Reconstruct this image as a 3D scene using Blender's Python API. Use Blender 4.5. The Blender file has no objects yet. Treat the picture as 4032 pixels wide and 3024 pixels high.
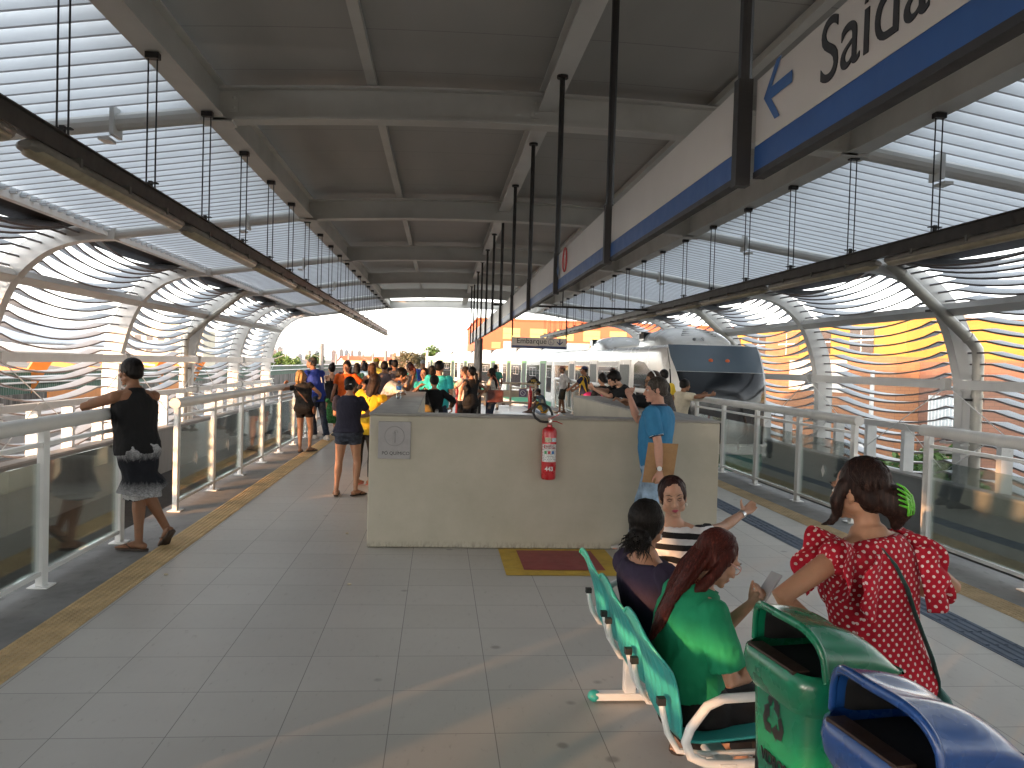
import bpy, bmesh, math, random
import numpy as np
from mathutils import Vector, Matrix, Euler, noise as mnoise
R = math.radians
sc = bpy.context.scene
COL = sc.collection
random.seed(7)

# ---------------------------------------------------------------- camera
cam_d = bpy.data.cameras.new('camera'); cam = bpy.data.objects.new('camera', cam_d); COL.objects.link(cam)
cam_d.sensor_width = 36.0; cam_d.lens = 36.0 * 3159.3 / 4032; cam_d.clip_end = 6000; cam_d.clip_start = 0.05
_p, _y, _r = .0242767, .0911930, .0295899
_f = Vector((math.sin(_y) * math.cos(_p), math.cos(_y) * math.cos(_p), -math.sin(_p)))
_rt = Vector((math.cos(_y), -math.sin(_y), 0)); _u = _rt.cross(_f)
_rt2 = math.cos(_r) * _rt + math.sin(_r) * _u; _u2 = -math.sin(_r) * _rt + math.cos(_r) * _u
cam.matrix_world = Matrix(((_rt2.x, _u2.x, -_f.x, 0), (_rt2.y, _u2.y, -_f.y, 0), (_rt2.z, _u2.z, -_f.z, 1.7), (0, 0, 0, 1)))
sc.camera = cam

# ---------------------------------------------------------------- light
SUN_AZ, SUN_EL = R(228), R(6.0)     # compass angle of the sun measured from +Y towards +X
world = bpy.data.worlds.new('World'); sc.world = world; world.use_nodes = True
wn = world.node_tree.nodes; wl = world.node_tree.links
bg = wn['Background']; sky = wn.new('ShaderNodeTexSky'); sky.sky_type = 'NISHITA'; sky.sun_disc = False
sky.sun_elevation = SUN_EL; sky.sun_rotation = SUN_AZ; sky.dust_density = 1.0; sky.air_density = 1.0; sky.ozone_density = 1.0
# thin bright cloud: most of the sky colour is washed towards white
_bw = wn.new('ShaderNodeRGBToBW'); wl.new(sky.outputs[0], _bw.inputs[0])
_tint = wn.new('ShaderNodeMix'); _tint.data_type = 'RGBA'; _tint.blend_type = 'MULTIPLY'; _tint.inputs[0].default_value = 1.0
wl.new(_bw.outputs[0], _tint.inputs[6]); _tint.inputs[7].default_value = (1.0, 1.0, 1.01, 1)
_mx = wn.new('ShaderNodeMix'); _mx.data_type = 'RGBA'; _mx.inputs[0].default_value = .8
wl.new(sky.outputs[0], _mx.inputs[6]); wl.new(_tint.outputs[2], _mx.inputs[7])
wl.new(_mx.outputs[2], bg.inputs[0]); bg.inputs[1].default_value = 0.15
sd = bpy.data.lights.new('sun', 'SUN'); sun = bpy.data.objects.new('sun', sd); COL.objects.link(sun)
sd.energy = 1.5; sd.angle = R(0.6); sd.color = (1.0, 0.50, 0.22)
_sdir = Vector((math.sin(SUN_AZ) * math.cos(SUN_EL), math.cos(SUN_AZ) * math.cos(SUN_EL), math.sin(SUN_EL)))
sun.rotation_euler = _sdir.to_track_quat('Z', 'Y').to_euler(); sun.location = _sdir * 60
sc.view_settings.view_transform = 'Standard'; sc.view_settings.look = 'None'
sc.view_settings.exposure = 3.3; sc.view_settings.gamma = 1.0
sc.cycles.max_bounces = 8; sc.cycles.diffuse_bounces = 5; sc.cycles.glossy_bounces = 4; sc.cycles.transmission_bounces = 8
sc.cycles.transparent_max_bounces = 16; sc.cycles.use_denoising = True; sc.cycles.caustics_reflective = False
sc.cycles.caustics_refractive = False; sc.cycles.sample_clamp_indirect = 6

# ---------------------------------------------------------------- materials
def nmat(name):
    m = bpy.data.materials.new(name); m.use_nodes = True
    nt = m.node_tree; b = nt.nodes['Principled BSDF']
    return m, nt, b
def nd(nt, kind, **kw):
    n = nt.nodes.new(kind)
    for k, v in kw.items():
        if k in n.inputs: n.inputs[k].default_value = v
        else: setattr(n, k, v)
    return n
def lk(nt, a, b): nt.links.new(a, b)
def coord(nt, kind='Object'):
    return nt.nodes.new('ShaderNodeTexCoord').outputs[kind]
def noise(nt, vec, scale, detail=4, rough=.55):
    n = nd(nt, 'ShaderNodeTexNoise'); n.inputs['Scale'].default_value = scale; n.inputs['Detail'].default_value = detail
    n.inputs['Roughness'].default_value = rough
    if vec is not None: lk(nt, vec, n.inputs['Vector'])
    return n.outputs['Fac']
def ramp(nt, fac, stops):
    r = nt.nodes.new('ShaderNodeValToRGB'); e = r.color_ramp.elements
    while len(e) < len(stops): e.new(0.5)
    for el, (p, c) in zip(e, stops):
        el.position = p; el.color = (*c, 1) if len(c) == 3 else c
    lk(nt, fac, r.inputs['Fac']); return r.outputs['Color']
def mathn(nt, op, a, b=None, c=None):
    n = nt.nodes.new('ShaderNodeMath'); n.operation = op
    for i, v in enumerate((a, b, c)):
        if v is None: continue
        if isinstance(v, (int, float)): n.inputs[i].default_value = v
        else: lk(nt, v, n.inputs[i])
    return n.outputs[0]
def mixc(nt, fac, a, b, mode='MIX'):
    n = nt.nodes.new('ShaderNodeMix'); n.data_type = 'RGBA'; n.blend_type = mode
    for i, v in ((0, fac), (6, a), (7, b)):
        if isinstance(v, (int, float)): n.inputs[i].default_value = v
        elif isinstance(v, tuple): n.inputs[i].default_value = (*v, 1) if len(v) == 3 else v
        else: lk(nt, v, n.inputs[i])
    return n.outputs[2]
def sep(nt, vec):
    s = nt.nodes.new('ShaderNodeSeparateXYZ'); lk(nt, vec, s.inputs[0]); return s.outputs
def mapping(nt, vec, scale=(1, 1, 1), rot=(0, 0, 0), loc=(0, 0, 0)):
    n = nt.nodes.new('ShaderNodeMapping'); lk(nt, vec, n.inputs[0])
    n.inputs['Scale'].default_value = scale; n.inputs['Rotation'].default_value = rot; n.inputs['Location'].default_value = loc
    return n.outputs[0]
def bump(nt, b, h, strength=.2, dist=.01):
    n = nt.nodes.new('ShaderNodeBump'); n.inputs['Strength'].default_value = strength; n.inputs['Distance'].default_value = dist
    lk(nt, h, n.inputs['Height']); lk(nt, n.outputs[0], b.inputs['Normal'])
_mc = {}
def M(name, col, rough=.5, metal=0.0, var=.10, scale=6, bmp=0.0, bscale=40, spec=.5, stretch=(1, 1, 1), coat=0):
    """plain surface with a worn, uneven tint"""
    if name in _mc: return _mc[name]
    m, nt, b = nmat(name)
    v = mapping(nt, coord(nt), stretch)
    n1 = noise(nt, v, scale, 6, .6)
    lo = tuple(max(0, c * (1 - var * 1.6)) for c in col); hi = tuple(min(1, c * (1 + var)) for c in col)
    c = ramp(nt, n1, [(.28, lo), (.5, col), (.72, hi)])
    lk(nt, c, b.inputs['Base Color'])
    rr = mathn(nt, 'MULTIPLY_ADD', noise(nt, v, scale * 2.3, 3), .25, max(0, rough - .12)); lk(nt, rr, b.inputs['Roughness'])
    b.inputs['Metallic'].default_value = metal; b.inputs['Specular IOR Level'].default_value = spec
    if coat: b.inputs['Coat Weight'].default_value = coat; b.inputs['Coat Roughness'].default_value = .08
    if bmp: bump(nt, b, noise(nt, coord(nt), bscale, 5), bmp, .01)
    _mc[name] = m; return m

# ---------------------------------------------------------------- mesh building
class MB:
    def __init__(s): s.v = []; s.f = []; s.mi = []; s.cm = 0
    def add(s, vs, fs):
        o = len(s.v); s.v += [tuple(p) for p in vs]; s.f += [tuple(i + o for i in f) for f in fs]; s.mi += [s.cm] * len(fs)
    def box(s, lo, hi, rot=None, at=None):
        (a, b, c), (d, e, f) = lo, hi
        vs = [(a, b, c), (d, b, c), (d, e, c), (a, e, c), (a, b, f), (d, b, f), (d, e, f), (a, e, f)]
        if rot is not None: vs = [rot @ Vector(p) for p in vs]
        if at is not None: vs = [Vector(p) + Vector(at) for p in vs]
        s.add(vs, [(0, 3, 2, 1), (4, 5, 6, 7), (0, 1, 5, 4), (1, 2, 6, 5), (2, 3, 7, 6), (3, 0, 4, 7)])
    def cbox(s, c, sz, rot=None):
        h = [x / 2 for x in sz]
        s.box([-x for x in h], h, rot, c)
    def beam(s, a, b, w, h, up=(0, 0, 1)):
        a, b = Vector(a), Vector(b); d = (b - a); L = d.length; d.normalize()
        upv = Vector(up)
        if abs(d.dot(upv)) > .98: upv = Vector((0, 1, 0))
        x = d.cross(upv).normalized(); z = x.cross(d)
        rot = Matrix((x, d, z)).transposed()
        s.box((-w / 2, 0, -h / 2), (w / 2, L, h / 2), rot, a)
    def rings(s, rings, cap=True, closed=False):
        n = len(rings[0]); o = len(s.v)
        for r in rings: s.v += [tuple(p) for p in r]
        m = len(rings); F = []
        for i in range(m if closed else m - 1):
            i2 = (i + 1) % m
            for j in range(n):
                F.append((o + i * n + j, o + i * n + (j + 1) % n, o + i2 * n + (j + 1) % n, o + i2 * n + j))
        if cap and not closed:
            F.append(tuple(o + j for j in reversed(range(n)))); F.append(tuple(o + (m - 1) * n + j for j in range(n)))
        s.f += F; s.mi += [s.cm] * len(F)
    def tube(s, pts, rad, n=10, cap=True, ell=None, up=None, closed=False, dome=False):
        """round tube along pts; rad number or list; ell=(a,b) scales the section along its two axes"""
        P = [Vector(p) for p in pts]; m = len(P)
        rd = [rad] * m if isinstance(rad, (int, float)) else list(rad)
        if dome:
            d0 = (P[0] - P[1]).normalized(); d1 = (P[-1] - P[-2]).normalized()
            e0 = [(P[0] + d0 * rd[0] * k, rd[0] * q) for k, q in ((.92, .38), (.7, .71), (.38, .92))]
            e1 = [(P[-1] + d1 * rd[-1] * k, rd[-1] * q) for k, q in ((.38, .92), (.7, .71), (.92, .38))]
            P = [a for a, _ in e0] + P + [a for a, _ in e1]; rd = [q for _, q in e0] + rd + [q for _, q in e1]; m = len(P)
            if ell is not None and isinstance(ell[0], (list, tuple)): ell = [ell[0]] * 3 + list(ell) + [ell[-1]] * 3
        T = []
        for i in range(m):
            if closed: t = P[(i + 1) % m] - P[i - 1]
            else: t = P[min(i + 1, m - 1)] - P[max(i - 1, 0)]
            T.append(t.normalized() if t.length > 1e-9 else Vector((0, 0, 1)))
        u = Vector(up) if up is not None else (Vector((0, 0, 1)) if abs(T[0].z) < .9 else Vector((0, 1, 0)))
        rings = []
        x = T[0].cross(u).normalized()
        for i in range(m):
            x = (x - T[i] * x.dot(T[i]))
            x = x.normalized() if x.length > 1e-6 else T[i].orthogonal().normalized()
            y = T[i].cross(x)
            ea, eb = (1, 1) if ell is None else (ell if not isinstance(ell[0], (list, tuple)) else ell[i])
            rings.append([P[i] + rd[i] * (ea * math.cos(2 * math.pi * k / n) * x + eb * math.sin(2 * math.pi * k / n) * y) for k in range(n)])
        s.rings(rings, cap, closed)
    def lathe(s, prof, n=24, c=(0, 0, 0), rot=None, cap=True):
        rg = []
        for r, z in prof:
            ring = [Vector((r * math.cos(2 * math.pi * k / n), r * math.sin(2 * math.pi * k / n), z)) for k in range(n)]
            if rot is not None: ring = [rot @ p for p in ring]
            rg.append([p + Vector(c) for p in ring])
        s.rings(rg, cap)
    def ellipsoid(s, c, r, rot=None, n=14, m=9):
        rg = []
        for i in range(m + 1):
            t = -math.pi / 2 + math.pi * (i * .96 + .02 * m) / m
            ring = []
            for k in range(n):
                p = Vector((r[0] * math.cos(t) * math.cos(2 * math.pi * k / n), r[1] * math.cos(t) * math.sin(2 * math.pi * k / n), r[2] * math.sin(t)))
                if rot is not None: p = rot @ p
                ring.append(p + Vector(c))
            rg.append(ring)
        s.rings(rg)
    def prism(s, poly, a, b, ax=1):
        """polygon (list of 2d points) extruded along axis ax between a and b"""
        def mk(p, t):
            q = [0, 0, 0]; o = [i for i in range(3) if i != ax]
            q[o[0]], q[o[1]] = p; q[ax] = t; return q
        s.rings([[mk(p, a) for p in poly], [mk(p, b) for p in poly]])
    def quad(s, a, b, c, d): s.add([a, b, c, d], [(0, 1, 2, 3)])
    def grid(s, fn, nu, nv):
        o = len(s.v)
        for i in range(nu + 1):
            for j in range(nv + 1): s.v.append(tuple(fn(i / nu, j / nv)))
        F = [(o + i * (nv + 1) + j, o + (i + 1) * (nv + 1) + j, o + (i + 1) * (nv + 1) + j + 1, o + i * (nv + 1) + j + 1) for i in range(nu) for j in range(nv)]
        s.f += F; s.mi += [s.cm] * len(F)
    def xform(s, mat):
        s.v = [tuple(mat @ Vector(p)) for p in s.v]
    def mesh(s, name):
        me = bpy.data.meshes.new(name); me.from_pydata(s.v, [], s.f)
        if any(s.mi): me.polygons.foreach_set('material_index', s.mi)
        return me
    def build(s, name, mat, parent=None, smooth=False, ang=40, fix=True, bevel=0, bseg=2, solid=0):
        me = s.mesh(name)
        if fix:
            bm = bmesh.new(); bm.from_mesh(me); bmesh.ops.recalc_face_normals(bm, faces=bm.faces); bm.to_mesh(me); bm.free()
        for mm in (mat if isinstance(mat, (list, tuple)) else [mat]): me.materials.append(mm)
        if smooth:
            me.shade_smooth()
            if ang < 180: me.set_sharp_from_angle(angle=R(ang))
        o = bpy.data.objects.new(name, me); COL.objects.link(o)
        if parent is not None: o.parent = parent
        if bevel:
            bv = o.modifiers.new('bevel', 'BEVEL'); bv.width = bevel; bv.segments = bseg; bv.limit_method = 'ANGLE'; bv.angle_limit = R(40)
            bv.harden_normals = False
        if solid:
            sm = o.modifiers.new('solid', 'SOLIDIFY'); sm.thickness = solid; sm.offset = 0
        return o
def tag(o, label, cat, group=None, kind=None):
    if label: o['label'] = label
    if cat: o['category'] = cat
    if group: o['group'] = group
    if kind: o['kind'] = kind
    return o
def thing(name, label, cat, loc=(0, 0, 0), rz=0, group=None):
    o = bpy.data.objects.new(name, None); COL.objects.link(o); o.empty_display_size = .2
    o.location = loc; o.rotation_euler = (0, 0, rz)
    return tag(o, label, cat, group)
def struct(o): o['kind'] = 'structure'; return o
def copy_thing(o, loc, rz=None, label=None):
    def rec(a, par):
        c = a.copy(); COL.objects.link(c); c.parent = par
        for ch in a.children: rec(ch, c)
        return c
    c = rec(o, None); c.location = loc
    if rz is not None: c.rotation_euler = (0, 0, rz)
    if label: c['label'] = label
    return c
def text_mesh(txt, size, mat, parent, mtx, name='lettering', extrude=.0012, align='LEFT', bold=0.0, spacing=1.0):
    cu = bpy.data.curves.new('txt', 'FONT'); cu.body = txt; cu.size = size; cu.align_x = align; cu.align_y = 'BOTTOM_BASELINE'
    cu.extrude = extrude; cu.offset = bold; cu.space_character = spacing; cu.resolution_u = 6
    to = bpy.data.objects.new('txt', cu); COL.objects.link(to)
    dg = bpy.context.evaluated_depsgraph_get(); me = bpy.data.meshes.new_from_object(to.evaluated_get(dg))
    bpy.data.objects.remove(to); me.transform(mtx); me.materials.clear(); me.materials.append(mat)
    o = bpy.data.objects.new(name, me); COL.objects.link(o); o.parent = parent
    return o
def frame_mtx(origin, xdir, ydir):
    x = Vector(xdir).normalized(); y = Vector(ydir).normalized(); z = x.cross(y)
    return Matrix(((x.x, y.x, z.x, origin[0]), (x.y, y.y, z.y, origin[1]), (x.z, y.z, z.z, origin[2]), (0, 0, 0, 1)))
# ---------------------------------------------------------------- shared materials
STEEL = M('white painted steel', (.62, .62, .60), .42, var=.06, scale=2.2)
STEEL_W = M('bright white paint', (.74, .75, .74), .4, var=.05, scale=3)
STEEL_G = M('grey painted beam steel', (.58, .58, .55), .55, var=.09, scale=1.6)
SOFFIT = M('grey roof soffit', (.40, .40, .38), .6, var=.06, scale=.8)
DARKSTEEL = M('black painted tube', (.012, .011, .011), .45, var=.2)
BROWN = M('dark brown fascia', (.035, .027, .023), .6, var=.2)
CONC = M('pale concrete', (.40, .39, .37), .75, var=.12, scale=2, bmp=.15, bscale=30)
CONC_D = M('dark parapet concrete', (.27, .275, .265), .8, var=.14, scale=1.2, bmp=.15, stretch=(1, 1, .3))
RUBBER = M('black rubber', (.012, .012, .012), .6)
CHROME = M('satin metal', (.55, .55, .55), .3, metal=.9)
def slat_mat():
    m, nt, b = nmat('perforated slat')
    co = coord(nt); v = nt.nodes.new('ShaderNodeTexVoronoi'); v.inputs['Scale'].default_value = 26; v.inputs['Randomness'].default_value = 0
    lk(nt, mapping(nt, co, (1.2, 1, 1.2), (0, 0, R(45))), v.inputs['Vector'])
    k = mathn(nt, 'GREATER_THAN', v.outputs['Distance'], .27)
    lk(nt, mixc(nt, k, (.34, .36, .39), (.60, .635, .67)), b.inputs['Base Color'])
    b.inputs['Roughness'].default_value = .4
    # thin painted sheet with holes lets some sky through
    tr = nt.nodes.new('ShaderNodeBsdfTranslucent'); tr.inputs[0].default_value = (.8, .82, .85, 1)
    mx = nt.nodes.new('ShaderNodeMixShader'); mx.inputs[0].default_value = .38
    lk(nt, b.outputs[0], mx.inputs[1]); lk(nt, tr.outputs[0], mx.inputs[2]); lk(nt, mx.outputs[0], nt.nodes['Material Output'].inputs[0])
    return m
SLAT = slat_mat()
LOUV_GAP = M('louvre edge gap shade', (.44, .43, .45), .6)  # darker lip colour paints the shade in the gaps between blades
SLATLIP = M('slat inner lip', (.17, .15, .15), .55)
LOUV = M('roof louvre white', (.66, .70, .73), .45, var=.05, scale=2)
def tile_mat():
    m, nt, b = nmat('porcelain floor tile')
    co = coord(nt); x, y, z = sep(nt, co)
    s = .49
    def cell(u, off):
        t = mathn(nt, 'DIVIDE', mathn(nt, 'SUBTRACT', u, off), s); fr = mathn(nt, 'FRACT', t)
        d = mathn(nt, 'MINIMUM', fr, mathn(nt, 'SUBTRACT', 1, fr)); return mathn(nt, 'FLOOR', t), d
    ix, dx = cell(x, -1.6579); iy, dy = cell(y, 3.644)
    d = mathn(nt, 'MINIMUM', dx, dy)
    joint = mathn(nt, 'LESS_THAN', d, .0045)
    wn_ = nt.nodes.new('ShaderNodeTexWhiteNoise'); cb = nt.nodes.new('ShaderNodeCombineXYZ')
    lk(nt, ix, cb.inputs[0]); lk(nt, iy, cb.inputs[1]); lk(nt, cb.outputs[0], wn_.inputs['Vector'])
    base = ramp(nt, wn_.outputs['Value'], [(0, (.45, .425, .385)), (1, (.50, .472, .432))])
    cloud = noise(nt, co, 1.1, 6, .6); base = mixc(nt, ramp(nt, cloud, [(.35, (0, 0, 0)), (.72, (.42, .42, .42))]), base, (.39, .36, .335))
    fine = noise(nt, mapping(nt, co, (3, 1, 1)), 9, 6, .7)
    smear = ramp(nt, fine, [(.60, (0, 0, 0)), (.78, (.6, .6, .6))])
    base = mixc(nt, smear, base, (.21, .185, .165))
    blot = nt.nodes.new('ShaderNodeTexVoronoi'); blot.inputs['Scale'].default_value = 2.6; lk(nt, mixc(nt, .12, co, nd(nt, 'ShaderNodeTexNoise', Scale=7.0).outputs['Color']), blot.inputs['Vector'])
    bl = ramp(nt, blot.outputs['Distance'], [(.04, (.65, .65, .65)), (.085, (0, 0, 0))])
    base = mixc(nt, bl, base, (.16, .145, .13))
    col = mixc(nt, joint, base, (.235, .22, .205)); lk(nt, col, b.inputs['Base Color'])
    r = mathn(nt, 'MULTIPLY_ADD', fine, .22, .33); lk(nt, mathn(nt, 'MAXIMUM', r, mathn(nt, 'MULTIPLY', joint, .8)), b.inputs['Roughness'])
    b.inputs['Specular IOR Level'].default_value = .45
    bump(nt, b, mathn(nt, 'SUBTRACT', 1, joint), .25, .002)
    return m
TILE = tile_mat()
def glass_mat(name, tint=(.935, .95, .945)):
    m, nt, b = nmat(name)
    fr = nd(nt, 'ShaderNodeFresnel', IOR=1.5); tr = nt.nodes.new('ShaderNodeBsdfTransparent'); tr.inputs[0].default_value = (*tint, 1)
    gl = nt.nodes.new('ShaderNodeBsdfGlossy'); gl.inputs['Roughness'].default_value = .02; gl.inputs[0].default_value = (.9, .95, .93, 1)
    mx = nt.nodes.new('ShaderNodeMixShader'); lk(nt, mathn(nt, 'MULTIPLY', fr.outputs[0], .65), mx.inputs[0])
    lk(nt, tr.outputs[0], mx.inputs[1]); lk(nt, gl.outputs[0], mx.inputs[2]); lk(nt, mx.outputs[0], nt.nodes['Material Output'].inputs[0])
    return m
GLASS = glass_mat('guardrail glass')
def darkglass(name, col=(.012, .015, .018), rough=.06):
    m, nt, b = nmat(name); b.inputs['Base Color'].default_value = (*col, 1); b.inputs['Roughness'].default_value = rough
    b.inputs['Specular IOR Level'].default_value = .7; return m
TRAINGLASS = darkglass('train window glass')
def tactile_mat(name, col, style):
    m, nt, b = nmat(name)
    co = coord(nt); n = noise(nt, co, 5, 5)
    n2 = noise(nt, co, 1.2, 4)
    c = ramp(nt, n, [(.3, tuple(k * .75 for k in col)), (.55, col), (.8, tuple(k * 1.15 for k in col))])
    c = mixc(nt, ramp(nt, n2, [(.45, (0, 0, 0)), (.7, (.35, .35, .35))]), c, tuple(k * .5 for k in col))
    lk(nt, c, b.inputs['Base Color']); b.inputs['Roughness'].default_value = .7
    return m
TACT = tactile_mat('ochre tactile rubber', (.62, .44, .22), 0)
TACT_R = tactile_mat('faded tactile rubber', (.56, .42, .24), 0)
BLUEG = tactile_mat('blue grey tactile rubber', (.105, .14, .20), 1)
# ---------------------------------------------------------------- platform, floor, track pits
XC = 1.0
FR = [8.0 + 5.333 * k for k in range(-4, 6)]        # arch frames along the platform
Y0, Y1 = -14.0, 33.2
mb = MB(); mb.box((-2.98, Y0, -1.3), (4.96, Y1, -.004)); struct(mb.build('platform', CONC))
mb = MB(); mb.quad((-2.17, Y0, 0), (4.13, Y0, 0), (4.13, Y1, 0), (-2.17, Y1, 0)); struct(mb.build('platform_floor', TILE))
def edge_mat():
    m, nt, b = nmat('worn edge concrete'); co = coord(nt)
    a = noise(nt, co, 1.5, 7, .65); c = ramp(nt, a, [(.3, (.15, .15, .15)), (.5, (.235, .235, .232)), (.7, (.31, .31, .30))])
    d = ramp(nt, noise(nt, mapping(nt, co, (3, 1, 1)), 6, 6), [(.58, (0, 0, 0)), (.72, (.5, .5, .5))])
    lk(nt, mixc(nt, d, c, (.10, .10, .10)), b.inputs['Base Color']); b.inputs['Roughness'].default_value = .75
    bump(nt, b, noise(nt, co, 60, 4), .15, .005); return m
EDGE = edge_mat()
mb = MB(); mb.quad((-2.98, Y0, 0), (-2.42, Y0, 0), (-2.42, Y1, 0), (-2.98, Y1, 0)); mb.quad((4.38, Y0, 0), (4.96, Y0, 0), (4.96, Y1, 0), (4.38, Y1, 0))
struct(mb.build('platform_edge_strip', EDGE))
def tactile(name, x0, x1, mat, domes):
    mb = MB(); mb.box((x0, Y0, -.003), (x1, Y1, .004))
    w = x1 - x0
    y = .8 if domes else Y0
    if domes:
        n = 6
        while y < 17:
            for k in range(n):
                x = x0 + w * (k + .5) / n
                r = .015
                ring0 = [(x + r * math.cos(a * math.pi / 3), y + 1.35 * r * math.sin(a * math.pi / 3), .0035) for a in range(6)]
                ring1 = [(x + .6 * r * math.cos(a * math.pi / 3), y + .8 * r * math.sin(a * math.pi / 3), .010) for a in range(6)]
                mb.rings([ring0, ring1])
            y += w / n if y < 9 else w / n * 1.5
    else:
        while y < Y1:
            for k in range(4):
                x = x0 + w * (k + .5) / 4
                mb.prism([(x - .02, .003), (x + .02, .003), (x + .011, .010), (x - .011, .010)], y + .012, y + .24)
            y += .25
    return struct(mb.build(name, mat))
tactile('tactile_paving', -2.42, -2.17, TACT, True)
tactile('tactile_paving', 4.13, 4.38, TACT_R, True)
tactile('guide_paving', 3.49, 3.74, BLUEG, False)
TRACKBED = M('track bed ballast', (.035, .033, .03), .95, var=.3, scale=8, bmp=.5, bscale=25)
mb = MB(); mb.quad((-7.2, Y0, -1.25), (-2.9, Y0, -1.25), (-2.9, 34, -1.25), (-7.2, 34, -1.25)); mb.quad((4.9, Y0, -1.25), (9.2, Y0, -1.25), (9.2, 34, -1.25), (4.9, 34, -1.25))
struct(mb.build('track_bed', TRACKBED))

# ---------------------------------------------------------------- canopy: arches, purlins, roof, louvres
can = thing('station_canopy', 'arched white steel station canopy with louvred sides above the platform', 'canopy', (XC, 0, 0))
IN = [(6.15, 3.50), (6.56, 3.47), (6.96, 3.37), (7.31, 3.17), (7.65, 2.82), (7.85, 2.42), (8.0, 1.93), (8.09, 1.45), (8.12, .6), (8.12, -2.4)]
OUT = [(6.15, 3.66), (6.7, 3.70), (7.16, 3.58), (7.60, 3.33), (7.93, 2.98), (8.18, 2.55), (8.35, 2.08), (8.43, 1.5), (8.45, .6), (8.45, -2.4)]
def catmull(P, n):
    out = []
    for i in range(len(P) - 1):
        p0, p1, p2, p3 = P[max(i - 1, 0)], P[i], P[i + 1], P[min(i + 2, len(P) - 1)]
        for k in range(n):
            t = k / n
            out.append(tuple(.5 * (2 * b + (c - a) * t + (2 * a - 5 * b + 4 * c - d) * t * t + (3 * b - a - 3 * c + d) * t ** 3) for a, b, c, d in zip(p0, p1, p2, p3)))
    out.append(tuple(P[-1])); return out
INs, OUTs = catmull(IN, 4), catmull(OUT, 4)
def zb(dx): return 3.935 + .125 * (1 - (dx / 3.2) ** 2)
def arch(y):
    mb = MB()
    n = 20
    for i in range(n):
        a, b = -3.2 + 6.4 * i / n, -3.2 + 6.4 * (i + 1) / n
        za, zc = zb(a), zb(b)
        # bottom flange, web, top flange
        for lo, hi, w in ((0, .022, .10), (.022, .30, .014), (.30, .322, .10)):
            mb.add([(a, y - w, za + lo), (b, y - w, zc + lo), (b, y + w, zc + lo), (a, y + w, za + lo), (a, y - w, za + hi), (b, y - w, zc + hi), (b, y + w, zc + hi), (a, y + w, za + hi)],
                   [(0, 3, 2, 1), (4, 5, 6, 7), (0, 1, 5, 4), (2, 3, 7, 6)] + ([(3, 0, 4, 7)] if i == 0 else []) + ([(1, 2, 6, 5)] if i == n - 1 else []))
        if i in (6, 13): mb.box((a - .004, y - .018, za + .03), (a + .004, y + .018, za + .29))
    # splice plates with bolts by each purlin
    for dx in (-3.03, 0 - .12, 3.03):
        mb.box((dx - .045, y - .024, zb(dx) + .09), (dx + .045, y + .024, zb(dx) + .28))
        for z in (.14, .235):
            mb.lathe([(.017, 0), (.017, .01), (.006, .014)], 8, (dx, y - .023, zb(dx) + z), Matrix.Rotation(R(90), 3, 'X'))
    mb.box((-3.32, y - .10, 3.925), (-3.02, y + .10, 3.96)); mb.box((3.02, y - .10, 3.925), (3.32, y + .10, 3.96))
    o = mb.build('roof_beam', STEEL_G, can)
    for s in (-1, 1):
        mb = MB()
        mb.tube([(s * 3.2, y, 4.02), (s * 4.8, y, 3.79), (s * 6.25, y, 3.575)], .082, 12)
        mb.box((s * 4.12 - .02, y - .11, 3.75), (s * 4.12 + .02, y + .11, 4.02)); mb.box((s * 4.2 - .05, y - .09, 3.70), (s * 4.2 + .05, y + .09, 3.73))
        poly = [(s * a, b) for a, b in INs] + [(s * a, b) for a, b in reversed(OUTs)]
        mb.prism(poly, y - .012, y + .012)
        for L, w in ((INs, .11), (OUTs, .11)):
            for (a, b), (c, d) in zip(L[:-1], L[1:]):
                nx, nz = (d - b), -(c - a); l = math.hypot(nx, nz) or 1; nx, nz = nx / l * .008, nz / l * .008
                mb.add([(s * (a - nx), y - w, b - nz), (s * (c - nx), y - w, d - nz), (s * (c - nx), y + w, d - nz), (s * (a - nx), y + w, b - nz),
                        (s * (a + nx), y - w, b + nz), (s * (c + nx), y - w, d + nz), (s * (c + nx), y + w, d + nz), (s * (a + nx), y + w, b + nz)],
                       [(0, 3, 2, 1), (4, 5, 6, 7), (0, 1, 5, 4), (2, 3, 7, 6)])
        # front and back cover plates make the column read as a box section
        for yy in (-.105, .105):
            mb.prism([(s * (a + .012), b) for a, b in INs] + [(s * (a - .012), b) for a, b in reversed(OUTs)], y + yy - .004, y + yy + .004)
        for z, dx in ((1.58, 8.04), (.72, 8.08), (.45, 8.08)):
            for yy in (-.2, .2):
                mb.box((s * dx - .10, y + yy - .09, z + .075), (s * dx + .10, y + yy + .09, z + .105)); mb.box((s * dx - .10, y + yy - .09, z - .11), (s * dx + .10, y + yy + .09, z - .08))
        mb.build('arch_column', STEEL, can, smooth=True, ang=25)
for y in FR: arch(y)
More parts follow.
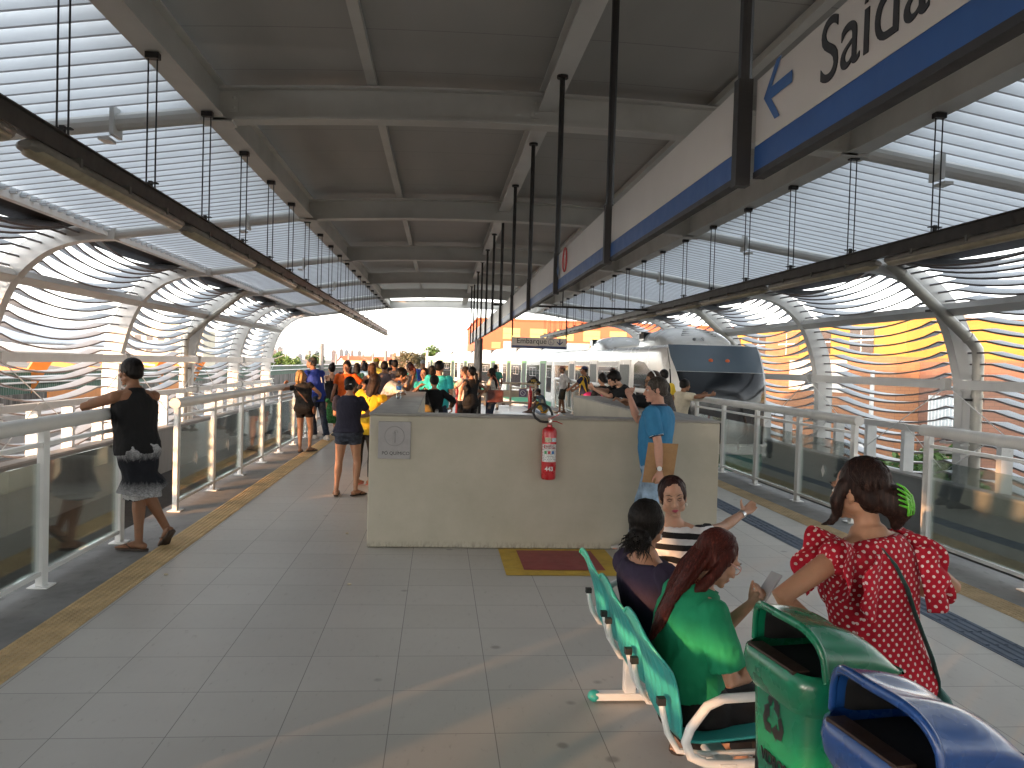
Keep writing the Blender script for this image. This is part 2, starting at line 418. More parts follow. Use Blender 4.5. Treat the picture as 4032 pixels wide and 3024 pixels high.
# purlins
ya, yb = FR[0] - .3, FR[-1] + .1
for dx, z0, h, w, nm in ((-3.2, 3.962, .30, .11, 'edge_purlin'), (3.2, 3.962, .30, .11, 'edge_purlin'), (0, 4.22, .17, .09, 'centre_purlin')):
    mb = MB()
    s = -1 if dx <= 0 else 1
    yb_ = yb if abs(dx) > 1 else FR[-1]
    mb.box((dx - w, ya, z0), (dx + w, yb_, z0 + .016)); mb.box((dx - .012 - s * .03, ya, z0 + .016), (dx + .012 - s * .03, yb_, z0 + h)); mb.box((dx - w, ya, z0 + h), (dx + w, yb_, z0 + h + .016))
    mb.build(nm, STEEL_G if dx else STEEL, can)
for dx in (-1.72, 1.72):
    mb = MB(); mb.box((dx - .045, ya, 4.36), (dx + .045, FR[-1] - .9, 4.43)); mb.build('roof_purlin', STEEL_G, can)
def soff(): 
    m, nt, b = nmat('profiled roof soffit'); co = coord(nt); x, y, z = sep(nt, co)
    f = mathn(nt, 'FRACT', mathn(nt, 'MULTIPLY', y, 1 / .98)); ln = mathn(nt, 'LESS_THAN', f, .012)
    c = ramp(nt, noise(nt, mapping(nt, co, (1, .3, 1)), 1.2, 5), [(.3, (.34, .34, .325)), (.7, (.40, .40, .385))])
    lk(nt, mixc(nt, mathn(nt, 'MULTIPLY', ln, .5), c, (.1, .1, .1)), b.inputs['Base Color']); b.inputs['Roughness'].default_value = .65; return m
mb = MB()
def rf(u, v):
    dx = -3.55 + 7.1 * v; return (dx, ya + (FR[-1] - .95 - ya) * u, 4.415 + .11 * (1 - (dx / 3.2) ** 2))
mb.grid(rf, 1, 20); mb.build('roof_sheet', soff(), can, smooth=True, fix=False, solid=.05)
# roof louvres and gutters
for s in (-1, 1):
    for b in range(len(FR) - 1):
        mb = MB()
        y = FR[b] + (.12 if b else -.2)
        while y < FR[b + 1] + .1:
            def zl(dx): return 4.115 - (dx - 3.2) * .158
            a, c = 3.36, 6.30
            P = []
            for dx in (a, c):
                z = zl(dx)
                P.append([(s * dx, y - .03, z - .008), (s * dx, y - .001, z + .0), (s * dx, y + .085, z + .225)])
            for i in range(2):
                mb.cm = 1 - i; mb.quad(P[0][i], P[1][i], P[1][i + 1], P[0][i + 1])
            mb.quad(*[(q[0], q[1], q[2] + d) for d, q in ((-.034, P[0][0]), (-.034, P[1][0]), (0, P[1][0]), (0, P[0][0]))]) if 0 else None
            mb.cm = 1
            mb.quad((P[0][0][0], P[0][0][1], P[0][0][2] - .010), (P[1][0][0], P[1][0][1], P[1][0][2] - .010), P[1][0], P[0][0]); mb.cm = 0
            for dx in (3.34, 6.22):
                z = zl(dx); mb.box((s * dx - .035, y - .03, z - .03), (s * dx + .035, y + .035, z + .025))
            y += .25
        mb.build('roof_louvre', [LOUV, LOUV_GAP], can, fix=False, solid=.006)
    mb = MB()
    mb.box((s * 6.33 - .06, ya, 3.60), (s * 6.33 + .06, yb, 3.70)); mb.box((s * 6.26 - .008, ya, 3.535), (s * 6.26 + .008, yb, 3.60)); mb.box((s * 6.36 - .04, ya, 3.55), (s * 6.36 + .04, yb, 3.566))
    mb.build('gutter_rail', STEEL_W, can)
    for b in range(len(FR) - 1):
        mb = MB()
        def fa(u, v, s=s, b=b):
            sag = .10 * (1 - (2 * u - 1) ** 2)
            return (s * (6.40 + (.62 + sag) * v), FR[b] + .13 + 5.07 * u, 3.72 - .02 * v - .10 * v * v - sag * .35 * v)
        mb.grid(fa, 12, 3); mb.build('gutter_fascia', BROWN, can, fix=False, smooth=True, solid=.02)
# side slats
MID = [((a + c) / 2 + .05, (b + d) / 2) for (a, b), (c, d) in zip(INs, OUTs)]
def at_arc(L, s):
    acc = 0
    for p, q in zip(L[:-1], L[1:]):
        l = math.hypot(q[0] - p[0], q[1] - p[1])
        if acc + l >= s: t = (s - acc) / l; return p[0] + (q[0] - p[0]) * t, p[1] + (q[1] - p[1]) * t
        acc += l
    return None
ARC = []
k = 0
while True:
    q = at_arc(MID, .50 + .2 * k)
    if q is None or q[1] < -1.1: break
    ARC.append(q); k += 1
for s in (-1, 1):
    for b in range(len(FR) - 1):
        ya_, yb_ = FR[b] + .11, FR[b + 1] - .11; L = yb_ - ya_
        mb = MB()
        for (dx, z) in ARC:
            if abs(z - 1.58) < .08 or abs(z - .72) < .05: z -= .05
            hi = min(1, max(0, (z - 2.4) / .9))      # towards the crown the blades lean outwards
            tilt = .06 + .30 * hi; wd = .25
            pts = [0, .06, .105] + [.105 + .79 * (i / 12) for i in range(1, 13)] + [.945, 1.0]
            A, B, Cc = [], [], []
            for u in pts:
                t = (u - .105) / .79; t = min(1, max(0, t)); sg = 4 * t * (1 - t)
                bow = .03 * sg; sag = .205 * sg
                x = dx + bow; zz = z - sag + (.02 if .1 < u < .11 else 0)
                ww = wd if .08 < u < .92 else .05
                yy = ya_ + L * u
                A.append((s * (x - .02), yy, zz - .030)); B.append((s * (x - .02), yy, zz)); Cc.append((s * (x - .02 + ww), yy, zz + tilt * ww))
            n = len(pts)
            for i in range(n - 1):
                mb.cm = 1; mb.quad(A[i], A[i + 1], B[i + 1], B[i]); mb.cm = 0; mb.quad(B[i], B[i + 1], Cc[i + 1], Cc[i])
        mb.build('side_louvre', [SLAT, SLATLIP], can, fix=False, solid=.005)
        # rails, stub posts, braces of this bay
        mb = MB()
        mb.box((s * 7.98 - .06, FR[b] + .11, 1.58 - .08), (s * 7.98 + .06, FR[b + 1] - .11, 1.58 + .08))
        rot = Matrix.Rotation(-s * R(52), 3, 'Y')
        mb.box((-.07, 0, -.09), (.07, FR[b + 1] - FR[b] - .2, .09), rot, (s * 7.70, FR[b] + .1, 2.86))
        mb.box((s * 8.02 - .07, FR[b] + .11, .72 - .06), (s * 8.02 + .07, FR[b + 1] - .11, .72 + .06))
        mb.build('side_rail', STEEL, can)
        for kk in (1, 2, 3):
            mb = MB(); y = FR[b] + 5.333 * kk / 4
            mb.box((s * 8.02 - .10, y - .06, -.30), (s * 8.02 + .10, y + .06, .659))
            for zz in (.56,):
                for q in (-.05, .05): mb.lathe([(.014, 0), (.014, .01)], 8, (s * 8.02 + q, y - .06, zz), Matrix.Rotation(R(90), 3, 'X'))
            mb.build('stub_post', STEEL_W, can)
        mb = MB()
        xx = s * 7.90
        for (p, q) in (((FR[b] + .1, 1.50), (FR[b] + 2.66, .2)), ((FR[b + 1] - .1, 1.50), (FR[b] + 2.66, .2)), ((FR[b] + 1.3, .80), (FR[b] + .1, .1)), ((FR[b] + 4, .80), (FR[b + 1] - .1, .1))):
            mb.tube([(xx, p[0], p[1]), (xx, q[0], q[1])], .009, 6)
        mb.build('brace_cable', STEEL_W, can)
def downpipe(s, y):
    mb = MB()
    mb.tube([(s * 6.55, y, 3.62), (s * 6.72, y, 3.50), (s * 8.10, y, 2.34), (s * 8.22, y, 2.20), (s * 8.25, y, 2.02), (s * 8.25, y, -2)], .095, 16)
    for (px, pz, d) in ((6.80, 3.43, 1), (8.03, 2.40, 1), (8.25, 1.42, 0)):
        dirv = (s * .765, 0, -.644) if d else (0, 0, -1)
        p = Vector((s * px, y, pz)); mb.tube([p, p + Vector(dirv) * .05], .105, 16)
    mb.build('downpipe', M('galvanised downpipe', (.42, .41, .37), .35, metal=.25, var=.1), can, smooth=True)
    mb = MB(); 
    for (px, pz) in ((7.5, 2.84), (8.25, 1.32)): mb.box((s * px - .13, y - .02, pz - .02), (s * px + .13, y + .2, pz + .02))
    mb.build('pipe_clamp', DARKSTEEL, can)
for s, y in ((-1, 8.0 - .28), (-1, 24.0 - .28), (1, 13.33 - .28), (1, 24.0 - .28)): downpipe(s, y)
# unseen sheet on the left side behind the camera, added to block low sun
mb = MB(); mb.box((-8.62, -2.45, -.3), (-8.56, 4.35, 3.2)); mb.build('sun_block_panel', STEEL, can)
# parapets outside the tracks
for s, lab in ((-1, 'dark concrete track parapet behind the left glass guardrail'), (1, 'dark concrete track parapet behind the right glass guardrail')):
    mb = MB()
    for b in range(len(FR) - 1):
        mb.box((XC + s * 7.86 - .11, FR[b] + .012, -3), (XC + s * 7.86 + .11, FR[b + 1] - .012, -.16))
    o = mb.build('parapet_wall', CONC_D); tag(o, lab, 'wall')
    mb = MB(); mb.box((XC + s * 7.86 - .13, FR[0], -.157), (XC + s * 7.86 + .13, FR[-1], -.12)); mb.build('coping', CONC, o)

# ---------------------------------------------------------------- glass guardrails
def guardrail(x, ys, y_end0, y_end1, label, side, stickers=()):
    t = thing('guardrail', label, 'railing', (x, ys[0], 0), 0, 'glass guardrails along the platform edges')
    y0 = ys[0]
    for y in ys:
        mb = MB(); yy = y - y0
        mb.box((-.025, yy - .045, .012), (.025, yy + .045, 1.125)); mb.box((-.07, yy - .075, 0), (.07, yy + .075, .012)); mb.build('post', STEEL_W, t, bevel=.004)
    mb = MB(); mb.tube([(0, y_end0 - y0, 1.175), (0, y_end1 - y0, 1.175)], .055, 20)
    for e, d in ((y_end0, -1), (y_end1, 1)):
        mb.tube([(0, e - y0, 1.175), (0, e - y0 + d * .012, 1.175)], .058, 20)
    mb.build('handrail', STEEL, t, smooth=True, ang=50)
    for a, b in zip(ys[:-1], ys[1:]):
        a, b = a - y0 + .05, b - y0 - .05
        mb = MB(); mb.box((-.02, a, 1.015), (.02, b, 1.045)); mb.build('mid_rail', STEEL_W, t); mb = MB(); mb.box((-.02, a, .09), (.02, b, .12)); mb.build('bottom_rail', STEEL_W, t)
        mb = MB(); mb.box((-.005, a + .005, .122), (.005, b - .005, .90)); g = mb.build('glass_panel', GLASS, t)
        if (a + b) / 2 + y0 in stickers or any(abs((a + b) / 2 + y0 - q) < .75 for q in stickers):
            mb = MB(); c = (a + b) / 2; mb.cm = 0
            mb.add([(side * .0075, c, .42), (side * .0075, c + .05, .50), (side * .0075, c, .58), (side * .0075, c - .05, .50)], [(0, 1, 2, 3)]); mb.build('sticker', M('frosted sticker', (.7, .7, .68), .6), g, fix=False)
    return t
sp = 1.415
guardrail(-2.81, [7.44 - sp * k for k in range(12)][::-1], -8.6, 7.56, 'white glass guardrail under the forearms of the man in the black tank top', 1, ())
guardrail(-2.81, [8.98 + sp * k for k in range(8)], 8.90, 18.98, 'white glass guardrail with round capped end running behind the blonde woman', 1, (9.7, 11.1))
guardrail(-2.81, [20.6 + sp * k for k in range(9)], 20.5, 32.0, 'far white guardrail on the left platform edge beyond the crowd', 1, ())
guardrail(4.77, [7.40 - sp * k for k in range(12)][::-1], -8.6, 7.48, 'white glass guardrail right of the woman in the red polka dot top', -1, ())
guardrail(4.77, [8.80 + sp * k for k in range(5)], 8.72, 14.6, 'white glass guardrail in front of the train nose', -1, (9.5, 12.3))
guardrail(4.77, [16.4 + sp * k for k in range(4)], 16.3, 20.75, 'white guardrail behind the man with headphones beside the train', -1, ())
guardrail(4.77, [22.6 + sp * k for k in range(8)], 22.5, 32.6, 'white guardrail behind the man in the pinkish hat', -1, ())
# ---------------------------------------------------------------- ground, railway, skyline
GROUND = M('dusty ground', (.16, .15, .13), .9, var=.25, scale=.05)
mb = MB(); mb.quad((-3000, -400, -6), (3000, -400, -6), (3000, 5000, -6), (-3000, 5000, -6)); struct(mb.build('ground', GROUND))
mb = MB(); mb.box((-60, 34.02, -6), (9.3, 400, -1.30)); mb.box((-60, -80, -6), (-9.3, 34, -1.30)); struct(mb.build('railway_embankment', M('gravel bed', (.15, .14, .125), .95, var=.3, scale=2, bmp=.5)))
RAILM = M('rusty rail', (.16, .11, .08), .5, metal=.5)
for x in (-5.8, -4.3, -12.2, -10.9):
    mb = MB(); mb.box((x - .035, 20 if x > -9 else -60, -1.24), (x + .035, 300, -1.12)); struct(mb.build('track_rail', RAILM))
ASPH = M('street asphalt', (.055, .055, .055), .85, var=.2, scale=.6)
mb = MB(); mb.box((12, -60, -6), (24, 200, -5.99)); struct(mb.build('street', ASPH))
mb = MB(); mb.box((24, -60, -6), (27.9, 200, -5.86)); struct(mb.build('pavement', CONC))
def corr_mat(name, col):
    m, nt, b = nmat(name); co = coord(nt); x, y, z = sep(nt, co)
    w = mathn(nt, 'SINE', mathn(nt, 'MULTIPLY', y, 42)); n = noise(nt, co, 1.2, 5)
    lk(nt, ramp(nt, n, [(.3, tuple(c * .7 for c in col)), (.7, tuple(c * 1.2 for c in col))]), b.inputs['Base Color']); bump(nt, b, w, .6, .02); b.inputs['Roughness'].default_value = .6; return m
GREENF = corr_mat('green sheet fence', (.035, .105, .075))
t = thing('sheet_fence', 'long dark green sheet fence with white pipes beyond the left tracks', 'fence', (-14, 20, -1.3))
mb = MB(); mb.box((-.03, 0, 1.40), (.03, 280, 2.25)); mb.build('fence_sheet', GREENF, t)
mb = MB(); mb.tube([(.1, 0, 2.29), (.1, 280, 2.29)], .045, 8); mb.tube([(.14, 0, 1.9), (.14, 280, 1.9)], .035, 8); mb.build('pipe_rail', STEEL_W, t)
def stain():
    m, nt, b = nmat('stained concrete wall'); co = coord(nt)
    v = mapping(nt, co, (1, .8, .12)); n = noise(nt, v, 3, 7, .7)
    lk(nt, ramp(nt, n, [(.36, (.03, .03, .028)), (.5, (.12, .115, .105)), (.66, (.26, .25, .23))]), b.inputs['Base Color']); b.inputs['Roughness'].default_value = .9; return m
mb = MB(); mb.box((-14.3, 20, -1.3), (-13.9, 300, .22)); o = mb.build('retaining_wall', stain()); tag(o, 'low stained concrete wall under the dark green sheet fence', 'wall')

# ---------------------------------------------------------------- neighbouring platform on the left
t = thing('neighbour_canopy', 'pale sloping roof on slanted orange columns over the neighbouring left platform, unseen rear part added to block sun', 'canopy', (-12.5, 0, -1.3))
ORANGE = M('orange painted steel', (.62, .21, .03), .5, var=.08)
mb = MB()
def nroof(u, v):  # stretch out of view is added, its edge heights shaped to block sun
    y = -60 + 112 * u
    k = min(1, max(0, (y - 8) / 18)); k = k * k * (3 - 2 * k); e = min(1, max(0, (y - 26) / 26))
    w_ = min(1, max(0, (y + 8.33) / .15)); zn = 2.68 + (3.4 - 2.68) * w_; zn = zn + (1.95 - zn) * k; zf = 9.0 + (4.6 - 9.0) * k; zf += (2.1 - zf) * e
    x = -9.5 * v
    return (x, y, zn + (zf - zn) * v ** .9 + 1.3)
mb.grid(nroof, 500, 6); mb.build('roof', M('pale roof membrane', (.66, .70, .75), .5, var=.05), t, smooth=True, fix=False, solid=.12)
for y in (-20, -8, 16, 22, 28.5, 34.5, 41, 47):
    k = min(1, max(0, (y - 8) / 18)); zt = 4.3 - 1.5 * k
    mb = MB(); mb.beam((-2.5, y, -0.02), (-1.2, y + .9, zt), .35, .5); mb.build('column', ORANGE, t)
    mb = MB(); mb.beam((-1.6, y + .8, zt - .55), (-5.5, y + .8, zt - .1), .16, .2); mb.build('arm', ORANGE, t)
mb = MB(); mb.box((-10, -60, .01), (.6, 52, 1.15)); mb.build('platform_slab', CONC, t)
mb = MB(); mb.box((.45, 26, 1.3), (.5, 31, 1.75)); mb.build('orange_panel', ORANGE, t); mb = MB(); mb.box((.45, 36, 1.3), (.5, 40, 1.75)); mb.build('orange_panel', ORANGE, t)
for x in (.3,):
    mb = MB(); mb.tube([(x, 18, 2.2), (x, 52, 2.2)], .04, 8); mb.build('handrail', STEEL_W, t)

# ---------------------------------------------------------------- buildings on the right
def brick_mat(name, c1, c2, mortar):
    m, nt, b = nmat(name); co = coord(nt); x, y, z = sep(nt, co)
    cb = nt.nodes.new('ShaderNodeCombineXYZ'); lk(nt, mathn(nt, 'ADD', x, y), cb.inputs[0]); lk(nt, z, cb.inputs[1])
    br = nt.nodes.new('ShaderNodeTexBrick'); lk(nt, cb.outputs[0], br.inputs['Vector']); br.inputs['Scale'].default_value = 1.0
    br.inputs['Brick Width'].default_value = .6; br.inputs['Row Height'].default_value = .2; br.inputs['Mortar Size'].default_value = .012
    br.inputs['Color1'].default_value = (*c1, 1); br.inputs['Color2'].default_value = (*c2, 1); br.inputs['Mortar'].default_value = (*mortar, 1)
    big = noise(nt, co, .25, 4)
    lk(nt, mixc(nt, ramp(nt, big, [(.4, (0, 0, 0)), (.7, (.3, .3, .3))]), br.outputs['Color'], tuple(c * .6 for c in c1)), b.inputs['Base Color']); b.inputs['Roughness'].default_value = .85; return m
BRICK = brick_mat('orange brick', (.32, .145, .07), (.36, .175, .085), (.19, .11, .075))
YPAN = M('ochre yellow render', (.38, .22, .05), .7, var=.06, scale=.4)
WDARK = darkglass('dark building window', (.05, .04, .035), .2)
BEIGE = M('beige render', (.52, .45, .37), .8, var=.07, scale=.3)
t = thing('brick_building', 'orange brick building with yellow upper storey behind the right louvres', 'building', (28, 47, -6))
mb = MB(); mb.box((0, 0, 0), (14, 70, 8.9)); mb.build('brick_wall', BRICK, t)
mb = MB(); mb.box((3, 4, 8.9), (16, 70, 11.7)); mb.build('upper_storey', YPAN, t)
for (y0_, y1_, z0_, z1_, m_, nm_) in ((6, 15, 6.4, 8.7, M('white wall panel', (.66, .62, .55), .7, var=.04), 'pale_panel'), (20, 27, 9.2, 11.3, BRICK, 'brick_panel'), (33, 37, 7.6, 8.7, YPAN, 'ochre_panel'), (40, 47, 9.0, 11.4, BRICK, 'brick_panel')):
    mb = MB(); xo = -.06 if z1_ < 8.85 else 2.94; mb.box((xo, y0_, z0_), (xo + .05, y1_, z1_)); mb.build(nm_, m_, t)
for k in range(9):
    mb = MB(); y = 8 + k * 6.4; mb.box((2.96, y, 9.3), (2.99, y + 3.4, 11.2)); w = mb.build('window', WDARK, t)
    mb = MB(); mb.box((2.92, y + 1.66, 9.3), (2.955, y + 1.74, 11.2)); mb.box((2.92, y, 10.2), (2.955, y + 1.655, 10.3)); mb.box((2.92, y + 1.745, 10.2), (2.955, y + 3.4, 10.3)); mb.build('mullion', STEEL_W, w)
mb = MB(); mb.box((2.7, 3.7, 11.7), (16.3, 70, 11.9)); mb.build('roof', CONC, t)
t = thing('stair_block', 'brown block with white barred window beside the orange brick building', 'building', (29.5, 41, -6))
mb = MB(); mb.box((0, 0, 0), (9, 5.98, 8.6)); mb.build('wall', brick_mat('brown brick', (.20, .105, .075), (.24, .13, .09), (.14, .09, .07)), t)
mb = MB(); mb.box((-.03, 2.2, 4.6), (-.004, 4.9, 6.6)); w = mb.build('window', M('pale window', (.45, .5, .52), .3), t)
mb = MB()
for k in range(9): mb.box((-.06, 2.2 + k * .33, 4.6), (-.035, 2.26 + k * .33, 6.6))
mb.build('bars', STEEL_W, w)
t = thing('shop_building', 'pale building with green and yellow shop windows at the right edge', 'building', (40, 44, -6))
mb = MB(); mb.box((0, -30, 0), (12, 20, 7.9)); mb.box((0, -30, 9.3), (12, 20, 12)); mb.build('wall', BEIGE, t)
mb = MB(); mb.box((.2, -30, 7.9), (11.8, 20, 9.3)); mb.build('shop_window', M('yellow green shop window', (.45, .47, .06), .4), t)
mb = MB()
for k in range(24): mb.box((.1, -29 + 2 * k, 7.9), (.18, -28.7 + 2 * k, 9.3))
mb.box((.1, -30, 8.9), (.19, 20, 9.05)); mb.build('window_frame', M('green frame', (.03, .25, .07), .5), t)
# orange building behind the train
t = thing('orange_building', 'large orange building with yellow panels rising behind the train', 'building', (4.7, 110, -6))
OBR = M('terracotta render', (.36, .105, .05), .8, var=.05, scale=.15)
mb = MB(); mb.box((.4, 0, 0), (60, 40, 13.75)); mb.build('wall', OBR, t)
mb = MB(); mb.box((.2, -.2, 13.75), (60.2, 40, 13.98)); mb.build('parapet', OBR, t)
YEL = M('pale yellow panel', (.46, .36, .13), .7, var=.04)
for k in range(14):
    x = 3.9 + 3.72 * k - 3.7
    if x < .5: continue
    mb = MB(); mb.box((x, -.05, 11.2), (x + 2.35, -.01, 12.7)); p = mb.build('panel', YEL, t)
    mb = MB(); mb.box((x, -.07, 11.93), (x + 2.35, -.052, 11.99)); mb.build('joint', M('panel joint', (.30, .22, .09), .8), p)
GLB = M('grey blue window', (.30, .34, .37), .25)
for k in range(26):
    x = 4.1 + k * .95 + (.6 if k > 2 else 0)
    if 7.2 < x < 7.5 or k % 7 == 5: continue
    mb = MB(); mb.box((x, -.04, 9.2), (x + .85, -.01, 10.75)); w = mb.build('window', GLB if k % 3 else M('pinkish window blind', (.45, .36, .33), .5), t)
    mb = MB(); mb.box((x - .06, -.07, 9.15), (x - .01, -.012, 10.8)); mb.box((x - .06, -.07, 10.8), (x + .9, -.012, 10.86)); mb.build('frame', STEEL_W, w)
for k in (0, 6, 11): 
    mb = MB(); x = 2.4 + k * 3.7; 
    for q in range(5): mb.box((x, -.06, 9.9 + .17 * q), (x + 1.2, -.012, 10.02 + .17 * q))
    mb.build('vent', YEL, t)

# ---------------------------------------------------------------- skyline
PALE = [M('hazy tower ' + n, c, .8, var=.04, scale=.02) for n, c in (('blue', (.085, .12, .165)), ('rose', (.13, .115, .12)), ('grey', (.10, .12, .14)))]
TWIN = M('tower window', (.05, .065, .09), .5)
tw = [(592, 754, 6), (602, 757, 7), (613, 751, 9), (690, 759, 7), (725, 758, 8), (741, 756, 7), (752, 757, 7), (764, 758, 5), (779, 759, 7), (806, 767, 6), (846, 765, 5), (856, 766, 4), (869, 769, 5), (882, 768, 6), (893, 770, 5), (655, 766, 7), (668, 768, 5), (920, 770, 5)]
for i, (vx, vy, w) in enumerate(tw):
    Y = 2300 - 90 * (i % 5); hz = 782.7 - (949 - vx) * .0296
    x = (vx - 949) / 1733 * Y; ztop = 1.7 + (hz - vy) / 1733 * Y; ww = w / 1733 * Y
    hue = ('bluish', 'rosy', 'grey')[i % 3]
    pos = 'left of the catenary masts' if vx < 640 else ('between the masts' if vx < 780 else 'above the long red roof')
    t = thing('apartment_tower', 'distant pale %s high-rise tower %s, %s in the skyline' % (hue, pos, ('tallest', 'slim', 'broad', 'stepped', 'short')[i % 5]), 'tower', (x, Y, -6), 0, 'high-rise towers on the skyline')
    mb = MB(); mb.box((-ww / 2, 0, 0), (ww / 2, ww, ztop + 6)); mb.box((-ww / 5, ww * .2, ztop + 6), (ww / 6, ww * .8, ztop + 9)); mb.build('tower_block', PALE[i % 3], t)
    mb = MB(); nz = int((ztop) / 3.2)
    for q in range(nz):
        for c in range(3): mb.box((-ww / 2 + ww * (.1 + .3 * c), -.25, 6 + q * 3.2), (-ww / 2 + ww * (.27 + .3 * c), -.05, 7.5 + q * 3.2))
    if nz: mb.build('windows', TWIN, t)
t = thing('apartment_block', 'beige apartment block seen between the left louvre slats', 'building', (-96, 260, -6))
mb = MB(); mb.box((0, 0, 0), (22, 14, 15.5)); mb.box((4, 2, 15.5), (14, 12, 17.4)); mb.build('wall', M('cream apartment wall', (.58, .53, .42), .8, var=.05, scale=.2), t)
for q in range(4):
    for c in range(6):
        mb = MB(); mb.box((1.3 + c * 3.5, -.1, 2 + q * 3.3), (3.2 + c * 3.5, -.02, 3.6 + q * 3.3)); mb.build('window', WDARK, t)
REDT = M('red tile roof', (.30, .085, .05), .8, var=.15, scale=.5)
WHT = M('white gable wall', (.72, .69, .62), .8, var=.05)
for i, vx in enumerate((741, 757, 772, 788)):
    Y = 190; x = (vx - 949) / 1733 * Y
    t = thing('terrace_house', '%s white gabled house with red roof in the far row' % ('leftmost', 'second', 'third', 'rightmost')[i], 'house', (x, Y, -3), 0, 'white gabled houses with red roofs')
    mb = MB(); mb.prism([(-.85, 0), (.85, 0), (.85, 4.2), (0, 5.2), (-.85, 4.2)], 0, 8); mb.build('wall', WHT, t)
    mb = MB(); mb.prism([(-1.0, 4.15), (0, 5.35), (1.0, 4.15), (1.0, 4.3), (0, 5.55), (-1.0, 4.3)], -.3, 8.2); mb.build('roof', REDT, t)
t = thing('long_shed', 'long low yellow building under a dark red roof behind the crowd', 'building', (-17, 170, -3))
mb = MB(); mb.box((-3, 0, 0), (10, 8, 4.6)); mb.build('wall', M('pale yellow wall', (.62, .55, .32), .8, var=.06), t)
mb = MB(); mb.prism([(-3.2, 4.6), (10.2, 4.6), (10, 5.5), (-3, 5.5)], -.3, 8.3); mb.build('roof', REDT, t)
t = thing('brick_shed', 'small brick water tower block beyond the crowd near the far trees', 'building', (-9.6, 165, -3))
mb = MB(); mb.box((0, 0, 0), (3.4, 4, 6.1)); mb.build('wall', M('weathered brick', (.30, .19, .13), .85, var=.2, scale=.8), t)
mb = MB(); mb.box((-.15, -.15, 6.1), (3.55, 4.15, 6.3)); mb.build('roof', CONC_D, t)
# overhead line masts
MAST = M('grey mast steel', (.17, .17, .17), .6, var=.1)
masts = [(580, 742, 70, 1, .17), (700, 743, 95, -1, .20), (674, 757, 120, -1, .2), (835, 757, 130, 0, .2), (613, 763, 150, 1, .15), (731, 765, 160, 0, .15), (757, 763, 150, 0, .15), (787, 765, 170, 0, .15), (808, 763, 150, -1, .15), (812, 771, 175, 0, .12), (860, 770, 170, 0, .12), (880, 768, 165, -1, .12)]
for i, (vx, vy, Y, arm, w) in enumerate(masts):
    hz = 782.7 - (949 - vx) * .0296; x = (vx - 949) / 1733 * Y; h = (hz - vy) / 1733 * Y + 3.0
    t = thing('catenary_mast', '%s overhead line mast beyond the left tracks%s' % (('tall grey nearest', 'tallest grey', 'thick pale', 'grey thick middle', 'thin leftmost', 'thin dark', 'thin grey', 'thin pale', 'thin cross-armed', 'thin short', 'thin distant', 'thin rightmost')[i], ('', ' behind the louvre end', ' with side arm', '')[arm if arm >= 0 else 2]), 'mast', (x, Y, -1.3), 0, 'overhead line masts')
    mb = MB(); mb.tube([(0, 0, 0), (0, 0, h)], [w * 1.5, w * 1.25], 8); mb.build('mast', MAST, t)
    if arm:
        mb = MB(); mb.beam((0, 0, h - .6), (arm * 3.4, 0, h - .5), .07, .07); mb.beam((0, 0, h - 1.7), (arm * 2.6, 0, h - .62), .05, .05); mb.build('bracket_arm', MAST, t)
mb = MB()
for (a, b) in (((-14.9, 70, 4.0), (-13.6, 95, 3.6)), ((-11, 40, 4.2), (-12.2, 70, 3.9)), ((-12.2, 70, 3.9), (-16.9, 100, 3.4)), ((-16.9, 100, 3.4), (-19, 150, 3.2)), ((-11, 40, 3.4), (-14, 95, 3.0)), ((-14, 95, 3), (-16, 160, 2.6))):
    mb.tube([a, ((a[0] + b[0]) / 2, (a[1] + b[1]) / 2, (a[2] + b[2]) / 2 - .18), b], .018, 5)
o = mb.build('overhead_wires', DARKSTEEL); tag(o, 'thin sagging overhead wires strung between the far masts', 'wires')

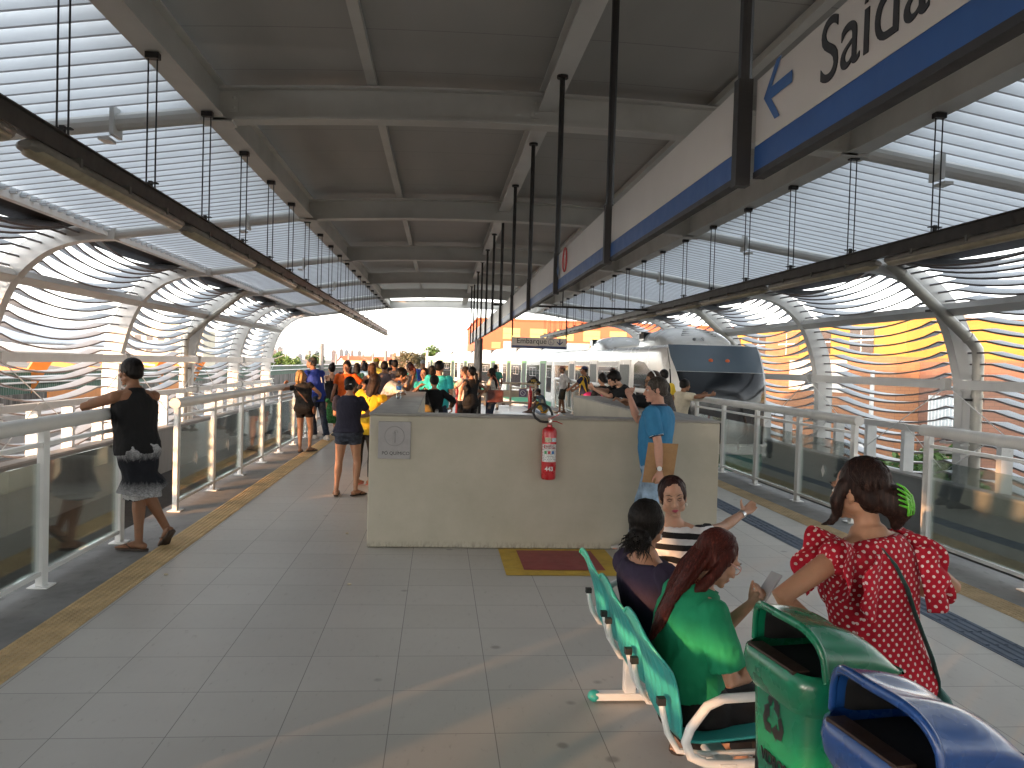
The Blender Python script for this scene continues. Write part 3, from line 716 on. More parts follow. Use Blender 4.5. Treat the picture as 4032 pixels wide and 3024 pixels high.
# ---------------------------------------------------------------- trees
def leaf_mat(name, a, b_):
    m, nt, b = nmat(name); g = nt.nodes.new('ShaderNodeNewGeometry')
    lk(nt, ramp(nt, g.outputs['Random Per Island'], [(0, a), (1, b_)]), b.inputs['Base Color']); b.inputs['Roughness'].default_value = .55; return m
LEAF_D = leaf_mat('dark leaves', (.02, .05, .012), (.07, .13, .03)); LEAF_O = leaf_mat('olive leaves', (.05, .05, .022), (.13, .11, .05)); LEAF_G = leaf_mat('fresh leaves', (.03, .08, .015), (.11, .19, .04))
BARK = M('bark', (.09, .065, .045), .9, var=.25, scale=5, bmp=.4)
def tree(loc, base, r, h, label, mat, n=1500, leaf=.14, seed=1, flat=1.0):
    rn = random.Random(seed)
    t = thing('tree', label, 'tree', (loc[0], loc[1], base))
    ch = loc[2] - base
    mb = MB(); mb.tube([(0, 0, 0), (.05 * r, 0, ch * .5), (0, .05 * r, ch * .95)], [.09 * r + .05, .07 * r + .04, .04 * r], 8)
    cl = []
    for k in range(16):
        a = rn.uniform(0, 6.28); q = rn.uniform(.25, .95) * r; zz = rn.uniform(-.55, .75) * h * (1 - .45 * (q / r) ** 2)
        c = Vector((q * math.cos(a), q * math.sin(a), ch + zz * flat)); cl.append((c, rn.uniform(.28, .46) * r))
        if k < 8: mb.tube([(0, 0, ch * .55), c * .5 + Vector((0, 0, ch * .33)), c], [.04 * r + .02, .025 * r + .01, .01 * r], 6)
    mb.build('trunk', BARK, t, smooth=True)
    mb = MB()
    for k in range(n):
        c, cr = cl[rn.randrange(len(cl))]
        d = Vector((rn.gauss(0, 1), rn.gauss(0, 1), rn.gauss(0, 1))).normalized(); p = c + d * cr * rn.uniform(.55, 1.05) * Vector((1, 1, .75 * h / r)).length / 1.7
        s = leaf * rn.uniform(.6, 1.4); u = Vector((rn.gauss(0, 1), rn.gauss(0, 1), rn.gauss(0, .6))).normalized(); w = u.cross(Vector((rn.gauss(0, 1), rn.gauss(0, 1), rn.gauss(0, 1)))).normalized()
        mb.quad(p - u * s, p - w * s * .5, p + u * s, p + w * s * .5)
    mb.build('crown', mat, t, fix=False)
def at_v(vx, vy, Y):
    hz = 782.7 - (949 - vx) * .0296; return ((vx - 949) / 1733 * Y, Y, 1.7 + (hz - vy) / 1733 * Y)
tree(at_v(612, 782, 90), -3, 1.5, 1.0, 'bushy green tree behind the sheet fence left of the masts', LEAF_G, 1600, .14, 3)
tree(at_v(640, 786, 88), -3, 1.0, .8, 'small light green bush low behind the sheet fence', LEAF_G, 700, .12, 4)
tree(at_v(688, 779, 120), -3, 1.4, .95, 'round dark green tree behind the tallest catenary mast', LEAF_D, 1400, .15, 5)
tree(at_v(884, 780, 100), -3, 2.2, 1.4, 'broad olive brown tree beyond the heads of the crowd', LEAF_O, 2600, .13, 6, .9)
tree(at_v(934, 776, 105), -3, 1.5, 2.2, 'tall green tree right behind the end of the train', LEAF_G, 2000, .15, 7)
tree((14.2, 21.5, -1.6), -6, 1.7, 1.2, 'leafy street tree below the right louvres beside the downpipe', LEAF_G, 2600, .13, 8)
tree((15.4, 25.0, -1.7), -6, 1.6, 1.2, 'leafy street tree below the right louvres farther up the street', LEAF_G, 2200, .13, 9)
tree((13.6, 17.0, -2.2), -6, 1.6, 1.0, 'leafy street tree low at the right edge of the view', LEAF_G, 2200, .13, 10)
t = thing('signal_gantry', 'pale post with long side arm and small signal box beside the olive tree', 'post', (-1.25, 82, -1.3))
mb = MB(); mb.tube([(0, 0, 0), (0, 0, 4.1)], .11, 8); mb.build('post', STEEL, t)
mb = MB(); mb.beam((.1, 0, 4.05), (-2.6, 0, 4.12), .12, .14); mb.build('arm', STEEL, t)
mb = MB(); mb.box((-3.1, -.1, 3.5), (-2.75, .1, 3.95)); mb.tube([(-2.9, 0, 3.95), (-2.6, 0, 4.12)], .04, 6); mb.build('signal_box', STEEL_G, t)
# camera pole on the street
t = thing('camera_pole', 'pale street pole with hooked arm and round camera before the brick building', 'pole', (16.9, 30, -6))
mb = MB(); mb.tube([(0, 0, 0), (0, 0, 7.9)], [.11, .08], 10); mb.build('pole', STEEL, t, smooth=True)
mb = MB(); mb.tube([(0, 0, 7.85), (-.9, 0, 7.95), (-1.15, 0, 7.8), (-1.15, 0, 7.5)], .035, 8); mb.build('arm', STEEL, t, smooth=True)
mb = MB(); mb.ellipsoid((-1.15, 0, 7.35), (.16, .16, .17)); mb.build('camera_dome', STEEL_W, t, smooth=True)
mb = MB(); mb.box((-.5, -.12, 4.8), (-.08, .12, 5.05)); mb.build('box_camera', STEEL_W, t)
# ---------------------------------------------------------------- low wall round the stair landing
def wall_mat():
    m, nt, b = nmat('olive beige plaster'); co = coord(nt); x, y, z = sep(nt, co)
    n = noise(nt, co, 1.6, 6, .6)
    c = ramp(nt, n, [(.3, (.385, .355, .28)), (.55, (.45, .415, .335)), (.75, (.50, .46, .375))])
    low = mathn(nt, 'SUBTRACT', .075, z); dirt = mathn(nt, 'MULTIPLY', mathn(nt, 'MAXIMUM', low, 0), 9)
    sc_ = ramp(nt, noise(nt, mapping(nt, co, (5, 5, 2)), 7, 6, .7), [(.45, (0, 0, 0)), (.62, (1, 1, 1))])
    c = mixc(nt, mathn(nt, 'MULTIPLY', dirt, sc_), c, (.10, .09, .075))
    mk = ramp(nt, noise(nt, mapping(nt, co, (2.2, 2, 9), (0, R(28), 0)), 4.5, 5, .6), [(.70, (0, 0, 0)), (.735, (.55, .55, .55))])
    c = mixc(nt, mk, c, (.20, .185, .15))
    lk(nt, c, b.inputs['Base Color']); b.inputs['Roughness'].default_value = .62; b.inputs['Specular IOR Level'].default_value = .35
    bump(nt, b, noise(nt, co, 9, 6, .6), .12, .02); return m
PLAST = wall_mat()
CAP = M('grey worn wall cap', (.27, .255, .235), .5, var=.25, scale=3, bmp=.1, stretch=(1, .35, 1))
t = thing('low_wall', 'low olive beige wall enclosing the stair landing in the middle of the platform', 'wall', (XC, 7.33, 0))
def wallblock(lo, hi, nm):
    mb = MB(); mb.box(lo, hi); mb.build(nm, PLAST, t, bevel=.012)
wallblock((-1.612, 0, .004), (1.65, .22, 1.205), 'front_wall'); wallblock((-1.608, .222, .004), (-1.205, 5.45, 1.205), 'side_wall'); wallblock((1.20, .222, .004), (1.646, 5.6, 1.205), 'side_wall')
mb = MB(); mb.box((-1.618, -.008, 1.206), (1.657, .235, 1.228)); mb.box((-1.614, .237, 1.206), (-1.195, 5.46, 1.2275)); mb.box((1.192, .237, 1.206), (1.652, 5.61, 1.2275)); mb.build('wall_cap', CAP, t, bevel=.006)
# stair handrail loops at the wall ends
for x, lab in ((-1.02, 'bent steel stair handrail end by the left side wall'), (1.03, 'bent steel stair handrail end by the right side wall')):
    mb = MB(); mb.tube([(XC + x, 13.0, .02), (XC + x, 13.0, .8), (XC + x, 13.04, .88), (XC + x, 13.3, .9), (XC + x, 13.38, .82), (XC + x, 13.38, .02)], .028, 10)
    o = mb.build('stair_handrail', CHROME, None, smooth=True); tag(o, lab, 'handrail')

# plaque
t = thing('wall_plaque', 'grey square plaque lettered for dry chemical powder on the low wall', 'sign', (-.53, 7.327, .815))
mb = MB(); mb.box((0, -.022, 0), (.292, 0, .338)); p = mb.build('plate', M('brushed grey plate', (.27, .26, .26), .45, metal=.15, var=.08, scale=9), t, bevel=.003)
mb = MB(); ring = [(.146 + .088 * math.cos(a), -.0232, .205 + .088 * math.sin(a)) for a in [2 * math.pi * k / 40 for k in range(40)]]
mb.tube(ring, .0025, 6, closed=True); mb.tube([(.146, -.0232, .15), (.146, -.0232, .24)], .008, 8, dome=True); mb.tube([(.146, -.0232, .25), (.165, -.0232, .262), (.172, -.0232, .235)], .003, 6)
mb.build('extinguisher_symbol', M('faded emboss', (.235, .225, .225), .5), t)
text_mesh('PÓ QUÍMICO', .042, M('black lettering', (.01, .01, .01), .6), t, frame_mtx((.035, -.0235, .038), (1, 0, 0), (0, 0, 1)))

# fire extinguisher
RED = M('extinguisher red', (.50, .012, .018), .28, var=.08, coat=.4)
def sticker_tex(name, base):
    m, nt, b = nmat(name); co = coord(nt); x, y, z = sep(nt, co)
    rows = mathn(nt, 'LESS_THAN', mathn(nt, 'FRACT', mathn(nt, 'MULTIPLY', z, 70)), .42); br = mathn(nt, 'GREATER_THAN', noise(nt, mapping(nt, co, (60, 60, 70)), 1.5, 2), .47)
    lk(nt, mixc(nt, mathn(nt, 'MULTIPLY', mathn(nt, 'MULTIPLY', rows, br), .75), base, (.09, .08, .08)), b.inputs['Base Color']); b.inputs['Roughness'].default_value = .4; return m
t = thing('fire_extinguisher', 'red fire extinguisher numbered 443 hanging on the low wall', 'extinguisher', (1.02, 7.25, .662))
mb = MB(); mb.lathe([(.055, 0), (.064, .006), (.067, .02), (.067, .435), (.062, .455), (.045, .472), (.024, .480), (.022, .50)], 32); mb.build('cylinder', RED, t, smooth=True, ang=60)
mb = MB(); mb.lathe([(.020, .50), (.024, .505), (.024, .53), (.016, .535), (.016, .56), (.008, .565)], 16); mb.build('valve', M('brass valve', (.45, .25, .20), .35, metal=.6), t, smooth=True)
mb = MB(); mb.beam((.0, -.005, .552), (.085, -.02, .60), .016, .006); mb.build('lever', RED, t)
mb = MB(); mb.tube([(.01, -.005, .533), (.06, -.012, .530), (.115, -.02, .508)], [.008, .008, .006], 8, ell=(1.4, .6)); mb.build('carry_handle', RED, t, smooth=True)
mb = MB(); mb.tube([(-.01, -.01, .525), (-.05, -.012, .524), (-.09, -.015, .53), (-.135, -.015, .56), (-.155, -.012, .60), (-.145, -.01, .65), (-.105, -.008, .685), (-.055, -.006, .685), (-.01, -.006, .655), (.015, -.006, .61), (.02, -.006, .585)], .0115, 12)
mb.build('hose', RUBBER, t, smooth=True)
mb = MB(); mb.lathe([(.014, 0), (.014, .012)], 16, (0, -.028, .535), Matrix.Rotation(R(90), 3, 'X')); mb.build('pressure_gauge', CHROME, t)
mb = MB(); mb.box((-.03, .02, .40), (.03, .08, .47)); mb.build('wall_bracket', DARKSTEEL, t)
def wrap(z0, z1, a0, a1, mat, nm, r=.0682):
    mb = MB(); mb.grid(lambda u, v: (r * math.sin(a0 + (a1 - a0) * u), -r * math.cos(a0 + (a1 - a0) * u), z0 + (z1 - z0) * v), 14, 1)
    return mb.build(nm, mat, t, smooth=True, fix=False)
LW = sticker_tex('printed white label', (.72, .72, .70))
wrap(.165, .325, -1.25, 1.1, LW, 'main_label')
wrap(.345, .385, -.75, .12, sticker_tex('cream stamp', (.62, .55, .36)), 'inspection_label'); wrap(.348, .383, .2, 1.0, sticker_tex('blue white stamp', (.55, .66, .72)), 'inspection_label')
for a, c in ((-.78, (.05, .30, .10)), (-.28, (.55, .03, .05)), (.24, (.03, .16, .45))): 
    wrap(.237, .265, a, a + .36, M('class square %.2f' % a, c, .4, var=.02), 'class_mark', .0686)
def curved_text(txt, size, z, a0, mat, bold=0.0, r=.0688):
    o = text_mesh(txt, size, mat, t, Matrix.Identity(4), bold=bold)
    for v in o.data.vertices:
        a = a0 + v.co.x / r; q = v.co.y; rr = r + max(0, v.co.z); v.co = (rr * math.sin(a), -rr * math.cos(a), z + q)
    return o
curved_text('443', .052, .085, -.62, M('white paint number', (.75, .72, .70), .5, var=.02), .0018)
curved_text('BARRETO', .017, .302, -.62, M('dark red print', (.25, .03, .03), .5), .0006); curved_text('EXTINTORES', .017, .286, -.62, M('dark red print', (.25, .03, .03), .5), .0006)
wrap(.286, .318, -.85, -.70, RED, 'logo_bar', .0686)

# floor marking below it
m_y = M('yellow floor paint', (.52, .33, .035), .55, var=.15, scale=7); m_r = M('dull red floor paint', (.27, .045, .045), .55, var=.12, scale=7)
mb = MB(); mb.quad((.585, 6.39, .004), (1.58, 6.39, .004), (1.58, 7.325, .004), (.585, 7.325, .004)); o = struct(mb.build('floor_marking', m_y))
mb = MB(); mb.quad((.745, 6.55, .008), (1.43, 6.55, .008), (1.43, 7.24, .008), (.745, 7.24, .008)); o = struct(mb.build('floor_marking', m_r))

# ---------------------------------------------------------------- light rails
LENS = M('yellowed lamp lens', (.36, .31, .21), .35, var=.18, scale=7); HOUS = M('weathered lamp housing', (.20, .185, .16), .5, var=.2, scale=6)
def lightrail(x, yr0, label, flip, y0, y1):
    t = thing('light_rail', label, 'lighting', (x, 0, 2.88), 0)
    mb = MB(); mb.box((-.03, y0, -.05), (.03, y1, .05)); mb.box((-.055, y0, .05), (.055, y1, .058)); mb.build('rail', M('dark rail steel', (.055, .05, .045), .5, var=.25), t)
    y = yr0
    while y < y1 - .1:
        mb = MB()
        for q in (-.032, .032): mb.tube([(q, y, .06), (q, y, 1.07)], .0065, 6)
        mb.box((-.05, y - .03, 1.03), (.05, y + .03, 1.075)); mb.box((-.055, y - .02, .10), (-.012, y + .02, .108)); mb.box((.012, y - .02, .10), (.055, y + .02, .108)); mb.box((-.014, y - .014, .06), (.014, y + .014, .12))
        mb.build('hanger_rod', DARKSTEEL, t); y += 1.42
    y = y0 + .2
    while y < y1 - 2.4:
        mb = MB(); mb.tube([(0, y, -.095), (0, y + .05, -.095), (0, y + 2.44, -.095), (0, y + 2.5, -.095)], [.03, .062, .062, .03], 14, ell=(1.15, .62), up=(0, 0, 1)); h = mb.build('lamp_housing', HOUS, t, smooth=True)
        mb = MB(); mb.tube([(0, y + .02, -.112), (0, y + .08, -.118), (0, y + 2.42, -.118), (0, y + 2.48, -.112)], [.02, .055, .055, .02], 14, ell=(1.1, .62), up=(0, 0, 1)); mb.build('lens', LENS, h, smooth=True)
        mb = MB()
        for q in (.5, 1.25, 2.0): mb.box((-.078, y + q - .015, -.10), (.078, y + q + .015, -.048))
        mb.build('clip', M('grey clip', (.12, .115, .105), .4), h)
        y += 2.66
lightrail(-2.2, 6.3 - 1.42 * 6, 'left suspended light rail with yellowed lamps hanging on paired rods', 0, -3.72, 33.6)
lightrail(4.2, 6.56 - 1.42 * 6, 'right suspended light rail with yellowed lamps hanging on paired rods', 1, -3.4, 33.4)

# ---------------------------------------------------------------- long hanging sign
SIGNW = M('sign panel grey white', (.50, .475, .44), .38, var=.03, scale=1.5); SIGNB = M('sign band blue', (.018, .075, .24), .35, var=.05); SIGNK = M('sign frame black', (.012, .010, .010), .5)
INK = M('sign lettering black', (.012, .012, .014), .5); INKB = M('sign arrow blue', (.03, .10, .27), .45); INKR = M('sign ring red', (.50, .05, .05), .45)
t = thing('direction_sign', 'long grey hanging sign with blue band and exit lettering above the platform', 'sign', (1.0, 0, 2.335))
yj = [2.65 + 2.16 * k for k in range(12)]
def panel(a, b, xa, xb):
    def q(z0, z1, off, mat, nm, w=.03):
        mb = MB(); mb.add([(xa - off, a, z0), (xb - off, b, z0), (xb + w + off, b, z0), (xa + w + off, a, z0), (xa - off, a, z1), (xb - off, b, z1), (xb + w + off, b, z1), (xa + w + off, a, z1)],
                          [(0, 3, 2, 1), (4, 5, 6, 7), (0, 1, 5, 4), (1, 2, 6, 5), (2, 3, 7, 6), (3, 0, 4, 7)]); return mb.build(nm, mat, t)
    q(.115, .335, 0, SIGNW, 'sign_panel'); q(.03, .113, .0015, SIGNB, 'blue_band'); q(.008, .029, .004, SIGNK, 'frame_strip', .03)
panel(.35, yj[0] - .035, .03, .03)
for a, b in zip(yj[:-1], yj[1:]): panel(a + .02, b - .02, -.005, .012)
for i, y in enumerate(yj):
    mb = MB(); mb.box((-.028, y - .022, -.012), (.022, y + .022, .345)); mb.tube([(.0, y, .3), (.0, y, 1.86)], .0235, 10); mb.tube([(0, y, 1.86), (0, y, 1.885)], .05, 10); mb.build('hanger_post', DARKSTEEL, t)
def on_sign(y, z, x=.03): return frame_mtx((x - .0018, y, z), (0, -1, 0), (0, 0, 1))
text_mesh('Saída', .25, INK, t, on_sign(2.165, .158))
def poly_arrow(L, w, h):
    # left-pointing open arrow head with shaft
    return L
def strokes(pts_list, w, mat, mtx, nm):
    mb = MB()
    for a, b in pts_list:
        a, b = Vector((*a, 0)), Vector((*b, 0)); d = (b - a).normalized(); n = Vector((-d.y, d.x, 0)) * w / 2
        p = [mtx @ (q + Vector((0, 0, .0006))) for q in (a - n, b - n, b + n, a + n)]
        mb.quad(*p)
    return mb.build(nm, mat, t, fix=False)
mt = on_sign(2.55, .160) @ Matrix.Scale(1.06, 4)
mb = MB()   # chevron head plus shaft, as one flat shape
def flat(poly, mtx, mat, nm, z=.0006):
    mb = MB(); mb.add([mtx @ Vector((x, y, z)) for x, y in poly], [tuple(range(len(poly)))]); return mb.build(nm, mat, t, fix=False)
flat([(0, .088), (.088, .176), (.125, .176), (.058, .106), (.20, .106), (.20, .070), (.058, .070), (.125, 0), (.088, 0)], mt, INKB, 'arrow')
mt = on_sign(6.93, .125, -.003)
flat([(.06, 0), (.0, .07), (.0, .10), (.047, .05), (.047, .19), (.073, .19), (.073, .05), (.12, .10), (.12, .07)], mt, INKB, 'arrow')
mb = MB(); c = (.44, .105)
ring = [mt @ Vector((c[0] + .095 * math.cos(a), c[1] + .095 * math.sin(a), .001)) for a in [2 * math.pi * k / 40 for k in range(40)]]
mb.tube(ring, .007, 6, closed=True); mb.build('ring_symbol', INKR, t)
strokes([((.44, .05), (.44, .12)), ((.42, .06), (.40, .12)), ((.46, .06), (.48, .12)), ((.43, .15), (.45, .15))], .012, INKR, mt, 'lift_symbol')

# boarding sign and its bar
t = thing('boarding_sign', 'small grey hanging boarding sign with wheelchair symbol and down arrow', 'sign', (1.44, 16.0, 2.035))
mb = MB(); mb.box((0, -.02, .055), (1.09, .02, .215)); mb.build('sign_panel', SIGNW, t)
mb = MB(); mb.box((-.002, -.022, .012), (1.092, .022, .053)); mb.build('blue_band', M('sign band navy', (.02, .035, .12), .4), t)
mb = MB(); mb.box((-.014, -.026, 0), (1.104, .026, .012)); mb.box((-.014, -.026, .012), (-.004, .026, .24)); mb.box((1.094, -.026, .012), (1.104, .026, .24)); mb.tube([(0, 0, .24), (0, 0, .86)], .014, 8); mb.tube([(1.09, 0, .24), (1.09, 0, .86)], .014, 8); mb.build('hanger_frame', SIGNK, t)
mb = MB(); mb.box((-.42, -.02, .83), (2.74, .02, .87)); mb.tube([(1.0, 0, .87), (1.0, 0, 1.95)], .012, 8); mb.build('cross_bar', SIGNK, t)
text_mesh('Embarque', .150, INK, t, frame_mtx((.085, -.0215, .098), (1, 0, 0), (0, 0, 1)), bold=.0005)
mb = MB(); ring = [(.785 + .058 * math.cos(a), -.022, .135 + .058 * math.sin(a)) for a in [2 * math.pi * k / 32 for k in range(32)]]; mb.tube(ring, .0045, 6, closed=True)
mb.tube([(.775, -.022, .165), (.777, -.022, .13), (.80, -.022, .128), (.812, -.022, .108)], .004, 6); mb.tube([(.783 + .022 * math.cos(a), -.022, .118 + .022 * math.sin(a)) for a in [R(120 + 24 * k) for k in range(9)]], .0035, 6); mb.ellipsoid((.775, -.022, .176), (.006, .003, .006))
mb.build('wheelchair_symbol', M('symbol blue', (.03, .05, .14), .5), t)
mb = MB(); mb.add([(x + .9, -.0218, y + .075) for x, y in [(.06, 0), (.0, .055), (.0, .082), (.048, .04), (.048, .125), (.072, .125), (.072, .04), (.12, .082), (.12, .055)]], [tuple(range(9))]); mb.build('arrow', M('symbol blue', (.03, .05, .14), .5), t)

# totem under the far end of the sign
t = thing('sign_totem', 'pale streaked totem with black post below the end of the hanging sign', 'totem', (.86, 20.0, 0))
mb = MB(); mb.box((0, -.05, 0), (.135, .05, 2.30)); 
def streak():
    m, nt, b = nmat('streaked pale totem'); co = coord(nt); n = noise(nt, mapping(nt, co, (6, 6, .8)), 4, 6, .65)
    lk(nt, ramp(nt, n, [(.35, (.12, .11, .10)), (.55, (.34, .33, .31)), (.7, (.45, .44, .42))]), b.inputs['Base Color']); b.inputs['Roughness'].default_value = .4; return m
mb.build('totem_panel', streak(), t)
mb = MB(); mb.box((.138, -.06, 0), (.205, .06, 2.33)); mb.build('totem_post', DARKSTEEL, t)

# red hose cabinet on a tube frame
t = thing('hose_cabinet', 'red fire cabinet board on a bent red tube stand behind the crowd', 'cabinet', (.62, 24.5, 0))
REDP = M('matt red paint', (.36, .025, .03), .45, var=.1)
mb = MB(); mb.box((.06, -.1, .72), (.42, .08, 1.48)); mb.build('cabinet', REDP, t, bevel=.01)
mb = MB(); mb.tube([(-.06, 0, 0), (-.06, 0, 1.08), (-.03, 0, 1.15), (.06, 0, 1.16)], .035, 10); mb.tube([(.03, 0, 0), (.03, 0, 1.1)], .02, 8); mb.tube([(.45, 0, 0), (.45, 0, 1.16), (.40, 0, 1.18)], .035, 10); mb.build('tube_stand', REDP, t, smooth=True)

# end railing
t = thing('end_railing', 'low beige railing closing the far end of the platform', 'railing', (0, 32.8, 0))
TAN = M('tan painted rail', (.45, .36, .27), .5, var=.08)
mb = MB(); mb.tube([(-2.4, 0, .93), (3.6, 0, .93), (3.95, 0, .85)], .045, 10); mb.tube([(-2.4, 0, .14), (3.95, 0, .14)], .045, 10); mb.tube([(2.9, -.01, .74), (3.95, -.01, .74)], .03, 8); mb.build('rail', TAN, t, smooth=True)
mb = MB(); mb.box((-2.4, .05, .36), (3.9, .07, .64)); mb.build('band_panel', TAN, t)
for x in (-2.3, -.2, 1.9, 2.95, 3.98):
    mb = MB(); mb.box((x - .04, -.04, 0), (x + .04, .04, .98)); mb.build('post', TAN, t)
mb = MB(); mb.box((3.3, .03, .38), (3.62, .048, .70)); s_ = mb.build('notice', M('violet notice', (.16, .12, .22), .5), t)
mb = MB(); mb.tube([(3.46 + .1 * math.cos(a), .025, .54 + .1 * math.sin(a)) for a in [2 * math.pi * k / 20 for k in range(20)]], .014, 6, closed=True); mb.beam((3.39, .025, .61), (3.53, .025, .47), .02, .01); mb.build('ban_symbol', STEEL_W, s_)
# speed sign
t = thing('speed_sign', 'black diamond speed sign with yellow lettering on a post beside the train', 'sign', (4.0, 33.7, -1.25))
mb = MB(); mb.tube([(0, 0, 0), (0, 0, 2.3)], .045, 8); mb.build('post', DARKSTEEL, t)
mb = MB(); mb.prism([(0, -.31), (.31, 0), (0, .31), (-.31, 0)], -.07, -.05); mb.xform(Matrix.Translation((0, 0, 2.2))); mb.build('diamond_plate', SIGNK, t)
YI = M('sign yellow ink', (.60, .38, .05), .5)
for tx, sz, z in (('VEL.', .15, 2.24), ('REDUZIDA', .10, 2.12), ('10km/h', .09, 2.02)): text_mesh(tx, sz, YI, t, frame_mtx((0, -.073, z), (1, 0, 0), (0, 0, 1)), align='CENTER', bold=.003)

# water bottle on the wall
t = thing('water_bottle', 'clear water bottle with blue label on the low wall cap', 'bottle', (-.50, 10.24, 1.2285))
PETG = glass_mat('clear bottle plastic', (.90, .93, .95))
mb = MB(); mb.lathe([(.028, 0), (.033, .006), (.033, .06), (.030, .07), (.033, .08), (.033, .14), (.031, .165), (.016, .195), (.013, .205)], 20); mb.build('bottle', PETG, t, smooth=True)
mb = MB(); mb.lathe([(.0336, .105), (.0336, .155)], 20, cap=False); mb.build('label', M('blue bottle label', (.05, .22, .50), .4), t, smooth=True)
mb = MB(); mb.lathe([(.0145, .204), (.0145, .222), (.012, .224)], 14); mb.build('cap', M('blue bottle cap', (.03, .12, .40), .4), t, smooth=True)

# litter on the floor
for i, (x, y, lab) in enumerate(((-.63, 6.1, 'tiny pale crumb of litter on the tiles left of the low wall corner'), (-2.05, 6.35, 'tiny tan scrap of litter beside the left tactile strip'), (-.85, 7.9, 'tiny pale scrap near the left side of the low wall'))):
    mb = MB(); mb.ellipsoid((0, 0, .008), (.018, .012, .008), n=7, m=5); o = mb.build('litter_scrap', M('pale scrap', (.6, .52, .38), .7)); o.location = (x, y, 0); tag(o, lab, 'litter')

# ---------------------------------------------------------------- row of linked seats
t = thing('bench_row', 'row of three turquoise plastic seats on a white steel frame', 'bench', (1.0, 2.85, 0))
TURQ = M('turquoise plastic', (.035, .33, .30), .36, var=.06, scale=4)
SEATW = M('seat frame white', (.70, .70, .69), .4, var=.05)
prof = [(-.275, .815), (-.262, .77), (-.232, .70), (-.205, .62), (-.190, .54), (-.178, .47), (-.150, .425), (-.09, .41), (.0, .415), (.10, .425), (.19, .43), (.235, .415), (.25, .395)]
PR = catmull(prof, 3)
for i in range(3):
    yc = .48 * i
    mb = MB()
    def sf(u, v, yc=yc):
        k = min(len(PR) - 1, int(round(u * (len(PR) - 1)))); x, z = PR[k]; w = .225
        tt = k / (len(PR) - 1)
        e_ = max(0, (.2 - tt) / .2); w = .225 * (1 - .42 * e_ ** 3)
        if tt > .92: w = .225 * (1 - .25 * (tt - .92) / .08)
        q = 2 * v - 1; dish = .028 * (abs(q) ** 2.2)
        back = 1 - min(1, max(0, (tt - .38) / .16))
        rib = .0045 * math.cos(q * 26) * (1 if .14 < tt < .44 and abs(q) < .8 else 0)
        return (x + dish * back * 1.3 * (1 - e_) + rib * back, yc + w * q, z + dish * (1 - back) * .9 - .045 * e_ * abs(q) ** 3)
    mb.grid(sf, len(PR) - 1, 40); mb.build('seat_shell', TURQ, t, smooth=True, ang=180, fix=False, solid=.009)
    for q in (-1, 1):
        mb = MB(); mb.tube([(-.212, yc + q * .19, .56), (-.205, yc + q * .20, .52), (-.19, yc + q * .20, .46), (-.15, yc + q * .20, .395), (-.05, yc + q * .20, .382), (.2, yc + q * .20, .39)], .011, 8, dome=True); bs = mb.build('back_support', SEATW, t, smooth=True)
        mb = MB(); mb.box((-.226, yc + q * .19 - .014, .552), (-.198, yc + q * .19 + .014, .576)); mb.build('clip', RUBBER, bs)
mb = MB(); mb.box((-.03, -.28, .345), (.03, 1.26, .385)); mb.build('seat_beam', SEATW, t, bevel=.004)
for yl in (-.14, 1.13):
    mb = MB(); mb.box((-.02, yl - .03, .05), (.04, yl + .03, .344)); mb.box((-.17, yl - .028, .012), (.26, yl + .028, .05)); l = mb.build('leg', SEATW, t, bevel=.006)
    mb = MB(); mb.ellipsoid((-.17, yl, .03), (.035, .033, .030), n=12); mb.ellipsoid((.26, yl, .03), (.035, .033, .030), n=12); mb.build('foot_cap', TURQ, l, smooth=True)
for ya2, nm in ((-.262, 0), (1.222, 0)):
    mb = MB(); mb.tube([(.24, ya2, .60), (.10, ya2, .607), (-.02, ya2, .60), (-.075, ya2, .575), (-.13, ya2, .50), (-.145, ya2, .455), (-.125, ya2, .405), (-.07, ya2, .38), (.0, ya2, .375), (.24, ya2, .385)], .016, 12, dome=True); mb.build('armrest', SEATW, t, smooth=True)

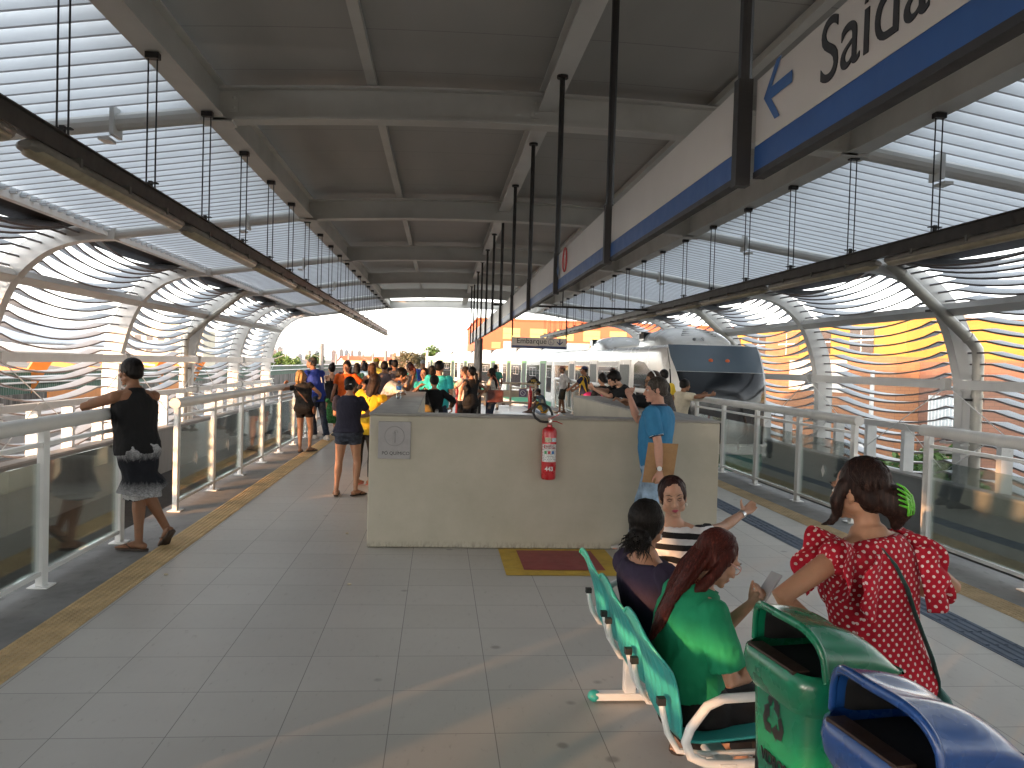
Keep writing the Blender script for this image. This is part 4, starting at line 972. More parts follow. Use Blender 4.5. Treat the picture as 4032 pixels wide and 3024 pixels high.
# ---------------------------------------------------------------- recycling bins
def rr_ring(w, d, z, r, n=6, cx=0, cy=0):
    out = []
    for (sx, sy, a0) in ((1, 1, 0), (-1, 1, 90), (-1, -1, 180), (1, -1, 270)):
        for k in range(n + 1):
            a = R(a0 + 90 * k / n); out.append((cx + sx * (w / 2 - r) + r * math.cos(a), cy + sy * (d / 2 - r) + r * math.sin(a), z))
    return out
def bin_(loc, rz, col, dark, label, name_mat, word):
    t = thing('recycling_bin', label, 'bin', loc, rz); t.scale = (.78, .72, .962)
    PL = M(name_mat, col, .26, var=.05, scale=3, coat=.25)
    # local: front faces -X, width along Y
    mb = MB(); mb.rings([rr_ring(.25, .30, .30, .07), rr_ring(.27, .33, .34, .08), rr_ring(.30, .36, .62, .085), rr_ring(.325, .395, .93, .09)]); body = mb.build('body', PL, t, smooth=True, ang=50)
    mb = MB(); mb.rings([rr_ring(.335, .405, .90, .09), rr_ring(.385, .445, .935, .11), rr_ring(.40, .46, .97, .115), rr_ring(.39, .45, 1.0, .112), rr_ring(.36, .42, 1.008, .10), rr_ring(.30, .36, .965, .08)], cap=False); mb.build('rim', PL, t, smooth=True, ang=70)
    # hood: arched shell, open at the front
    mb = MB()
    def hood(u, v, inner=0):
        q = 2 * v - 1; a = abs(q)
        x = -.115 + .30 * u - .045 * (1 - a ** 2) * (1 - u) 
        top = (.118 - .012 * u - .115 * u ** 3.2) - .018 * math.exp(-((q) / .25) ** 2) * (u * (1 - u) * 4)
        prof_ = (1 - a ** 3.4) ** (1 / 2.2)
        hw = .215 - .035 * u ** 3
        flare = .012 * (1 - u) ** 6
        return (x, (hw + flare) * math.copysign(min(1, a ** .85), q), 1.0 + (top + flare * .6) * prof_)
    mb.grid(hood, 24, 36)
    # back closure
    o_ = len(mb.v); ring = [hood(1, k / 36) for k in range(37)]
    mb.v += [(p[0] + .015, p[1] * .96, 1.0) for p in ring] ; base = o_ - 37
    for k in range(36): mb.f.append((base + k, base + k + 1, o_ + k + 1, o_ + k)); mb.mi.append(0)
    mb.build('hood', PL, t, smooth=True, ang=75, fix=False, solid=.014)
    mb = MB(); mb.grid(lambda u, v: (lambda p: (p[0] + .018, p[1] * .93, 1.0 + (p[2] - 1.0) * .90))(hood(.03 + .94 * u, v)), 16, 24); mb.build('hood_inner_shade', M('bin painted inner shade', (.004, .004, .004), .9), t, smooth=True, fix=False)  # black shell paints the deep shade under the hood
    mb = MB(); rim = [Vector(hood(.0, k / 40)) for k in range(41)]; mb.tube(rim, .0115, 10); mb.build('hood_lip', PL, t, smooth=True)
    mb = MB(); mb.rings([rr_ring(.30, .36, .55, .07), rr_ring(.31, .37, .985, .08)]); mb.build('body_inner_shade', M('bin painted inner shade', (.004, .004, .004), .9), t)  # black block paints the shade inside the body
    mb = MB(); mb.box((-.185, -.15, .992), (-.125, .15, 1.012)); mb.build('stub_plate', M('rusty dark plate', (.045, .025, .018), .5, metal=.3, var=.3, scale=14), t, bevel=.003)
    mb = MB(); mb.tube([(.17, 0, 0), (.17, 0, .88)], .03, 12); mb.build('post', SEATW, t, smooth=True)
    # recycling symbol on the front
    def onf(y, z):   # point on the tapering front face
        k = (z - .62) / .31; return (-(.150 + .0125 * k) - .0022, -y, z)
    BLK = M('black screen print', (.012, .012, .012), .5, var=.02)
    mb = MB()
    for k in range(3):
        a = R(-120 * k); rot2 = lambda p: (p[0] * math.cos(a) - p[1] * math.sin(a), p[0] * math.sin(a) + p[1] * math.cos(a))
        A_, B_, C_ = (0, .075), (.065, -.0375), (-.065, -.0375); L2 = lambda p, q, t_: (p[0] + (q[0] - p[0]) * t_, p[1] + (q[1] - p[1]) * t_)
        path = [L2(C_, A_, .60), L2(C_, A_, .86), L2(A_, B_, .14), L2(A_, B_, .34)]; tip = L2(A_, B_, .60); hb = .024
        def q3(p): X, Y = rot2(p); return onf(X, .845 + Y)
        offs = []
        for i_ in range(4):
            p_, n_ = path[max(0, i_ - 1)], path[min(3, i_ + 1)]; dx_, dy_ = n_[0] - p_[0], n_[1] - p_[1]; l_ = math.hypot(dx_, dy_); offs.append((-dy_ / l_ * .0135, dx_ / l_ * .0135))
        for i_ in range(3): mb.quad(q3((path[i_][0] - offs[i_][0], path[i_][1] - offs[i_][1])), q3((path[i_ + 1][0] - offs[i_ + 1][0], path[i_ + 1][1] - offs[i_ + 1][1])), q3((path[i_ + 1][0] + offs[i_ + 1][0], path[i_ + 1][1] + offs[i_ + 1][1])), q3((path[i_][0] + offs[i_][0], path[i_][1] + offs[i_][1])))
        o2 = (offs[3][0] / .0135 * hb, offs[3][1] / .0135 * hb); e_ = path[3]
        mb.add([q3((e_[0] - o2[0], e_[1] - o2[1])), q3(tip), q3((e_[0] + o2[0], e_[1] + o2[1]))], [(0, 1, 2)])
    mb.build('recycling_symbol', BLK, t, fix=False)
    if word:
        p0 = onf(-.075, .71); p1 = onf(.075, .71); up = Vector(onf(0, .85)) - Vector(onf(0, .71))
        text_mesh(word, .046, BLK, t, frame_mtx((p0[0] - .002, p0[1], p0[2]), Vector(p1) - Vector(p0), up), bold=.0006)
    return t
bin_((1.005, 1.99, 0), R(8), (.006, .155, .075), 0, 'green glass recycling bin under the elbow of the woman in red', 'green bin plastic', 'VIDROS')
bin_((.995, 1.53, 0), R(8), (.012, .058, .215), 0, 'blue recycling bin in the front right corner next to the green one', 'blue bin plastic', '')

# ---------------------------------------------------------------- train
t = thing('tram_train', 'white and green articulated light rail train standing at the right platform', 'train', (6.50, 0, 0))
TW_ = M('train white paint', (.66, .65, .62), .25, var=.05, scale=1.2, coat=.3); TGN = M('train green paint', (.02, .20, .11), .35, var=.06); TBG = M('train brow grey blue', (.075, .105, .135), .35, var=.06, scale=2)
TGR = M('train roof grey', (.42, .42, .40), .4, var=.1); DOORG = M('door jamb green', (.045, .20, .05), .4); DARKIN = M('dark open doorway', (.015, .02, .017), .5)
W = 1.22
def ring_c(zs=None):
    """section outline from lower left over the roof to lower right"""
    P = [(-1.06, -.80), (-1.15, -.55), (-1.20, -.1), (-W, .5), (-W, 1.2), (-1.215, 1.78), (-1.21, 2.08), (-1.195, 2.20), (-1.12, 2.275), (-.6, 2.32), (0, 2.335)]
    return P + [(-x, z) for x, z in reversed(P[:-1])]
SEC = ring_c()
def nose_y(z, x):
    # raked rounded front: y of the nose skin
    k = max(0, min(1, (z - .8) / 1.54)); base = .15 + .75 * k ** 2.2 + max(0, (.2 - z)) * .12
    return base + .42 * (abs(x) / W) ** 4.5 * (1 - .5 * k)
def mt_car(p, q):
    d = Vector((q[0] - p[0], q[1] - p[1], 0)); a = math.atan2(-d.x, d.y); return Matrix.Translation((p[0] - 6.50, p[1], 0)) @ Matrix.Rotation(a, 4, 'Z'), d.length
def B(mtx, nm, mat, fn, parent=t, **kw):
    mb = MB(); fn(mb); mb.xform(mtx); return mb.build(nm, mat, parent, **kw)
def car(mtx, L, nose, green):
    y0 = 0
    def shell(mb):
        n = 30 if nose else 2
        rings = []
        ys = [0, .12, L - .32, L - .2] if not nose else None
        if not nose:
            for y, s in ((.05, .9), (.08, .985), (.25, 1), (L - .25, 1), (L - .08, .985), (L - .05, .9)):
                rings.append([(x * s, y, z if z < 0 else z * (1 - (1 - s) * .4)) for x, z in SEC])
            mb.rings(rings)
        else:
            for u in (0, .06, .15, .3, .6, 1.0):
                r = []
                for x, z in SEC:
                    yn = nose_y(z, x); sh = 1 if u > .15 else (.93 + .07 * (u / .15) ** .5)
                    r.append((x * sh, yn + (3.6 - yn) * u, z))
                rings.append(r)
            rings += [[(x, L - .25, z) for x, z in SEC], [(x * .985, L - .08, z) for x, z in SEC], [(x * .9, L - .05, z) for x, z in SEC]]
            mb.rings(rings, cap=False)
            # nose skin between left and right outline
            m = len(SEC); half = m // 2
            def skin(u, v):
                i = u * half; k = int(min(half - 1, i)); f = i - k
                zl = SEC[k][1] + (SEC[k + 1][1] - SEC[k][1]) * f; xl = SEC[k][0] + (SEC[k + 1][0] - SEC[k][0]) * f
                x = xl * .93 * (1 - 2 * v)
                z = zl
                return (x, nose_y(z, x), z)
            mb.grid(skin, 40, 24)
    B(mtx, 'car_body', TW_, shell, smooth=True, ang=50)
    ys = 3.7 if nose else .5
    # lower green skirt, grey roof cove
    for s in (-1, 1):
        B(mtx, 'skirt_panel', TGN, lambda mb: mb.add([(s * 1.225, ys, -.02), (s * 1.225, L - .35, -.02), (s * 1.18, L - .35, -.5), (s * 1.18, ys, -.5)], [(0, 1, 2, 3)]), fix=False)
    def jamb(y, s, open_):
        x = s * (W + .006)
        def f(mb):
            for (a, b) in ((y - .70, y - .60), (y + .60, y + .70)): mb.box((min(x, x - s * .05), a, .0), (max(x, x - s * .05), b, 1.80))
            mb.box((min(x, x - s * .05), y - .72, 1.80), (max(x, x - s * .05), y + .72, 1.93))
        B(mtx, 'door_frame', DOORG if green else TW_, f)
        B(mtx, 'door', DARKIN if open_ else TRAINGLASS, lambda mb: mb.box((min(x - s * .002, x - s * .03), y - .598, .02), (max(x - s * .002, x - s * .03), y + .598, 1.797)))
    nd_ = 3
    dys = [4.9, 9.6, 14.1] if nose else [2.6, 7.9, 13.2]
    for s in (-1, 1):
        for i, y in enumerate(dys): jamb(y, s, s < 0)
        edges = [ys] + [e for y in dys for e in (y - .82, y + .82)] + [L - .45]
        for a, b in zip(edges[0::2], edges[1::2]):
            if b - a < .5: continue
            x = s * (W + .004)
            B(mtx, 'window', TRAINGLASS, lambda mb: mb.box((min(x, x - s * .02), a + .08, .42), (max(x, x - s * .02), b - .08, 1.72)))
            B(mtx, 'head_panel', TGR, lambda mb: mb.box((min(x, x - s * .02), a + .02, 1.745), (max(x, x - s * .02), b - .02, 1.88)))
            x2 = s * (W + .010); m2 = (a + b) / 2; w2 = min(.95, (b - a) * .32)
            def sash(mb):
                for c in (-.5, .5):
                    for (p, q, r_, u_) in ((-.46, .46, 1.56, 1.585), (-.46, .46, 1.13, 1.155), (-.46, -.43, 1.155, 1.56), (.43, .46, 1.155, 1.56)):
                        mb.box((min(x2, x2 - s * .006), m2 + (c + p) * w2, r_), (max(x2, x2 - s * .006), m2 + (c + q) * w2, u_))
            B(mtx, 'sash', M('window sash grey', (.33, .33, .32), .4), sash)
    # roof seams and units
    B(mtx, 'roof_walk', TGR, lambda mb: mb.box((-.55, ys, 2.335), (.55, L - .4, 2.40)))
    for yc in ((3.5, 11.0) if nose else (4.0, 11.8)):
        L2 = 3.4
        def unit(mb):
            rg = []
            for (u, h, w) in ((0, .06, .82), (.06, .32, .80), (.16, .44, .84), (.3, .50, .88), (.62, .52, .90), (.80, .45, .88), (.93, .27, .84), (1, .05, .78)):
                y = yc - L2 / 2 + L2 * (1 - u)
                rg.append([(w * math.cos(R(180 - 180 * k / 14)) , y, 2.30 + h * math.sin(R(180 * k / 14)) ** .55) for k in range(15)])
            mb.rings(rg)
        u_ = B(mtx, 'roof_unit', TW_, unit, smooth=True, ang=60)
        def vents(mb):
            yb = yc + L2 / 2 - .30
            for s in (-1, 1):
                mb.box((s * .52 - .26, yb - .02, 2.50), (s * .52 + .26, yb + .10, 2.74)); mb.box((s * .80 - .08, yb - .75, 2.48), (s * .80 + .14, yb - .25, 2.68))
        B(mtx, 'vent', TRAINGLASS, vents, u_)
        if nose and yc < 5:
            def sl(mb):
                for k in range(4): mb.box((-.45 + .05 * k, yc - L2 / 2 + .26 + .12 * k, 2.56 + .05 * k), (.45 - .05 * k, yc - L2 / 2 + .29 + .12 * k, 2.575 + .05 * k))
            B(mtx, 'vent_slits', RUBBER, sl, u_)
    # underframe and bogies
    B(mtx, 'underframe', DARKSTEEL, lambda mb: mb.box((-1.0, ys if not nose else 1.2, -1.05), (1.0, L - .5, -.78)))
m1, L1 = mt_car((6.50, 17.7), (6.52, 37.0)); car(m1, L1, True, False)
pts = [(6.58, 37.3), (5.35, 53.6), (2.9, 69.8), (-.2, 86.0)]
for a, b in zip(pts[:-1], pts[1:]):
    m_, L_ = mt_car(a, b); car(m_, L_ - .25, False, True)
    B(m_, 'gangway', RUBBER, lambda mb: mb.box((-1.05, -.3, -.6), (1.05, .06, 2.12)))
# nose details
def skinpatch(mb, z0, z1, xw, off, n=16, m=20):
    def f(u, v):
        z = z0 + (z1 - z0) * u; w = 1.07 if callable(xw) else xw; xl = -xw(z) if callable(xw) else -w; x = xl + (w - xl) * v; return (x, nose_y(z, x) - off, z)
    mb.grid(f, n, m)
wx = lambda z: .80 + .30 * min(1, max(0, z / 2.0)) ** 1.6 
B(m1, 'windshield', darkglass('windshield glass', (.012, .015, .019), .14), lambda mb: skinpatch(mb, .02, 1.66, wx, .006), smooth=True, fix=False)
B(m1, 'brow_panel', TBG, lambda mb: skinpatch(mb, 1.668, 2.29, wx, .006), smooth=True, fix=False)
B(m1, 'nose_skirt', TGN, lambda mb: skinpatch(mb, -.62, -.22, 1.1, .012), smooth=True, fix=False)
B(m1, 'bumper', TW_, lambda mb: skinpatch(mb, -.20, -.02, 1.12, .05), smooth=True, fix=False, solid=.06)
AMB = M('amber marker lens', (.55, .10, .02), .3)
for x in (-.20, .20):
    B(m1, 'marker_lamp', AMB, lambda mb: mb.ellipsoid((x, nose_y(1.93, x) - .015, 1.93), (.055, .02, .045)), smooth=True)
for s in (-1, 1):
    B(m1, 'headlight', CHROME, lambda mb: (mb.ellipsoid((s * 1.10, nose_y(-.05, 1.1) - .01, -.02), (.09, .04, .09)), mb.ellipsoid((s * 1.10, nose_y(-.3, 1.1) - .01, -.27), (.09, .04, .09))), smooth=True)
B(m1, 'wiper', RUBBER, lambda mb: (mb.tube([(.62, nose_y(.0, .6) - .04, .0), (.60, nose_y(.35, .6) - .05, .38), (.44, nose_y(.85, .45) - .04, .88)], .012, 6), mb.tube([(.62, nose_y(.3, .6) - .05, .34), (.36, nose_y(.2, .36) - .04, .12)], .01, 6)))
B(m1, 'horn', CHROME, lambda mb: (mb.lathe([(.015, 0), (.02, .1), (.055, .17)], 12, (.02, 2.0, 2.44), Matrix.Rotation(R(80), 3, 'X')), mb.lathe([(.015, 0), (.018, .08), (.045, .13)], 12, (-.12, 2.0, 2.44), Matrix.Rotation(R(80), 3, 'X') @ Matrix.Rotation(R(-25), 3, 'Y'))), smooth=True)
for s in (-1, 1):
    def cabwin(mb):
        P = [(3.75, .30), (3.75, 1.80), (3.3, 1.90), (2.7, 1.86), (2.15, 1.66), (1.65, 1.28), (1.25, .8), (1.05, .30)]
        mb.prism([(a, b) for a, b in P], s * (W + .004), s * (W - .02), 0)
    B(m1, 'cab_window', TRAINGLASS, cabwin)
B(m1, 'mirror', RUBBER, lambda mb: (mb.box((1.42, 1.5, 1.22), (1.52, 1.62, 1.62)), mb.beam((1.2, 1.7, 1.5), (1.45, 1.56, 1.5), .03, .03)))
# ---------------------------------------------------------------- people
def blob(mb, voxel, smooth=3, fac=.5):
    """weld overlapping closed shells into one continuous surface"""
    me = mb.mesh('tmp'); bm = bmesh.new(); bm.from_mesh(me); bmesh.ops.recalc_face_normals(bm, faces=bm.faces); bm.to_mesh(me); bm.free()
    o = bpy.data.objects.new('tmp', me); COL.objects.link(o)
    r = o.modifiers.new('r', 'REMESH'); r.mode = 'VOXEL'; r.voxel_size = voxel; r.adaptivity = 0
    if smooth: s = o.modifiers.new('s', 'SMOOTH'); s.factor = fac; s.iterations = smooth
    dg = bpy.context.evaluated_depsgraph_get(); out = bpy.data.meshes.new_from_object(o.evaluated_get(dg))
    bpy.data.objects.remove(o); bpy.data.meshes.remove(me)
    return out
def link(me, name, mats, parent):
    me.name = name
    if len(me.materials): me.materials.clear()
    for m in (mats if isinstance(mats, (list, tuple)) else [mats]): me.materials.append(m)
    me.shade_smooth(); o = bpy.data.objects.new(name, me); COL.objects.link(o); o.parent = parent; return o
def ruffle(me, amp, scale, stretch=(1, 1, 1), seed=0, ridge=False):
    n = len(me.vertices); co = np.empty(n * 3, 'f'); me.vertices.foreach_get('co', co); co = co.reshape(-1, 3)
    no = np.empty(n * 3, 'f'); me.vertex_normals.foreach_get('vector', no); no = no.reshape(-1, 3)
    d = np.empty(n, 'f'); sx, sy, sz = (scale * k for k in stretch)
    for i in range(n):
        x, y, z = co[i]; q = mnoise.noise((x * sx + seed, y * sy, z * sz)); d[i] = (1 - 2 * abs(q)) if ridge else q
    co += no * (d * amp)[:, None]; me.vertices.foreach_set('co', co.ravel()); me.update()
def skin_mat(name, col):
    if name in _mc: return _mc[name]
    m, nt, b = nmat(name); co = coord(nt); n = noise(nt, co, 14, 6, .6); n2 = noise(nt, co, 90, 3)
    c = ramp(nt, n, [(.3, tuple(k * .86 for k in col)), (.5, col), (.72, (min(1, col[0] * 1.1), col[1] * .97, col[2] * .93))])
    lk(nt, c, b.inputs['Base Color']); b.inputs['Roughness'].default_value = .55; b.inputs['Specular IOR Level'].default_value = .28
    b.inputs['Subsurface Weight'].default_value = .08; b.inputs['Subsurface Radius'].default_value = (1, .35, .2); b.inputs['Subsurface Scale'].default_value = .012
    bump(nt, b, n2, .08, .003); _mc[name] = m; return m
SKIN = dict(a=skin_mat('light tan skin', (.46, .27, .185)), b=skin_mat('tan skin', (.36, .19, .115)), c=skin_mat('brown skin', (.23, .115, .065)), d=skin_mat('dark skin', (.10, .05, .032)), p=skin_mat('rosy skin', (.50, .28, .205)))
def cloth(name, col, var=.12, scale=9, wr=.35, pattern=None):
    if name in _mc: return _mc[name]
    m, nt, b = nmat(name); co = coord(nt); n = noise(nt, co, scale, 5)
    c = ramp(nt, n, [(.3, tuple(k * (1 - var * 1.5) for k in col)), (.55, col), (.75, tuple(min(1, k * (1 + var)) for k in col))])
    if pattern: c = pattern(nt, co, c)
    lk(nt, c, b.inputs['Base Color']); b.inputs['Roughness'].default_value = .85; b.inputs['Specular IOR Level'].default_value = .25
    b.inputs['Sheen Weight'].default_value = .0
    w = noise(nt, mapping(nt, co, (1, 1, .55)), 16, 3, .55); wv = noise(nt, co, 260, 2)
    bump(nt, b, mathn(nt, 'MULTIPLY_ADD', wv, .06, w), wr, .02); _mc[name] = m; return m
def hair_mat(name, col, tip=None):
    if name in _mc: return _mc[name]
    m, nt, b = nmat(name); co = coord(nt); v = mapping(nt, co, (1, 1, .10)); n = noise(nt, v, 130, 4, .7); n2 = noise(nt, mapping(nt, co, (1, 1, .25)), 26, 3)
    hi = tip or tuple(min(1, k * 2.2 + .004) for k in col)
    c = ramp(nt, n, [(.35, tuple(k * .5 for k in col)), (.55, col), (.78, hi)]); lk(nt, c, b.inputs['Base Color'])
    b.inputs['Roughness'].default_value = .5; b.inputs['Specular IOR Level'].default_value = .16; bump(nt, b, mathn(nt, 'ADD', n, n2), .35, .006); _mc[name] = m; return m
HB = hair_mat('black hair', (.009, .007, .006)); HD = hair_mat('dark brown hair', (.022, .012, .008)); HBR = hair_mat('brown hair', (.07, .035, .018)); HR = hair_mat('auburn hair', (.06, .013, .009), (.17, .035, .02)); HY = hair_mat('blonde hair', (.28, .16, .06), (.5, .33, .15)); HG = hair_mat('greying hair', (.05, .042, .035), (.22, .20, .18))
HS = hair_mat('cropped hair', (.05, .032, .024))
EYEW = M('eye white', (.6, .58, .55), .25); IRIS = darkglass('dark iris', (.012, .007, .004), .1); LIPC = M('lips', (.30, .085, .075), .4); LIPP = M('pink lips', (.36, .05, .085), .35); BROWH = M('eyebrow hair', (.02, .012, .009), .7)
FLIP = M('brown flip flop', (.045, .03, .022), .7); SHOEW = M('grey white sneaker', (.42, .40, .38), .6, var=.2); SHOED = M('dark shoe', (.02, .018, .018), .5); SANDP = M('pink sandal', (.60, .22, .18), .5); JEAN_D = cloth('dark denim', (.022, .032, .055), .35, 26); JEAN_L = cloth('washed light denim', (.30, .42, .56), .32, 11); BLKC = cloth('black cotton', (.011, .011, .012)); NAVYC = cloth('navy cotton', (.018, .018, .032))

MALE = [(-.10, .10, .085, 0), (-.05, .158, .112, -.006), (.02, .165, .115, -.01), (.10, .153, .106, 0), (.18, .150, .102, .006), (.27, .160, .111, .008), (.36, .172, .115, .004), (.43, .170, .104, -.006), (.48, .140, .082, -.014), (.52, .085, .062, -.014), (.55, .056, .056, -.012)]
FEM = [(-.10, .11, .09, 0), (-.05, .172, .118, -.008), (.02, .168, .116, -.010), (.10, .140, .098, 0), (.18, .126, .088, .006), (.27, .138, .096, .006), (.36, .148, .102, .002), (.43, .146, .092, -.008), (.48, .118, .074, -.014), (.52, .070, .054, -.014), (.55, .047, .050, -.012)]
def lerp(a, b, t): return a + (b - a) * t
def sect(T, s):
    for a, b in zip(T[:-1], T[1:]):
        if s <= b[0]: t = max(0, (s - a[0]) / (b[0] - a[0])); return [lerp(p, q, t) for p, q in zip(a[1:], b[1:])]
    return list(T[-1][1:])
def ik(A, T, la, lb, pole):
    d = T - A; L = d.length
    if L > (la + lb) * .995: T = A + d * ((la + lb) * .995 / L); d = T - A; L = d.length
    L = max(L, abs(la - lb) + .01)
    x = (la * la - lb * lb + L * L) / (2 * L); h = math.sqrt(max(0, la * la - x * x)); u = d.normalized(); p = pole - u * pole.dot(u)
    if p.length < 1e-4: p = u.orthogonal()
    return A + u * x + p.normalized() * h, T
def person(label, loc, rz, H=1.7, sex='m', bulk=1.0, lean=(0, 0), side=0., twist=0., head=(0, 0, 0), pz=.93, px=(0, 0), feet=None, footyaw=(0, 0), toe=(0, 0), hands=None, elbow=None, palm=None, curl=(.5, .5),
           skin='b', top=None, bottom=None, hair=None, shoes=None, near=1, face=True, belly=0, group=None, lips=None, eyes_closed=False, thumb=.6, world=True):
    s = H / 1.70; Rz = Matrix.Rotation(-rz, 3, 'Z'); L0 = Vector((loc[0], loc[1], 0))
    def LOC(p):  # world metres -> unscaled local
        return Rz @ (Vector(p) - L0) / s
    root = thing('person', label, 'person', (loc[0], loc[1], 0), rz, group)
    T = MALE if sex == 'm' else FEM
    vox = (.0065 if near == 2 else .0095 if near == 1 else .013)
    bk = bulk
    # spine
    P = Vector((px[0], px[1], pz)); C = {}; N = 33; pos = P.copy(); 
    def frame(sv):
        t = min(1, max(0, sv / .5)); a = lerp(lean[0], lean[1], t * t * (3 - 2 * t)); tw = twist * t; sd = side * (.4 + .6 * t)
        m = Matrix.Rotation(tw, 3, 'Z') @ Matrix.Rotation(sd, 3, 'Y') @ Matrix.Rotation(-a, 3, 'X'); return m
    path = {0: P.copy()}
    ds = .01; p = P.copy(); S_ = [(0, p.copy())]
    for k in range(60): p = p + frame((k + .5) * ds).col[2] * ds; S_.append(((k + 1) * ds, p.copy()))
    p = P.copy()
    for k in range(16): p = p - frame(-(k + .5) * ds).col[2] * ds; S_.insert(0, (-(k + 1) * ds, p.copy()))
    def cen(sv):
        k = min(len(S_) - 2, max(0, int((sv + .16) / ds))); t = (sv - S_[k][0]) / ds; return S_[k][1].lerp(S_[k + 1][1], t)
    def ringat(sv, off=0, n=22, wmul=1, dmul=1, wabs=None, dabs=None):
        w, d, sh = sect(T, sv); w = w * bk; d = d * bk
        if belly and .0 < sv < .34: d += belly * .5 * math.sin((sv) / .34 * math.pi); sh += belly * .6 * math.sin(sv / .34 * math.pi)
        w = (wabs if wabs is not None else w * wmul + off); d = (dabs if dabs is not None else d * dmul + off)
        F = frame(sv); c = cen(sv) + F.col[1] * sh; out = []
        for k in range(n):
            a = 2 * math.pi * k / n; ca, sa = math.cos(a), math.sin(a); e = .86
            out.append(c + F.col[0] * w * math.copysign(abs(ca) ** e, ca) + F.col[1] * d * math.copysign(abs(sa) ** e, sa))
        return out
    J = dict(root=root, s=s, frame=frame, cen=cen, LOC=LOC)
    sw = (.182 if sex == 'm' else .158) * (.6 + .4 * bk); Fc = frame(.45)
    sh = [cen(.455) + Fc.col[0] * (q * sw) + Fc.col[1] * -.012 for q in (-1, 1)]
    Fp = frame(0); hipw = .088
    hip = [P + Fp.col[0] * (q * hipw) + Fp.col[2] * -.02 for q in (-1, 1)]
    ua, fa, th, shn = .285, .245, .415, .405
    if sex == 'f': ua, fa = .275, .235
    # legs
    if feet is None: feet = [(-.11, .0, .075), (.11, .0, .075)]; 
    else: feet = [LOC(f) if world else Vector(f) for f in feet]
    feet = [Vector(f) for f in feet]; knees = []
    for i in (0, 1):
        kn, an = ik(hip[i], feet[i], th, shn, Vector((math.sin(-footyaw[i]) * .8 + (.12 if i else -.12), math.cos(footyaw[i]), .15))); knees.append(kn); feet[i] = an
    # arms
    hd = []
    for i in (0, 1):
        q = -1 if i == 0 else 1
        t_ = None if hands is None else hands[i]
        if t_ is None: t_ = sh[i] + Vector((q * .06, .06, -.50))
        else: t_ = LOC(t_) if world else Vector(t_)
        pl = Vector((q * .35, -1, -.2)) if elbow is None or elbow[i] is None else Vector(elbow[i])
        el, hn = ik(sh[i], t_, ua, fa, pl); hd.append((sh[i], el, hn))
    J.update(sh=sh, hd=hd, hip=hip, knees=knees, feet=feet)
    # ------------- body surface
    mb = MB(); mb.rings([ringat(sv) for sv in (-.115, -.08, -.05, -.01, .03, .08, .13, .18, .23, .28, .33, .38, .42, .45, .48, .50, .52, .55)])
    ra = (.047, .043, .036, .039, .025) if sex == 'm' else (.041, .038, .032, .034, .022); rt = (.084, .076, .052, .056, .034) if sex == 'm' else (.090, .078, .050, .053, .031)
    ab = .55 + .45 * bk
    for i in (0, 1):
        q = -1 if i == 0 else 1; mb.tube([cen(.495) + Fc.col[0] * q * .03 + Fc.col[1] * -.02, cen(.475) + Fc.col[0] * q * sw * .6 + Fc.col[1] * -.018, sh[i]], [.044, .044, .044], 12, dome=True)
    for (a, e, h) in hd:
        mb.ellipsoid(a, [(.054 if sex == 'm' else .046) * ab] * 3)
        mb.tube([a, a.lerp(e, .4), e, e.lerp(h, .3), h], [r * ab for r in ra[:4]] + [ra[4]], 12, dome=True)
    for i in (0, 1):
        h, k, a = hip[i], knees[i], feet[i]
        mb.tube([h, h.lerp(k, .35), h.lerp(k, .75), k, k.lerp(a, .28), k.lerp(a, .65), a], [rt[0] * ab, rt[1] * ab, rt[2] * 1.15 * ab, rt[2] * ab, rt[3] * ab, rt[4] * 1.15 * ab, rt[4]], 12, dome=True)
        mb.ellipsoid(hip[i] + Fp.col[1] * -.055 + Fp.col[0] * (.012 if i == 0 else -.012) + Fp.col[2] * -.01, [.086 * ab, .078 * ab, .085 * ab])
        fy = footyaw[i]; fd = Matrix.Rotation(fy, 3, 'Z') @ Vector((0, math.cos(toe[i]), -math.sin(toe[i]))); fu = Matrix.Rotation(fy, 3, 'Z') @ Vector((0, math.sin(toe[i]), math.cos(toe[i])))
        heel = a - fd * .045 - fu * .042; ball = a + fd * .125 - fu * .052; tip = a + fd * .185 - fu * .058
        mb.tube([heel, a + fd * .02 - fu * .028, ball, tip], [.032, .038, .030, .014], 12, ell=[(1.05, 1), (1.05, 1), (1.45, .78), (1.9, .8)], up=fu, dome=True)
        sidev = fd.cross(fu); 
        for q in range(5): mb.tube([ball + sidev * (.034 - .017 * q) * (1 if i else -1) * -1, tip + sidev * (.036 - .018 * q) * (1 if i else -1) * -1 + fd * (.016 - .007 * abs(q - 0))], [.011, .009], 6, dome=True)
        J['foot%d' % i] = (a, fd, fu, sidev)
    if sex == 'f':
        for q in (-1, 1): mb.ellipsoid(cen(.315) + Fc.col[0] * (q * .068) + Fc.col[1] * (.086 * bk), [.060 * bk, .055 * bk, .056 * bk])
    # hands
    for i in (0, 1):
        a, e, h = hd[i]; f = (h - e).normalized(); q = -1 if i == 0 else 1
        n = Vector((-q, 0, 0)) if palm is None or palm[i] is None else (Rz @ Vector(palm[i]) if world else Vector(palm[i]))
        n = (n - f * n.dot(f)); n = n.normalized() if n.length > .05 else f.orthogonal().normalized()
        tv = f.cross(n) if i == 1 else n.cross(f)
        hs = .95 if sex == 'm' else .86
        rotc = lambda ang: (f * math.cos(ang) + n * math.sin(ang))
        kn = h + f * .085 * hs
        mb.tube([h - f * .01, h + f * .025 * hs, h + f * .06 * hs, kn], [.022 * hs, .026 * hs, .030 * hs, .029 * hs], 12, ell=[(1.1, .9), (1.25, .62), (1.32, .5), (1.3, .42)], up=n, dome=True)
        c_ = curl[i]
